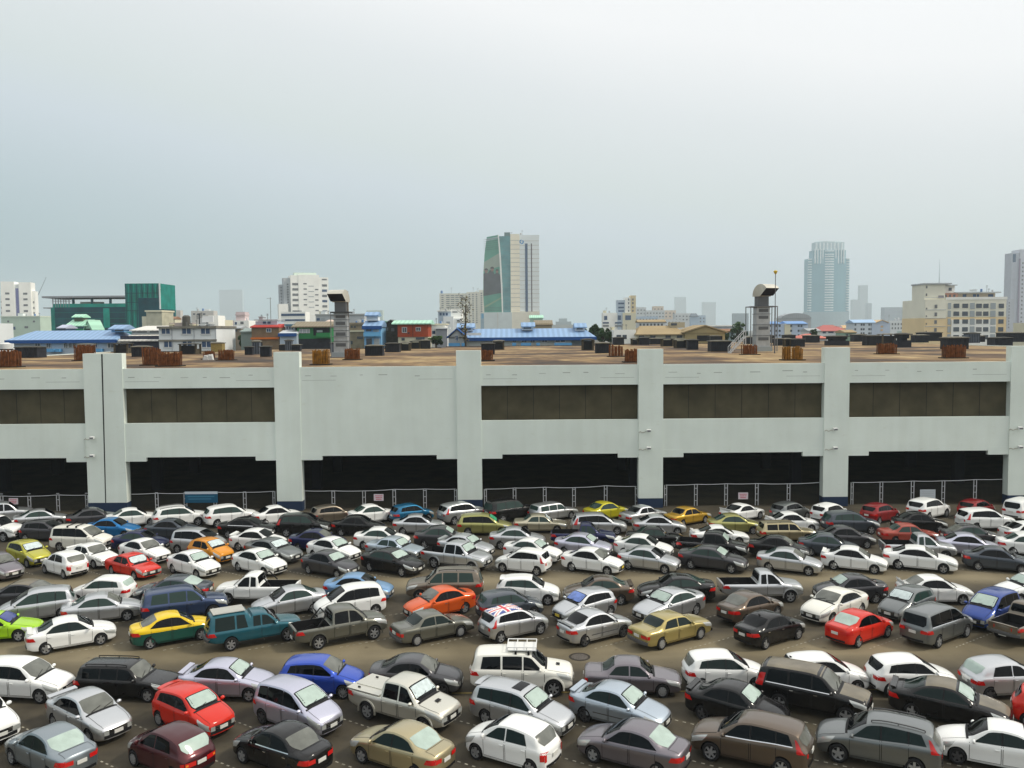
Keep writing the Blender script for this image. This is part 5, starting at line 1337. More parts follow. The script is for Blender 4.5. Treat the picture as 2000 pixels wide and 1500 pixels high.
# ------------------------------------------------------------------ the city behind, each building at its own distance
WIN = mat('window_dark', (.06, .075, .095), .2, spec=.5); WIN_B = mat('window_blue', (.05, .09, .17), .2); WIN_G = mat('window_grey', (.16, .17, .18), .3); WIN_L = mat('window_pale', (.34, .38, .40), .3)
FRAME = mat('window_frame_white', (.62, .63, .62), .6)
def flat(name, c=None, r=.75, noise=.05, ns=.15): return MATS[name] if name in MATS else mat(name, c, r, noise=noise, nscale=ns)
def far(d): return d if d <= 260 else 260 + (d - 260) * 3.0
class Bld:
    """a building whose front stands at distance D; sizes given as they measure in the photograph"""
    def __init__(s, name, label, cat, D, px, group=None):
        D = far(D); s.D = D; s.px = px; x = X(px, D, 640)
        s.root = thing(name, label, cat, (x, D, 0), 0, group); s.x0 = x; s._win = {}
    def x(s, px, py=640): return X(px, s.D, py) - s.x0
    def z(s, py, px=None): return Z(py, s.D, s.px if px is None else px)
    def block(s, name, px0, px1, yt, m, y0=0.0, dep=12.0, yb=None, parent=None):
        """from the ground (or pixel row yb) up to pixel row yt"""
        pm = (px0 + px1) / 2
        return boxobj(name, m, s.x(px0), s.x(px1), y0, y0 + dep, 0 if yb is None else s.z(yb, pm), s.z(yt, pm), parent or s.root)
    def win(s, px0, px1, py0, py1, m=None, y=0.0, frame=None, name='window', th=.12):
        m = m or WIN; key = m.name
        if key not in s._win:
            b = MB(); b.box(-.5, .5, -1, 0, -.5, .5); s._win[key] = b.mesh('window', m, fix=False)
        pm = (px0 + px1) / 2; x0, x1, z0, z1 = s.x(px0), s.x(px1), s.z(py1, pm), s.z(py0, pm)
        o = link(bpy.data.objects.new(name, s._win[key]), s.root)
        o.location = ((x0 + x1) / 2, y, (z0 + z1) / 2); o.scale = (x1 - x0, th, z1 - z0)
        if frame:
            f = MB(); g = (x1 - x0) * .12
            for a, b_, c, d in ((x0 - g, x1 + g, z1, z1 + g), (x0 - g, x1 + g, z0 - g, z0), (x0 - g, x0, z0, z1), (x1, x1 + g, z0, z1), ((x0 + x1) / 2 - g * .3, (x0 + x1) / 2 + g * .3, z0, z1)):
                f.box(a, b_, y - th * 1.6, y - .001, c, d)
            link(bpy.data.objects.new('window_frame', f.mesh('window_frame', frame, fix=False)), s.root)
        return o
    def grid(s, px0, px1, py0, py1, nx, ny, fx=.6, fy=.5, m=None, y=0.0, skip=None, th=.12):
        dx, dy = (px1 - px0) / nx, (py1 - py0) / ny
        for j in range(ny):
            for i in range(nx):
                if skip and skip(i, j): continue
                cx, cy = px0 + dx * (i + .5), py0 + dy * (j + .5)
                s.win(cx - dx * fx / 2, cx + dx * fx / 2, cy - dy * fy / 2, cy + dy * fy / 2, m, y, th=th)
    def gable_x(s, name, px0, px1, ye, yr, m, dep, over=.6, y0=0.0, parent=None, both=True, inset=0.0, edge=None):
        """roof with its ridge along x: eave at pixel row ye (front), ridge at yr"""
        pm = (px0 + px1) / 2; x0, x1, z0, z1 = s.x(px0), s.x(px1), s.z(ye, pm), s.z(yr, pm); b = MB(); t = .25
        yf, yb, ym = y0 - over, y0 + dep + over, y0 + dep / 2
        if not both: ym = yb
        b.add([(x0, yf, z0), (x1, yf, z0), (x1 - inset, ym, z1), (x0 + inset, ym, z1), (x0, yb, z0), (x1, yb, z0), (x0, yf, z0 - t), (x1, yf, z0 - t), (x1, yb, z0 - t), (x0, yb, z0 - t)],
              [(0, 1, 2, 3), (3, 2, 5, 4), (0, 3, 4), (1, 5, 2), (6, 9, 8, 7), (0, 6, 7, 1), (1, 7, 8, 5), (5, 8, 9, 4), (4, 9, 6, 0)])
        o = b.build(name, m, parent or s.root)
        if edge:
            b = MB(); b.box(x0 - .05, x1 + .05, yf - .12, yf - .003, z0 - .75, z0 + .05); b.build('eave_board', edge, o, fix=False)
        return o
    def gable_y(s, name, px0, px1, ye, yr, m, dep, over=.4, y0=0.0, parent=None, wall=None):
        """roof with its gable end facing the viewer"""
        pm = (px0 + px1) / 2; x0, x1, z0, z1 = s.x(px0) - over, s.x(px1) + over, s.z(ye, pm), s.z(yr, pm); b = MB(); xm = (x0 + x1) / 2; t = .3
        pr = [(x0, z0), (xm, z1), (x1, z0), (x1, z0 - t), (xm, z1 - t), (x0, z0 - t)]
        b.prism(pr, 'y', y0 - over, y0 + dep)
        o = b.build(name, m, parent or s.root)
        if wall: w = MB(); w.prism([(x0 + over, z0 - t - .02), (xm, z1 - t - .05), (x1 - over, z0 - t - .02)], 'y', y0, y0 + dep - .1); w.build('gable_wall', wall, parent or s.root)
        return o

WHITE = flat('white_wall', (.88, .88, .83)); WHITE2 = flat('cool_white_wall', (.74, .77, .77)); CREAM = flat('cream_wall', (.66, .62, .46)); CREAM2 = flat('warm_cream_wall', (.66, .56, .36)); MINT = flat('mint_wall', (.48, .60, .50)); PINK = flat('pink_wall', (.58, .48, .48))
GREYW = flat('grey_wall', (.36, .38, .38)); PALEB = flat('pale_blue_wall', (.42, .52, .64)); SHADEW = flat('shaded_and_grey_wall', (.45, .48, .50))  # the last grey also paints the shaded side of the white tower
def ribbed(name, c, s=1.2):
    m = mat(name, c, .5); nt = m.node_tree; b = nt.nodes['Principled BSDF']
    tc = nt.nodes.new('ShaderNodeTexCoord'); w = nt.nodes.new('ShaderNodeTexWave'); w.inputs['Scale'].default_value = s; w.inputs['Distortion'].default_value = .3
    nt.links.new(tc.outputs['Object'], w.inputs['Vector'])
    r = nt.nodes.new('ShaderNodeValToRGB'); ramp(r, [(.2, tuple(q * .88 for q in c)), (.8, tuple(min(1, q * 1.08) for q in c))]); nt.links.new(w.outputs['Fac'], r.inputs['Fac']); nt.links.new(r.outputs['Color'], b.inputs['Base Color'])
    return m
BLUER = ribbed('blue_metal_roof', (.23, .36, .55), .25); BLUEE = flat('deep_blue_edge', (.012, .075, .26)); MINTR = ribbed('mint_metal_roof', (.38, .66, .50), .3); WHITER = ribbed('white_metal_roof', (.72, .70, .64), .3); BROWNR = ribbed('brown_sheet_roof', (.22, .18, .115), .4)
TANR = flat('tan_roof', (.34, .26, .145), noise=.12); REDR = flat('red_tile_roof', (.42, .13, .12)); BLUEW = flat('sky_blue_wall', (.20, .42, .66)); LBLUE = flat('light_grey_blue_wall', (.44, .52, .60)); BLUEF = flat('blue_fence', (.10, .32, .58))

# --- far left: white twin slab tower over a mint podium
b = Bld('apartment_tower', 'white slab tower with a violet centre strip, at the far left of the skyline', 'building', 430, 32)
b.block('wing', 6, 28, 550, WHITE, 0, 14); b.block('wing', 36, 56, 551, WHITE, 0, 14); b.block('core', 28, 36, 555, WHITE2, 1.5, 11); b.block('side_wing', 56, 61, 568, WHITE, 3, 10); b.block('side_wing', 3, 6, 580, WHITE2, 3, 10)
b.win(29.5, 34.5, 563, 617, mat('violet_strip', (.20, .21, .42), .4), 1.5)
for px in (13, 43):
    for py in (573, 584, 595.5, 607): b.win(px, px + 7, py - 1.5, py + 2.2, WIN_G)
for py in (588, 599, 609): b.win(3.4, 5.4, py, py + 4, WIN_G, 3); b.win(57.5, 59.5, py, py + 4, WIN_G, 3)
b = Bld('low_block', 'pale mint flat-roofed block in front of the white slab tower', 'building', 380, 42)
b.block('wall', 3, 79, 617.5, MINT, 0, 18); b.block('parapet', 2.5, 79.5, 617, flat('mint_trim', (.60, .68, .58)), -.3, 18.6, 619.5)
for a in ((15, 18.5, 626, 629.5), (65, 69, 626, 629.5), (23, 30, 638, 644), (48, 55, 637, 641)): b.win(*a, WIN_G if a[0] != 23 else WIN_B)
b = Bld('low_block', 'small white block squeezed between mint block and green netting', 'building', 400, 90); b.block('wall', 80, 101, 623, WHITE2, 0, 12); b.win(86, 90, 632, 637, WIN_G); b.win(93, 97, 632, 637, WIN_G)
# --- building site in green netting
b = Bld('netted_building', 'half built block wrapped in dark green netting with an open top storey', 'building', 320, 205)
NET = flat('green_netting', (.004, .20, .165), .9, .25, .25); NET2 = flat('green_netting_deep', (.001, .062, .085), .9, .3, .2); NETL = flat('green_netting_light', (.008, .32, .25), .9, .2, .3); SLAB = flat('slab_grey', (.30, .31, .33))
b.block('netting', 100.5, 248, 600, NET2, 0, 22); b.block('netting', 101, 108, 600.5, NET, -.15, .14, 645); b.block('netting', 203, 215, 602, NETL, -.15, .14, 640); b.block('netting', 104, 247.5, 593, NETL, .5, 1, 600.2)
b.block('top_slab', 86, 248, 578, SLAB, -1, 24, 581.5); b.block('floor_slab', 88, 101, 600.5, SLAB, -1, 12, 602.5)
for px in (141.5, 178, 214): b.block('column', px, px + 3.5, 581.7, NET2, .6, 1, 600)
for px in (103.5, 109, 114, 119, 124.5, 129, 135): b.block('scaffold_pole', px, px + 1.1, 581.7, SLAB, .4, .5, 600)
for py in (585, 588): b.block('scaffold_rail', 104, 141, py, SLAB, .3, .1, py + .8)
b.block('site_hut', 151, 191, 589, flat('hut_grey', (.34, .37, .34)), 4, 4, 594)
for py in (610, 622, 632): b.block('net_seam', 101, 247.5, py, NET, -.1, .09, py + .7)
b = Bld('netted_tower', 'taller lift tower wrapped in bright green netting beside the open slab', 'building', 312, 280)
b.block('netting', 246.5, 313, 553.5, NET, 0, 20); b.block('netting', 272, 312.5, 582, NET2, -.2, .19, 640); b.block('white_edge', 313.1, 315.5, 553, WHITE2, -.3, .4, 640); b.block('netting', 313.1, 323, 604, NET2, -1, 14)
for k, px in enumerate(np.linspace(248, 311, 13)): b.block('net_fold', px, px + 1.3, 554.5, NETL if k % 2 else NET2, -.35, .14, 640 if px < 272 else 581.5)
for py in (572, 590, 606): b.block('net_seam', 247, 312.5, py, NET2, -.5, .14, py + 1.0)
b = Bld('roof_house', 'small mint green roofed house with a roof lantern in front of the netting', 'house', 262, 152)
b.block('wall', 129, 176, 642, flat('green_wall', (.04, .36, .16)), 0, 9, None); b.gable_x('roof', 128, 172, 636, 624, MINTR, 9); b.gable_y('roof', 166, 178, 643, 624.5, MINTR, 8, wall=MINTR)
b.block('lantern', 136, 153, 619, flat('lantern_dark', (.10, .10, .08)), 3, 3, 628); b.gable_x('lantern_roof', 134, 156, 618.5, 613, MINTR, 4, y0=2.5)
b = Bld('roof_house', 'small pale lilac roofed hut left of the mint green roof', 'house', 258, 120); b.block('wall', 114, 128, 641, WIN_B, 0, 6); b.gable_x('roof', 112, 130, 640, 634, flat('lilac_roof', (.45, .48, .60)), 6)
# --- long blue roofed terraces
b = Bld('long_terrace', 'long low terrace with a pale blue metal roof at the left', 'building', 206, 120)
b.block('wall', 26, 232, 662, LBLUE, 0, 14); b.gable_x('roof', 13, 230.5, 664, 645.5, BLUER, 14, 1.0, inset=3, edge=BLUEE)
for a, c in ((68, 77), (90, 98), (124, 130), (134, 139), (142, 147), (183, 189), (210, 221)): b.win(a, c, 671, 679, WIN_B if a % 2 else WIN, 0, FRAME)
for a, c in ((74, 86), (96, 110), (113, 121), (182, 202)): b.block('awning', a, c, 681, BLUEF, -1.6, 1.5, 687)
b.block('roof_lantern', 206, 231, 643, BLUEW, 3, 5, 649); b.gable_x('lantern_roof', 203, 234, 642, 634, BLUER, 6, y0=2.5); b.win(213, 229, 644, 647, WIN, 3)
b = Bld('white_hall', 'white two tiered metal roofed hall between the blue terrace and the grey apartments', 'building', 204, 270)
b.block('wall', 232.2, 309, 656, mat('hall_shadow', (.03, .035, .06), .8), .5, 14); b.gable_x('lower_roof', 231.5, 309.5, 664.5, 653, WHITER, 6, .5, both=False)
b.block('clerestory', 233, 308, 645, SHADEW, 6.5, 7, 654); b.gable_x('upper_roof', 231.5, 309.5, 644.5, 635.5, WHITER, 9, .4, y0=6, both=False)
for a, c in ((235, 242), (243, 264), (270, 296)): b.win(a, c, 646.5, 649.5, WIN, 6.5)
b = Bld('grey_apartments', 'two storey grey-white apartment block with a rooftop tank and white dish', 'building', 203, 366)
b.block('wall', 309.8, 422, 638, WHITE2, 0, 14); b.block('cornice', 308, 424, 637, flat('stained_cornice', (.20, .19, .16), .9, .3, .5), -.6, 15, 641.5); b.block('floor_band', 309.3, 423, 663, flat('stained_cornice'), -.4, .39, 666.5)
for a, c in ((316, 332), (356, 373), (393, 410)): b.win(a, c, 641.5, 652, WIN_B, 0, FRAME)
for a, c in ((320, 337), (356, 374), (394, 411)): b.win(a, c, 667, 678, WIN_B, 0, FRAME)
for px in (335, 378, 421): b.block('downpipe', px, px + 1.2, 641.6, SHADEW, -.2, .18)
b.block('parapet', 317, 347, 630, flat('old_parapet', (.42, .36, .33)), 4, 8, 637); b.block('roof_hut', 384, 404, 615, WHITE, 8, 5, 637); b.block('roof_hut', 364, 378, 620, SHADEW, 8, 5, 637)
m = MB(); x, z0, z1 = b.x(352), b.z(636.9), b.z(618); m.tube((x, 4, z0), (x, 4, z1), .95, n=14); m.tube((x, 4, z1), (x, 4, z1 + .35), .95, .5, n=14); tk = m.build('roof_tank', mat('tank_dark', (.085, .08, .07), .8), b.root, 40)
m = MB(); x = b.x(381); m.tube((x, 3, b.z(637)), (x, 3, b.z(612)), .12, n=6)
for k in range(9): zz = b.z(614 + k * 1.2); m.tube((x - .7, 3, zz), (x + .7, 3, zz + .5), .04, n=4)
m.build('roof_aerial', VFR, b.root)
b.block('dish', 386, 408, 617, flat('dish_white', (.75, .76, .76)), 3, .4, 629)
b = Bld('roof_tower', 'stained beige stair tower in front of the green netted tower', 'building', 235, 302); b.block('wall', 286.5, 317, 609, flat('stained_beige', (.46, .44, .33), .9, .18, .5), 0, 8); b.block('cap', 285, 318, 606, CREAM, -.4, 9, 609); b.block('side_stub', 276, 286.4, 618, CREAM, .6, 5)
b = Bld('lattice_mast', 'slim red and white lattice mast right of the green tower', 'mast', 330, 333)
for k in range(8):
    m = MB(); z0, z1 = (b.z(590 + (7 - k + 1) * 6), b.z(590 + (7 - k) * 6)); m.tube((0, 0, z0 if k else 0), (0, 0, z1), .35, n=5); m.build('mast_section', flat('mast_red', (.42, .16, .14)) if k % 2 == 0 else WHITE2, b.root)
m = MB(); z = b.z(592)
for a in range(5): m.tube((0, 0, z), (1.6 * math.cos(a * 1.26), 1.6 * math.sin(a * 1.26), z + .8), .15, n=4)
m.build('antenna', flat('mast_red'), b.root)
def simple(name, label, D, px0, px1, yt, wall, wins=(), dep=14, cat='building', extra=None, grid=None):
    q = Bld(name, label, cat, D, (px0 + px1) / 2); q.block('wall', px0, px1, yt, wall, 0, dep)
    for w in wins: q.win(*w)
    if grid: q.grid(*grid)
    if extra: extra(q)
    return q
simple('distant_block', 'faded pale stepped block behind the grey apartments', 520, 374, 418, 607, flat('faded_cream', (.55, .52, .48)), [(378, 382, 612, 615), (386, 390, 612, 615), (397, 402, 612, 615)], extra=lambda q: q.block('roof_hut', 340, 352, 606, flat('faded_cream'), 2, 8))
simple('distant_block', 'pale cream block right behind the grey apartments', 340, 418, 440, 625, CREAM, [(423, 427, 631, 636), (431, 435, 631, 636)])
simple('plain_block', 'plain pink-grey windowless block left of the narrow white block', 360, 437, 458, 626, PINK)
def _w(q): q.block('roof_hut', 458.5, 476, 609, PINK, 2, 6, 626); q.block('crown', 458, 477, 613, PINK, 1.5, 7, 616)
simple('narrow_block', 'narrow white block with a dark balcony column and pinkish roof tower', 300, 457, 486, 626, WHITE, [(459, 463, 629 + k * 8, 634 + k * 8, WIN_B) for k in range(5)] + [(470, 476, 628 + k * 9, 633 + k * 9, WIN_G) for k in range(3)], extra=_w)
# --- house row behind the roof
b = Bld('brick_house', 'brown timber house with a red tin roof and orange balcony band', 'house', 208, 517)
b.block('wall', 491, 545, 638, flat('timber_brown', (.20, .14, .085), .85, .2, .6), 0, 9); b.block('balcony_band', 490, 545.5, 659, flat('orange_band', (.55, .14, .02)), -.5, .49, 662.5); b.block('upper_room', 492, 535, 627, LBLUE, 3, 6, 637); b.block('upper_eave', 490, 537, 623.5, SHADEW, 2.5, 7, 625.5)
b.gable_x('roof', 489, 546, 638, 632.5, flat('red_tin_roof', (.44, .05, .04)), 4, .5, both=False); b.win(507, 513, 627.5, 632, WIN_B, 3); b.win(516, 522, 627.5, 632, WIN_B, 3); b.win(521, 529, 642, 648, WIN_B, 0, FRAME); b.block('lower_door', 494, 512, 669, VFR, -.05, .04, 684)
b = Bld('hut', 'teal grey shed roofed hut left of the brown timber house', 'house', 215, 484); b.block('wall', 470, 492, 647, flat('teal_grey', (.20, .26, .25)), 0, 8); b.gable_x('roof', 469, 493, 647, 641, flat('teal_roof', (.25, .31, .30)), 8)
b = Bld('blue_house', 'pale blue gabled house with a blue eave left of the green house', 'house', 207, 562); b.block('wall', 546, 579, 650, LBLUE, 0, 8); b.gable_x('roof', 544.5, 580, 651, 644.5, flat('pale_roof', (.55, .60, .64)), 8, .6, edge=BLUEE); b.block('upper_room', 549, 568, 636, LBLUE, 4, 4, 646)
for px in (551, 556, 561): b.win(px, px + 3.4, 638, 643, WIN, 4)
b.block('upper_roof', 548, 569, 633, flat('teal_trim', (.05, .16, .24)), 3.5, 5, 636)
b = Bld('green_house', 'green two storey house with a brown sheet roof', 'house', 209, 612); GW = flat('green_board', (.025, .20, .065))
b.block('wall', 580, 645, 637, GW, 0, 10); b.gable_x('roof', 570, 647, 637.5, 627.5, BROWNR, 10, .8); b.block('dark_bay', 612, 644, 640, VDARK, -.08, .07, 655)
for px in (585, 592, 599): b.win(px, px + 5.5, 643, 650, WIN_L, 0, FRAME)
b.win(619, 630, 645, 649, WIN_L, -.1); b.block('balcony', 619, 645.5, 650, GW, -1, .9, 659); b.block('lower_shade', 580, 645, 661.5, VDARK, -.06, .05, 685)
b = Bld('pink_house', 'salmon pink walled house behind the left exhaust duct', 'house', 225, 650); b.block('wall', 637, 656, 628, flat('salmon', (.58, .38, .28)), 0, 8); b.gable_x('roof', 636, 657, 628, 624, flat('salmon_trim', (.62, .50, .42)), 8)
b = Bld('grey_roof_block', 'pale grey block with a long flat roof behind the left exhaust duct', 'building', 300, 665); b.block('wall', 617, 712, 616, SHADEW, 0, 12); b.block('parapet', 616, 713, 613, GREYW, -.4, 13, 616); b.win(619, 625, 621, 626, WIN_B); b.win(627, 635, 621, 626, WIN_L)
b = Bld('concrete_house', 'worn brown concrete house between the left duct and blue balcony house', 'house', 216, 695); b.block('wall', 683, 711, 634, flat('worn_brown', (.28, .23, .16), .9, .25, .6), 0, 9); b.block('floor_band', 682, 712, 645, CREAM, -.3, .29, 648); b.block('top_band', 682, 712, 630, flat('worn_brown'), -.3, 8, 634)
for a in ((685, 689, 637, 640), (691, 695, 637, 640), (684, 688, 666, 672), (697, 709, 657, 662)): b.win(*a)
b = Bld('blue_house', 'bright blue balcony house with a small roof turret', 'house', 206, 726); b.block('wall', 711, 744, 636, BLUEW, 0, 9); b.gable_x('roof', 708, 746, 637, 626, BLUER, 9, .6, edge=BLUEE); b.block('turret', 712, 735, 615, WHITE2, 3, 3, 626); b.gable_x('turret_roof', 709.5, 737, 615, 608.5, BLUER, 4, y0=2.5)
b.block('balcony', 711, 744.5, 649, flat('balcony_blue', (.14, .40, .66)), -1, .9, 657); b.win(715, 725, 641, 647); b.win(715, 726, 661, 676); b.win(729, 740, 640, 648, WIN_L); b.win(730, 741, 661, 676, WIN_L)
b = Bld('dark_house', 'dark weathered wooden gable house left of the red house', 'house', 214, 763); b.block('wall', 746, 777, 634, flat('dark_wood', (.06, .055, .045), .9, .3, .8), 0, 9); b.gable_y('roof', 750, 777, 634, 624, flat('dark_roof', (.07, .07, .07)), 9, wall=flat('dark_wood')); b.win(752, 758, 640, 646, WIN_G); b.win(764, 770, 641, 647, WIN_G); b.block('green_sheet', 744, 752, 627, flat('green_sheet', (.10, .30, .20)), 2, 3, 634)
b = Bld('red_house', 'red brick-coloured house with a mint roof and two white framed windows', 'house', 208, 806)
b.block('wall', 776.5, 836, 632, flat('brick_red', (.36, .065, .025), .85, .12, 1.2), 0, 9, 658); b.block('lower_wall', 777, 835.5, 658.05, CREAM, .3, 8.5); b.gable_x('roof', 765, 842, 631.5, 625, MINTR, 9, .7); b.block('corner_post', 805.5, 807, 632.1, flat('brick_dark', (.16, .04, .02)), -.12, .11, 658)
for a in ((786, 794, 640, 649), (813, 821, 640, 646)): b.win(*a, WIN, 0, FRAME)
b.win(784, 790, 660, 665); b.win(812, 829, 659, 663); b.block('dish', 797, 800, 649, VFR, -.5, .3, 652)
b = Bld('white_house', 'white flat-roofed house with a grey lean-to right of the red house', 'house', 232, 862); b.block('wall', 837, 870, 635, WHITE, 0, 9); b.block('eave', 836, 872, 632, CREAM, -.8, 10, 634.5); b.win(844, 850, 646, 652, WIN_B); b.block('lean_to', 853, 874, 642, flat('lean_grey', (.26, .28, .31)), -2, 1.9); b.block('lean_to_roof', 850, 880, 640, WHITE2, -2.5, 3, 642)
b = Bld('white_block', 'white stepped block with blue windows below the cream hotel', 'building', 320, 878); b.block('wall', 866, 886, 618, WHITE2, 0, 9); b.block('upper', 855, 880, 607, LBLUE, 3, 8); b.block('upper', 878, 902, 604, WHITE, 4, 9); b.block('roof_slab', 853, 881, 606, WHITE, 2, 10, 608)
for a in ((858, 862), (864, 868), (870, 874)): b.win(a[0], a[1], 611, 616, WIN_B, 3)
b.win(883, 893, 608, 610, WIN, 4); b.win(872, 879, 628, 632, WIN_L); b.block('wing', 886, 903, 622, WHITE2, 1, 8); b.win(893, 898, 625, 628)
# --- hotel slab
b = Bld('hotel_slab', 'wide cream hotel slab with a fine grid of small windows behind the bare tree', 'building', 640, 902); CR = flat('hotel_cream', (.72, .70, .60))
b.block('wall', 859, 912, 573, CR, 0, 16); b.block('wall', 912, 940, 570.5, CR, -2, 18); b.block('end_bay', 936, 946, 566.5, CR, -2.5, 18.6)
b.grid(871, 907, 575, 603, 4, 7, .75, .35, WIN_G, 0, th=.25); b.grid(861, 869, 575, 603, 1, 7, .5, .4, WIN_G, 0, th=.25); b.grid(914, 935, 573, 632, 3, 14, .38, .5, WIN_G, -2, th=.25); b.grid(937, 945, 571, 632, 1, 14, .4, .5, WIN_G, -2.5, th=.25)
# --- the billboard tower
b = Bld('office_tower', 'tall office tower with a curved green glass billboard front and a cream panelled right half', 'building', 560, 1000)
TEAL = flat('teal_glass', (.10, .26, .28), .25, .3, .06); PANELC = flat('panel_lit_cream', (.90, .83, .66), .6, .06, .05); PANELG = flat('panel_shade_grey', (.76, .80, .79), .6, .05, .05); LINEG = flat('panel_line', (.52, .50, .44))  # cream and grey panels: lit and shaded tones of one cladding, painted in
b.block('glass_core', 976, 998, 461, TEAL, 1, 20); b.block('core_top', 986.5, 998, 453.5, flat('core_top', (.13, .20, .20)), 1.5, 16, 461)
b.block('panel_wall', 998.1, 1016, 457, PANELC, 0, 24); b.block('panel_wall', 1016.1, 1054, 463, PANELG, .3, 24); b.block('roof_parapet', 998, 1054.5, 459, PANELG, .5, 23, 463.5)
for k in range(17):
    py = 469 + k * 8.6; b.block('floor_joint', 998, 1016.1, py, LINEG, -.12, .11, py + 1.1); b.block('floor_joint', 1016.1, 1054, py + 1, LINEG, .18, .11, py + 1.8)
b.win(1026.5, 1031.5, 475.5, 609, WIN_B, .3, th=.3, name='window_strip'); b.win(1038, 1040, 475.5, 609, mat('strip_brown', (.10, .07, .08), .4), .3, th=.3, name='window_strip')
for py in np.linspace(480, 606, 15): b.block('floor_joint', 978, 997.8, py, flat('glass_mullion', (.16, .27, .28)), .84, .15, py + .7)
m = MB(); ol = [(946.5, 612), (944.6, 575), (945.4, 530), (948, 495), (952.5, 463), (975, 459), (978, 500), (979.5, 560), (981, 612)]
m.prism([(b.x(px), b.z(py)) for px, py in ol], 'y', -3, 17); b_front = m.build('billboard_front', flat('billboard_green', (.09, .30, .22), .35, .25, .04), b.root)
def poly(name, pts, mt, y=-3.15, th=.14):
    q = MB(); q.prism([(b.x(px), b.z(py)) for px, py in pts], 'y', y, y + th); return q.build(name, mt, b_front)
poly('billboard_band', [(952.2, 466), (975, 462), (975.3, 466.5), (951.6, 471)], flat('band_pale', (.30, .42, .42)))
poly('billboard_sky', [(946.8, 512), (977, 494), (978.3, 520), (945.7, 530)], flat('billboard_pale', (.30, .36, .30)))
poly('billboard_group', [(945.2, 578), (945.4, 536), (950, 530), (954, 534), (958, 528), (964, 529), (967, 536), (972, 531), (978.6, 538), (979.8, 572)], flat('billboard_dark', (.07, .075, .085), .4, .25, .08))
for px, py, r in ((951, 529, 3.3), (962.5, 526, 3.4), (972, 530, 2.6)):
    poly('billboard_figure', [(px + r * math.cos(a), py + r * 1.35 * math.sin(a)) for a in np.linspace(0, 2 * math.pi, 11)[:-1]], flat('figure_skin', (.26, .17, .14)), -3.3); poly('billboard_hair', [(px + r * 1.15 * math.cos(a), py - 1.4 + r * 1.1 * math.sin(a)) for a in np.linspace(math.pi, 2 * math.pi, 8)], flat('figure_hair', (.05, .045, .045)), -3.45)
poly('billboard_swoosh', [(946, 598), (979.8, 580), (980, 583), (947, 602)], flat('billboard_light_green', (.22, .34, .22)))
for k in range(9): poly('billboard_seam', [(946.3, 606 - k * 3.0 if k < 3 else 500 - k * 4), (980, 606 - k * 3.0 if k < 3 else 497 - k * 4), (980, 606.6 - k * 3.0 if k < 3 else 497.6 - k * 4), (946.3, 606.6 - k * 3.0 if k < 3 else 500.6 - k * 4)], flat('seam_dark', (.07, .13, .12)), -3.18, .03)
m = MB(); m.prism([(b.x(px), b.z(py)) for px, py in ((974, 460), (976, 459), (979.5, 500), (982, 560), (983, 611), (980.7, 611), (979.2, 560), (976.5, 500))], 'y', -3.6, 2); m.build('fin', WHITE, b.root)
m = MB(); x, z, r = b.x(1020), b.z(472.5), 4.2 * b.D / F_PX
for k in range(20):
    a0, a1 = 2 * math.pi * k / 20, 2 * math.pi * (k + 1) / 20
    if k in (3, 4, 13): continue
    m.add([(x + r * math.cos(a0), -.0, z + r * math.sin(a0)), (x + r * math.cos(a1), 0, z + r * math.sin(a1)), (x + r * .55 * math.cos(a1 + .2), 0, z + r * .55 * math.sin(a1 + .2)), (x + r * .55 * math.cos(a0 + .2), 0, z + r * .55 * math.sin(a0 + .2))], [(0, 1, 2, 3)])
lg = m.build('ring_emblem', flat('emblem_blue', (.01, .25, .55)), b.root); lg.location.y = -.2
b.block('podium', 945.5, 1000, 610, flat('podium_grey', (.56, .62, .62)), -4, 22); b.block('podium_joint', 972, 973, 610.5, LINEG, -4.1, .09); b.block('podium_right', 1000, 1054, 609, flat('podium_cream', (.74, .70, .58)), -2, 22); b.block('annex', 939, 946, 612, flat('annex_blue', (.30, .42, .50)), -3, 10); b.win(941, 945, 613, 622, flat('annex_sign', (.12, .35, .55)), -3)
# --- long blue roof in the middle
b = Bld('long_terrace', 'long low terrace with a bright blue metal roof in front of the office tower', 'building', 206, 1020)
b.block('wall', 893, 1116, 658, flat('terrace_wall', (.52, .55, .52)), 0, 14); b.gable_x('roof', 896, 1164, 659, 641.5, BLUER, 14, 1.0, inset=2.5, edge=BLUEE)
b.block('end_wall', 1116, 1158, 658, LBLUE, 3, 9)
b.gable_y('front_gable_roof', 877, 910, 658, 641, BLUEE, 10, y0=-3, wall=GREYW); b.block('front_gable_wall', 878, 909, 658.5, GREYW, -3, 9); b.win(891, 896, 655, 665, WIN_B, -3, FRAME)
for a, c in ((1001, 1008), (1019, 1028), (1036, 1044), (1059, 1068), (1085, 1103)): b.win(a, c, 662, 668, WIN, 0, FRAME)
for a, c in ((878, 900), (903, 910), (1000, 1008), (1017, 1037), (1047, 1054), (1082, 1116)): b.block('blue_screen', a, c, 669.5, BLUEF, -4.2 if a < 912 else -1.5, .3, 676)
for a, c, yr in ((886, 926, 631), (1014, 1046, 629), (1120, 1149, 630.5)):
    b.block('lantern_wall', a + 6, c - 4, yr + 7, WHITE2, 4, 4, yr + 16); b.gable_x('lantern_roof', a + 4, c, yr + 8, yr, BLUER, 5, .6, y0=3.5); b.win(a + 9, c - 8, yr + 9, yr + 13, WIN, 4)
b.block('white_screen', 912, 940, 650, WHITE2, -1.7, .3, 655)
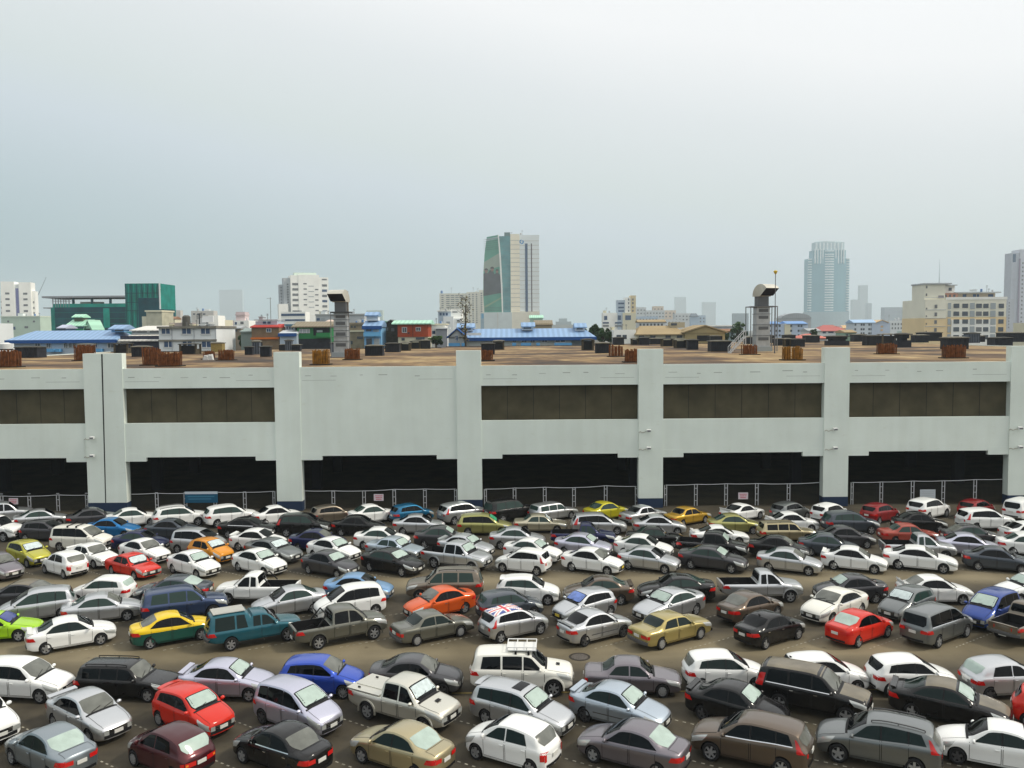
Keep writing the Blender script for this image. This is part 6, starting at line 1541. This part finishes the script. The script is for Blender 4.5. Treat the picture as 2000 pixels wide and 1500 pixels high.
# bare tree against the hotel
def bare_tree(px, yb, yt, D, label):
    s = D / F_PX; t = thing('bare_tree', label, 'tree', (X(px, D), D, 0)); h = Z(yt, D, px); rnd = random.Random(3)
    m = MB(); h0 = Z(yb, D, px) - 6; m.tube((0, 0, 0), (0, 0, h0), .45, .35, n=7); m.tube((0, 0, h0), (.2, 0, h * .93), .35, .12, n=7); m.build('trunk', mat('bark_dark', (.05, .04, .028), .9), t, 40)
    m = MB()
    for k in range(26):
        z = h0 + (h - h0) * rnd.uniform(.25, 1.0); a = rnd.uniform(0, 6.28); L_ = rnd.uniform(.6, 2.2)
        e = Vector((math.cos(a) * L_ * .8, math.sin(a) * L_ * .6, z + L_ * rnd.uniform(.2, .8))); m.tube((.1, 0, z), e, .10, .03, n=4)
        for q in range(2): f = e + Vector((rnd.uniform(-.7, .7), rnd.uniform(-.5, .5), rnd.uniform(0, .6))); m.tube(e, f, .04, .02, n=4)
    m.build('branches', mat('bark_dark'), t)
    m = MB()
    for k in range(110):
        z = h0 + (h - h0) * rnd.uniform(.3, 1.02); c = Vector((rnd.gauss(0, .7), rnd.gauss(0, .6), z)); u = Vector((rnd.uniform(-1, 1), rnd.uniform(-1, 1), rnd.uniform(-1, 1))).normalized() * .28; v = u.orthogonal().normalized() * .22
        m.add([c - u, c + v, c + u, c - v], [(0, 1, 2, 3)])
    m.build('crown', mat('dry_leaf', (.10, .085, .03), .8), t)
bare_tree(909, 650, 582, 202, 'almost leafless dark tree standing in front of the blue front gable')
# leafy trees
LEAF = [mat('leaf_green', (.035, .085, .025), .7), mat('leaf_dark', (.020, .050, .020), .7), mat('leaf_light', (.06, .13, .035), .7)]
def tree(px, yt, yb, wpx, D, label, seed, lm=0, name='leafy_tree', group=None):
    s = D / F_PX; t = thing(name, label, 'tree', (X(px, D), D, 0), 0, group); rnd = random.Random(seed); top = Z(yt, D, px); cr = wpx * s / 2; ch = min((yb - yt) * s, top * .85); zc = top - ch / 2
    m = MB(); m.tube((0, 0, 0), (0, 0, zc), .35, .18, n=7)
    for k in range(6): a = k * 1.05; m.tube((0, 0, zc - ch * .35), (math.cos(a) * cr * .6, math.sin(a) * cr * .6, zc + ch * .1), .14, .05, n=5)
    m.build('trunk', mat('bark_brown', (.08, .06, .04), .9), t, 40)
    cl = [(rnd.gauss(0, .42) * cr, rnd.gauss(0, .42) * cr, zc + rnd.uniform(-.42, .40) * ch, rnd.uniform(.22, .42) * cr) for _ in range(24)]
    m = MB()
    for k in range(2600):
        c = rnd.choice(cl); d = Vector((rnd.gauss(0, 1), rnd.gauss(0, 1), rnd.gauss(0, 1))).normalized() * c[3] * rnd.uniform(.6, 1.05); p = Vector(c[:3]) + d
        p.z = min(p.z, top)
        u = Vector((rnd.uniform(-1, 1), rnd.uniform(-1, 1), rnd.uniform(-.6, .6))).normalized() * rnd.uniform(.16, .34); v = u.cross(Vector((rnd.uniform(-1, 1), rnd.uniform(-1, 1), 1))).normalized() * .2
        m.add([p - u, p + v, p + u, p - v], [(0, 1, 2, 3)], 1 if c[2] < zc else (0 if rnd.random() < .6 else 2))
    m.build('crown', [LEAF[lm], LEAF[1], LEAF[2]], t, fix=False)
tree(852, 657, 672, 24, 201, 'bright green round bush tree beside the red house and white house', 1, 2, 'round_bush')
tree(1160, 632, 668, 22, 215, 'dark green tree nearest to the right end of the long blue roof', 2, 1, group='trees right of the long blue roof')
tree(1176, 641, 672, 28, 222, 'middle grey green tree, between the dark one and the white shed', 3, 0, group='trees right of the long blue roof')
tree(1192, 648, 672, 18, 218, 'smallest tree beside the white shed wall', 4, 0, group='trees right of the long blue roof')
tree(1441, 629, 664, 30, 260, 'round dark green tree left of the right exhaust duct', 5, 0)
# --- between the tower and the tan hall
simple('distant_block', 'mint roofed low block at the foot of the office tower', 330, 1036, 1060, 620, flat('mint_pale', (.40, .56, .48)), extra=lambda q: q.gable_x('roof', 1034, 1062, 621, 615, MINTR, 12))
simple('old_house', 'brown hipped old house roof behind the middle of the blue terrace', 300, 1044, 1078, 632, flat('old_tan', (.32, .26, .16)), extra=lambda q: q.gable_x('roof', 1043, 1080, 634, 625, BROWNR, 12))
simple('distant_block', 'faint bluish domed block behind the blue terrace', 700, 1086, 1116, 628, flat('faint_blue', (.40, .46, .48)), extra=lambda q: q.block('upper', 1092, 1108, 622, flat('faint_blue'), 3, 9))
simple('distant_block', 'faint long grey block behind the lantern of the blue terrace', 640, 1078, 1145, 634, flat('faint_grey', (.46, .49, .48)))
b = Bld('white_block', 'white and cream stepped block with a tall cream stair column', 'building', 420, 1212); b.block('wall', 1178, 1206, 611, WHITE, 0, 12); b.block('wall', 1206, 1216, 611, LBLUE, -.5, 12); b.block('wall', 1216, 1242, 611, CREAM, -1, 13)
b.block('tower', 1206, 1221, 586, LBLUE, 1, 10, 611); b.block('tower', 1221, 1232, 581, WHITE, .5, 11, 611); b.block('tower', 1232, 1242, 577, CREAM2, 0, 12, 611)
for py in (591, 599, 606): b.win(1208, 1219, py, py + 3, WIN_B, 1)
for py in (583, 590, 598, 605): b.win(1234.5, 1237.5, py, py + 4, WIN_G, 0); b.win(1227, 1229, py, py + 4, WIN_G, .5)
for a in ((1180, 1186, 617, 625), (1206.5, 1212.5, 616, 625), (1221, 1232, 616, 625)): b.win(*a, WIN_B, -1 if a[0] > 1215 else (-.5 if a[0] > 1200 else 0))
for a in ((1177, 1189), (1201, 1214)): b.win(a[0], a[1], 629, 632, WIN_B, -.6); b.win(a[0], a[1], 635, 638, WIN_G, -.6)
b = Bld('white_shed', 'plain white walled shed between the trees and the tan hall', 'building', 214, 1220); b.block('wall', 1198, 1242, 644, WHITE, 0, 10); b.win(1204, 1213, 654, 662, WIN); b.win(1216, 1224, 654, 662, WIN)
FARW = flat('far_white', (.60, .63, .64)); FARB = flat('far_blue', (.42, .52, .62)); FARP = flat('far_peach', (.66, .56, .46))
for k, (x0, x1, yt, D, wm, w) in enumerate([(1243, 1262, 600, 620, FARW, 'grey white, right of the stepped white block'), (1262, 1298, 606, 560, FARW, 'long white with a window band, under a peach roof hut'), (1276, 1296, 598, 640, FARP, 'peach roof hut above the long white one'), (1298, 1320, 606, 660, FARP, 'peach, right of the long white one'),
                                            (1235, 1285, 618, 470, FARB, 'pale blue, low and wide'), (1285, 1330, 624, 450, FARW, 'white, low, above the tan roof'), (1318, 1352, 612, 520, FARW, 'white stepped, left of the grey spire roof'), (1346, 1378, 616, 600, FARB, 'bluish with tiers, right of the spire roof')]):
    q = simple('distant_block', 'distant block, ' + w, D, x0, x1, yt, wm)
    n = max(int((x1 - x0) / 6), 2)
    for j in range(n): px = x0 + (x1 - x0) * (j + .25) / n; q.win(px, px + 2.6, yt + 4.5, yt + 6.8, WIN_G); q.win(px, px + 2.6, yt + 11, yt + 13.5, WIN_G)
b = Bld('spire_house', 'small grey pyramid roofed house above the right part of the tan hall', 'house', 480, 1356); b.block('wall', 1349, 1363, 618, FARB, 0, 6); b.gable_x('roof', 1348, 1364, 618, 612, flat('spire_grey', (.16, .19, .22)), 6, inset=1.6)
# tan hall
b = Bld('tan_hall', 'broad tan roofed hall with a dusty gable at its right end', 'building', 212, 1330)
b.block('wall', 1243, 1336, 652, CREAM, 0, 12); b.gable_x('roof', 1241, 1340, 652.5, 636, TANR, 12, .8, inset=2); b.block('gable_wall', 1336, 1414, 648, flat('tan_wall', (.36, .29, .15), .85, .1, .4), -1, 14); b.gable_y('gable_roof', 1334, 1416, 648, 634.5, TANR, 14, y0=-1.2, wall=flat('tan_wall'))
for a, c in ((1248, 1258), (1270, 1280), (1300, 1310), (1322, 1332)): b.win(a, c, 655, 660, WIN, 0)
b.block('ridge_hut', 1316, 1344, 629, flat('hut_tan', (.40, .36, .26)), 4, 4, 640); b.win(1316.5, 1328, 631, 635.5, WIN, 4); b.block('opening', 1360, 1384, 655, VFR, -1.1, .09, 666); b.block('opening', 1388, 1409, 656.5, VFR, -1.1, .09, 664)
simple('white_shed', 'long flat white roofed shed behind the tan gable', 330, 1384, 1432, 637.5, flat('shed_grey', (.34, .38, .42)), extra=lambda q: q.block('roof', 1380, 1433, 635, WHITE, -.5, 15, 637.5))
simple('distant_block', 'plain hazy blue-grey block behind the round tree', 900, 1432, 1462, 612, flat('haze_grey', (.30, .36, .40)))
# --- right of the duct
b = Bld('barrel_hall', 'grey barrel roofed hall left of the round glass tower', 'building', 560, 1555); b.block('wall', 1525, 1584, 620, flat('barrel_wall', (.36, .38, .40)), 0, 20)
m = MB(); m.prism([(b.x(1524 + 61 * k / 12), b.z(622 - 10.5 * math.sin(math.pi * k / 12) ** .5)) for k in range(13)], 'y', -1, 20); m.build('barrel_roof', ribbed('barrel_grey', (.27, .29, .31), .12), b.root)
b = Bld('school_block', 'pale blue four storey block with a blue roof behind the right exhaust duct', 'building', 300, 1540); b.block('wall', 1500, 1578, 632, flat('pale_blue_block', (.46, .54, .66)), 0, 12); b.block('pale_bay', 1532, 1545, 633, CREAM, -.3, .29)
b.gable_x('roof', 1498, 1525, 632, 627.5, flat('blue_tin', (.18, .32, .58)), 12, .5); b.gable_x('roof', 1536, 1577, 632, 627, flat('blue_tin'), 12, .5)
for px in (1502, 1515, 1521, 1543, 1558, 1563.5):
    for py in (634.5, 644, 653): b.win(px, px + 3.6, py, py + 4, WIN, -.31 if px == 1543 else 0)
b = Bld('red_roof_house', 'white house under a broad hipped red tiled roof', 'house', 310, 1628); b.block('wall', 1601, 1652, 645, WHITE2, 0, 12); b.gable_x('roof', 1596, 1656, 646, 634.5, REDR, 12, .8, inset=5); b.win(1607, 1613, 647.5, 651, WIN_B); b.win(1618, 1628, 647.5, 650.5, WIN_B); b.win(1640, 1650, 647, 651, WIN_B)
b = Bld('red_roof_house', 'low house with a bright coral red roof in front of the hipped one', 'house', 245, 1595); b.block('wall', 1564, 1616, 660, WHITE2, 0, 9); b.gable_x('roof', 1562, 1618, 660, 652, flat('coral_roof', (.55, .17, .13)), 9, inset=3)
simple('orange_roof_house', 'small house with an orange roof beside the broad red roof', 420, 1648, 1668, 640, FARW, extra=lambda q: q.gable_x('roof', 1646, 1669, 641, 635, flat('orange_roof', (.60, .40, .20)), 10))
simple('distant_block', 'pale low block among greenery left of the red roof', 380, 1578, 1604, 641, FARW, [(1583, 1587, 645, 648), (1592, 1596, 645, 648)])
b = Bld('pale_blue_block', 'pale blue windowed block with a plain right half and orange gable trim', 'building', 340, 1702); PB = flat('pale_blue_block')
b.block('wall', 1668, 1702, 630, flat('white_blue', (.60, .66, .72)), 0, 12); b.block('plain_wall', 1702.1, 1738, 630, PB, -.3, 12); b.gable_x('roof', 1666, 1712, 630, 624, flat('pale_blue_tin', (.34, .48, .66)), 12, .5); b.gable_y('trim_gable', 1710, 1734, 630, 624.5, flat('orange_trim', (.62, .44, .24)), 10, y0=-.4, wall=PB)
for px in (1669, 1681, 1685.5, 1696, 1700.2):
    for py in (632, 641, 649): b.win(px, px + 3.2, py, py + 4, WIN, 0)
for py in (636, 643): b.block('orange_ornament', 1719.5, 1724, py, flat('orange_trim'), -.42, .11, py + 3.5)
b = Bld('white_block', 'white small windowed block right of the pale blue one', 'building', 460, 1754); b.block('wall', 1736, 1769, 626, flat('far_clean_white', (.66, .69, .70)), 0, 12); b.grid(1740, 1769, 629, 645, 5, 2, .45, .5, WIN_G)
b = Bld('stepped_block', 'mint and white low stepped block left of the cream apartments', 'building', 420, 1786); b.block('wall', 1764, 1806, 646, flat('mint_low', (.48, .58, .56)), 0, 12); b.block('upper', 1794, 1807, 634, FARW, 3, 9)
# --- round glass tower
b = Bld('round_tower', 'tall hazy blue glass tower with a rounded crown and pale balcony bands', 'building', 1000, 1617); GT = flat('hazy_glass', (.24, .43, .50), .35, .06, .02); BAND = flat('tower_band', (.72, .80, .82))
def rprism(name, px0, px1, yt, yb, m_, y0, dep, bulge):
    q = MB(); x0, x1 = b.x(px0), b.x(px1); n = 10; pl = [(x0 + (x1 - x0) * k / n, y0 - bulge * math.sin(math.pi * k / n)) for k in range(n + 1)] + [(x1, y0 + dep), (x0, y0 + dep)]
    q.prism(pl, 'z', 0 if yb is None else b.z(yb), b.z(yt)); return q.build(name, m_, b.root)
rprism('shaft', 1577.5, 1657, 505, None, GT, 0, 36, 7); rprism('upper_shaft', 1586, 1650, 489, 505, GT, 1, 32, 6.8); rprism('crown', 1590, 1647, 473, 489, flat('crown_pale', (.50, .62, .66)), 2, 28, 6.4); rprism('podium', 1576, 1658, 609, None, flat('podium_blue', (.38, .48, .52)), -1, 38, 7.2)
for k in range(21):
    py = 505 + k * 5.0
    rprism('balcony_band', 1608, 1625.5, py, py + 2.4, BAND, -6.6, 2, 1.2); rprism('balcony_band', 1577, 1583.5, py, py + 2.2, BAND, -2, 6, .8); rprism('balcony_band', 1650.5, 1657.5, py, py + 2.2, BAND, -2, 6, .8)
for px in (1588, 1593, 1598.5, 1603, 1628, 1633, 1638.5, 1643.5): rprism('pilaster', px, px + 2.2, 486, 515, BAND, -5.6, 4, .5)
for py in (489.5, 496, 500): rprism('balcony_band', 1608, 1625.5, py, py + 2.2, BAND, -6.6, 3, 1.2)
for px in (1590, 1597, 1604, 1611, 1618, 1625, 1632, 1639): rprism('crown_rib', px, px + 3, 474.5, 488, BAND, -4.2, 2, .8)
rprism('roof_slab', 1594, 1643, 471, 473, BAND, 2.5, 26, 6)
# faint towers far away
HZ = flat('far_haze_wall', (.36, .42, .46)); HZ2 = flat('far_haze_pale_wall', (.37, .42, .45))  # haze is also put into these wall colours, besides the smog volume
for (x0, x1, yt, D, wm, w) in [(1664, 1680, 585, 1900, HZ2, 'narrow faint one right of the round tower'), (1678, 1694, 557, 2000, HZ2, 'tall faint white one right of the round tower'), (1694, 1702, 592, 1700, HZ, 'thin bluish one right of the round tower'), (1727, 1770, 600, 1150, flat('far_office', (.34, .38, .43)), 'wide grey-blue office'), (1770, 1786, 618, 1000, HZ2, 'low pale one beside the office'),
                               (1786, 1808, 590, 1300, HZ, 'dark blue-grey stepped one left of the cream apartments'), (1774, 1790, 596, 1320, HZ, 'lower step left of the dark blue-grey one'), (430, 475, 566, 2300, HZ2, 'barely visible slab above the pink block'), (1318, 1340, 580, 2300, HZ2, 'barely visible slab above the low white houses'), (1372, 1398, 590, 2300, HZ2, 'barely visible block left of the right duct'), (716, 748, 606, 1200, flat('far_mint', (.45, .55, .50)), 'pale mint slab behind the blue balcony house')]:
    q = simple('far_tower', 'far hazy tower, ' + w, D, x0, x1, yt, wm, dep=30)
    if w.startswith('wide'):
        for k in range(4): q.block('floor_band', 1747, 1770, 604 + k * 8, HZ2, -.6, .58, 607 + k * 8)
t = thing('broadcast_mast', 'faint thin broadcast mast above the cream apartments', 'mast', (X(1831, 3000), 3000, 0)); m = MB(); zt = Z(507, 3000, 1831); m.tube((0, 0, 0), (0, 0, zt * .6), 4.5, 2.6, n=6); m.tube((0, 0, zt * .6), (0, 0, zt), 2.2, .5, n=6); m.build('shaft', HZ, t)
t = thing('site_crane', 'faint slanting crane jib above the white slab tower', 'crane', (X(62, 900), 900, 0)); m = MB(); m.tube((0, 0, 0), (0, 0, Z(610, 900, 62)), .7, n=5); m.tube((0, 0, Z(612, 900, 62)), (X(97, 900) - X(62, 900), 0, Z(541, 900, 97)), .5, .25, n=5); m.build('jib', HZ, t)
t = thing('lattice_mast', 'thin grey aerial mast left of the white hospital-like tower', 'mast', (X(531, 330), 330, 0)); m = MB(); zt = Z(581, 330, 531); m.tube((0, 0, 0), (0, 0, zt), .14, n=5); m.tube((-1.4, 0, zt - .4), (.4, 0, zt - .3), .08, n=4); m.build('shaft', flat('mast_grey', (.25, .27, .28)), t)
# --- white tower, centre left
b = Bld('white_tower', 'bright white mid-rise tower with rows of small windows and a mint roof block', 'building', 430, 590)
b.block('wall', 579, 617, 536.5, WHITE, -.4, 20); b.block('wall', 565, 579, 538, WHITE, 0, 19); b.block('wall', 617, 634, 541, WHITE, 0, 19); b.block('side_wing', 553, 565, 543, SHADEW, 4, 14); b.block('side_wing', 546, 553, 556, flat('side_wing_shade', (.40, .43, .46)), 7, 10); b.block('roof_block', 573, 613, 532, flat('mint_white', (.60, .70, .60)), 4, 10, 538); b.block('base_wing', 543, 560, 594, WHITE, 1, 12)  # side wings' grey is shade put into their wall colours
for k in range(5): py = 553 + k * 10.3; b.win(568, 578.5, py, py + 4.5, WIN_G, 0); b.win(622, 631, py + 1.5, py + 6, WIN_B if k % 2 else WIN_G, 0)
b.win(622, 631, 606, 610.5, WIN_B); b.win(622, 631, 544, 546.5, WIN_G)
for k in range(5): py = 553 + k * 10.3; b.win(588, 594, py, py + 2.3, WIN_G, -.4); b.win(597, 607, py + 5, py + 6.3, WIN_L, -.4); b.win(609, 615, py + 11, py + 13.3, WIN_G, -.4)
for k in range(9): b.win(559, 562, 554 + k * 5, 557 + k * 5, WIN_G, 4)
for k in range(6): b.win(548, 550.5, 560 + k * 6, 563 + k * 6, WIN_G, 7)
b = Bld('striped_block', 'white low block with two dark blue window bands below the white tower', 'building', 330, 573); b.block('wall', 549, 597, 609, WHITE, 0, 10); b.win(550, 596, 612.5, 617, WIN_B); b.win(550, 596, 623.5, 627, WIN_B); b.block('roof_room', 570, 584, 606, WIN_G, 2, 5, 609)
# --- cream apartments on the right
b = Bld('cream_apartments', 'cream and ochre eight storey apartment block with a stepped penthouse roof', 'building', 300, 1886); CA = flat('apartment_cream', (.76, .74, .62)); CO = flat('apartment_ochre', (.74, .58, .34)); WB = flat('apartment_white', (.84, .84, .79))
b.block('side_wall', 1806, 1847, 585, CA, 0, 22, 621); b.block('side_wall', 1805.5, 1847, 621.05, CO, -.01, 22.02); b.block('front_wall', 1847.1, 1965, 581, CA, .25, 21, 619); b.block('front_wall', 1847.1, 1965.5, 619.05, CO, .22, 21.06); b.block('stair_head', 1806.5, 1846.5, 555, CA, 1, 12, 585); b.block('stair_roof', 1805, 1858, 552.5, SHADEW, .4, 13, 555.2)
b.block('penthouse', 1847, 1872, 557, WB, 4, 8, 571.5); b.block('penthouse_roof', 1843, 1875, 555.3, SHADEW, 3, 10, 557); b.block('terrace', 1847, 1875, 572, flat('terrace_brown', (.34, .18, .13)), 2.5, 9, 581); b.block('penthouse_low', 1875.2, 1952, 572, flat('penthouse_tan', (.40, .34, .27)), 4, 10, 581); b.block('flat_roof', 1870, 1960, 569.5, SHADEW, 2.5, 13, 572)
b.block('white_bay', 1858, 1945, 624, WB, -.05, .25); b.block('parapet', 1846.5, 1966.5, 580, WB, .1, .14, 585)
for py in (581, 604.5, 621, 637): b.block('storey_line', 1806, 1847, py, SHADEW, -.12, .1, py + .8)
for k in range(5):
    py = 593 + k * 15.3
    for x0, x1, wm in ((1851, 1857, WIN_L), (1862, 1873, WIN), (1879, 1890, WIN), (1894, 1903, WIN_L), (1906, 1917, WIN_G if k else WIN), (1920, 1930, WIN), (1934, 1944, WIN_L), (1950, 1960, WIN)):
        b.win(x0, x1, py + (0 if wm is not WIN_L else -1.5), py + 8.5 + (0 if wm is not WIN_L else 2), wm, -.06 if 1858 < x0 < 1945 and py > 620 else .2)
for k in range(4): b.win(1824.5, 1829.5, 595 + k * 15.2, 602 + k * 15.2, WIN_G); b.win(1808, 1810, 601 + k * 15, 604 + k * 15, WIN_G)
for py in (558, 573): b.win(1809, 1811.5, py, py + 5, WIN_G, 1)
for x0, x1 in ((1848, 1852), (1860, 1866)): b.win(x0, x1, 561, 567, WIN, 4)
for x0, x1 in ((1888, 1895), (1908, 1914), (1916, 1920), (1938, 1948)): b.win(x0, x1, 574, 580, WIN_B, 4)
for x0, x1 in ((1850, 1853), (1858, 1861), (1866, 1870)): b.win(x0, x1, 575, 580, WIN, 2.5)
b.block('grille', 1831, 1842, 577, flat('grille_grey', (.30, .28, .30)), -.1, .09, 582.5)
# --- right edge
b = Bld('edge_tower', 'tall lilac-grey tower cut off by the right edge of the photo', 'building', 640, 1992); LG = flat('lilac_grey', (.46, .48, .54)); b.block('shaft', 1973, 1988, 494, LG, 1, 20); b.block('shaft', 1988.1, 2040, 487, flat('lilac_light', (.56, .57, .63)), 0, 24); b.block('corner_strip', 1986.5, 1989.5, 505, flat('violet_strip_grey', (.25, .20, .28)), -.3, .25); b.win(1975, 1981, 496, 512, WIN_B, 1)
b.grid(1990, 2040, 510, 640, 6, 16, .35, .4, WIN_G, 0, th=.3)
simple('distant_block', 'pale narrow block between the cream apartments and the edge tower', 520, 1967, 1980, 584, flat('far_lilac', (.46, .48, .52)), [(1969, 1971, 590 + 6 * k, 593 + 6 * k, WIN_G) for k in range(9)])
# --- rest of the low city: a few blocks just behind the deck on either side of the view
for k, (px0, px1, yt, D, wm, w) in enumerate([(-160, -10, 632, 300, WHITE2, 'wide white block beyond the left edge'), (2010, 2140, 630, 320, CREAM, 'wide cream block beyond the right edge')]):
    q = simple('low_block', w, D, px0, px1, yt, wm); q.grid(px0 + 5, px1 - 5, yt + 4, yt + 30, 9, 2, .5, .5)

# three of the towers stand turned a little towards the sun
for o in list(COL.objects):
    if o.type == 'EMPTY' and o.name.split('.')[0] in ('white_tower', 'apartment_tower'): o.rotation_euler.z = math.radians(20 if o.name.startswith('white') else 14); o.scale = (1.05, 1, 1); o.location.x += 3.0 if o.name.startswith('white') else 1.5
# clutter on the roofs of the low city: tanks, huts, aerials and air conditioners
def clutter(name_px, D, px0, px1, yt, seed, n=4):
    root = None; tx = X(name_px, far(D), 640)
    for o in list(COL.objects):
        if o.type == 'EMPTY' and o.get('category') in ('building', 'house') and abs(o.location.x - tx) < .02 and abs(o.location.y - far(D)) < .02: root = o
    if root is None: return
    rnd = random.Random(seed); Dd = far(D); s = Dd / F_PX
    for k in range(n):
        px = rnd.uniform(px0, px1); x = X(px, Dd, 640) - root.location.x; z = Z(yt, Dd, px); y = rnd.uniform(1.5, 5); m = MB(); q = rnd.random()
        if q < .4:
            h = rnd.uniform(5, 13) * s; m.tube((x, y, z - .1), (x, y, z + h), .05 + .12 * s, n=5)
            for j in range(3): m.tube((x - 2.2 * s, y, z + h * (.7 + .12 * j)), (x + 2.2 * s, y, z + h * (.7 + .12 * j)), .03 + .07 * s, n=4)
            m.build('roof_aerial', mat('aerial_grey', (.16, .17, .17), .7), root)
        elif q < .7:
            r = rnd.uniform(1.4, 2.4) * s; m.tube((x, y, z - .1), (x, y, z + r * 2.2), r, n=10); m.tube((x, y, z + r * 2.2), (x, y, z + r * 2.6), r, r * .4, n=10)
            m.build('roof_tank', [mat('tank_steel', (.45, .47, .48), .4), mat('tank_blue', (.10, .20, .40), .5)][k % 2], root, 40)
        else:
            a, h = rnd.uniform(2.5, 5) * s, rnd.uniform(2.5, 5) * s; m.box(x - a, x + a, y, y + 3, z - .1, z + h); m.box(x - a - .2, x + a + .2, y - .2, y + 3.2, z + h + .002, z + h + .2)
            m.build('roof_hut', [WHITE2, CREAM, SHADEW][k % 3], root, fix=False)
for a in [(366, 203, 320, 415, 637.5, 1, 9), (42, 380, 8, 74, 617, 2, 4), (517, 208, 494, 534, 624, 3, 3), (665, 300, 620, 708, 613, 4, 6), (695, 216, 686, 708, 630, 5, 4), (862, 232, 840, 866, 632, 6, 4), (878, 320, 858, 898, 606, 7, 4), (1212, 420, 1180, 1204, 611, 8, 3), (1220, 214, 1200, 1240, 644, 9, 4), (590, 430, 575, 610, 532, 10, 3),
          (1886, 300, 1880, 1948, 569, 11, 5), (1754, 460, 1738, 1766, 626, 12, 3), (1786, 420, 1766, 1792, 646, 13, 3), (32, 430, 8, 54, 551, 14, 3), (902, 640, 862, 934, 573, 15, 5), (1000, 560, 1000, 1052, 459, 16, 3), (429, 340, 420, 438, 625, 17, 3), (396, 520, 376, 416, 607, 18, 4), (471.5, 300, 460, 484, 626, 19, 3), (1628, 310, 1605, 1650, 640, 20, 2)]: clutter(*a)
for k, (px0, px1, yt, D, wm, w) in enumerate([(318, 342, 622, 300, CREAM, 'cream block, left behind the grey apartments'), (442, 470, 640, 232, flat('shack_brown', (.24, .20, .15)), 'dark brown shack at the foot of the pink block'), (486, 500, 646, 246, flat('shack_green', (.20, .30, .26)), 'green grey shack left of the timber house'), (655, 684, 640, 250, flat('shack_pink', (.50, .40, .34)), 'pinkish shack right of the left duct'),
                                              (838, 856, 646, 262, GREYW, 'grey shack right of the red house'), (1246, 1300, 628, 300, FARW, 'white low house row over the tan roof'), (1404, 1436, 646, 262, flat('shack_teal', (.26, .34, .36)), 'teal shack right of the tan gable'), (1578, 1602, 645, 262, flat('shack_white', (.6, .62, .6)), 'white shack left of the broad red roof'), (1650, 1672, 648, 252, flat('shack_green2', (.22, .34, .26)), 'green walled shack right of the broad red roof')]):
    simple('shack', 'small house, ' + w, D, px0, px1, yt, wm, [(px0 + 3 + j * 7, px0 + 6.5 + j * 7, yt + 4, yt + 8, WIN) for j in range(int((px1 - px0 - 4) / 7))], dep=7, cat='house', extra=lambda q: q.gable_x('roof', px0 - 1, px1 + 1, yt + .5, yt - 4, [flat('rust_roof', (.26, .14, .08)), flat('zinc_roof', (.36, .38, .39)), TANR][k % 3], 7, .4))
tree(1590, 642, 664, 14, 240, 'dark green tree before the white shack and broad red roof', 8, 1)
tree(1418, 650, 668, 14, 236, 'low green tree between the tan gable and the roof stair', 9, 0)
tree(474, 652, 676, 14, 228, 'dark green tree between the pink block and the timber house', 10, 1)

# ------------------------------------------------------------------ the smog between here and there
hb = MB(); hb.box(-4000, 4000, -80, 6600, -1, 310)
hz = hb.build('haze', [], fix=False)
hm = bpy.data.materials.new('smog'); hm.use_nodes = True; hn = hm.node_tree; hn.nodes.clear()
ho = hn.nodes.new('ShaderNodeOutputMaterial'); hv = hn.nodes.new('ShaderNodeVolumePrincipled')
hv.inputs['Color'].default_value = (.80, .91, .95, 1); hv.inputs['Density'].default_value = HAZE_D; hv.inputs['Anisotropy'].default_value = 0.0
hn.links.new(hv.outputs[0], ho.inputs['Volume']); hz.data.materials.append(hm)
tag(hz, kind='stuff'); hz.display_type = 'WIRE'
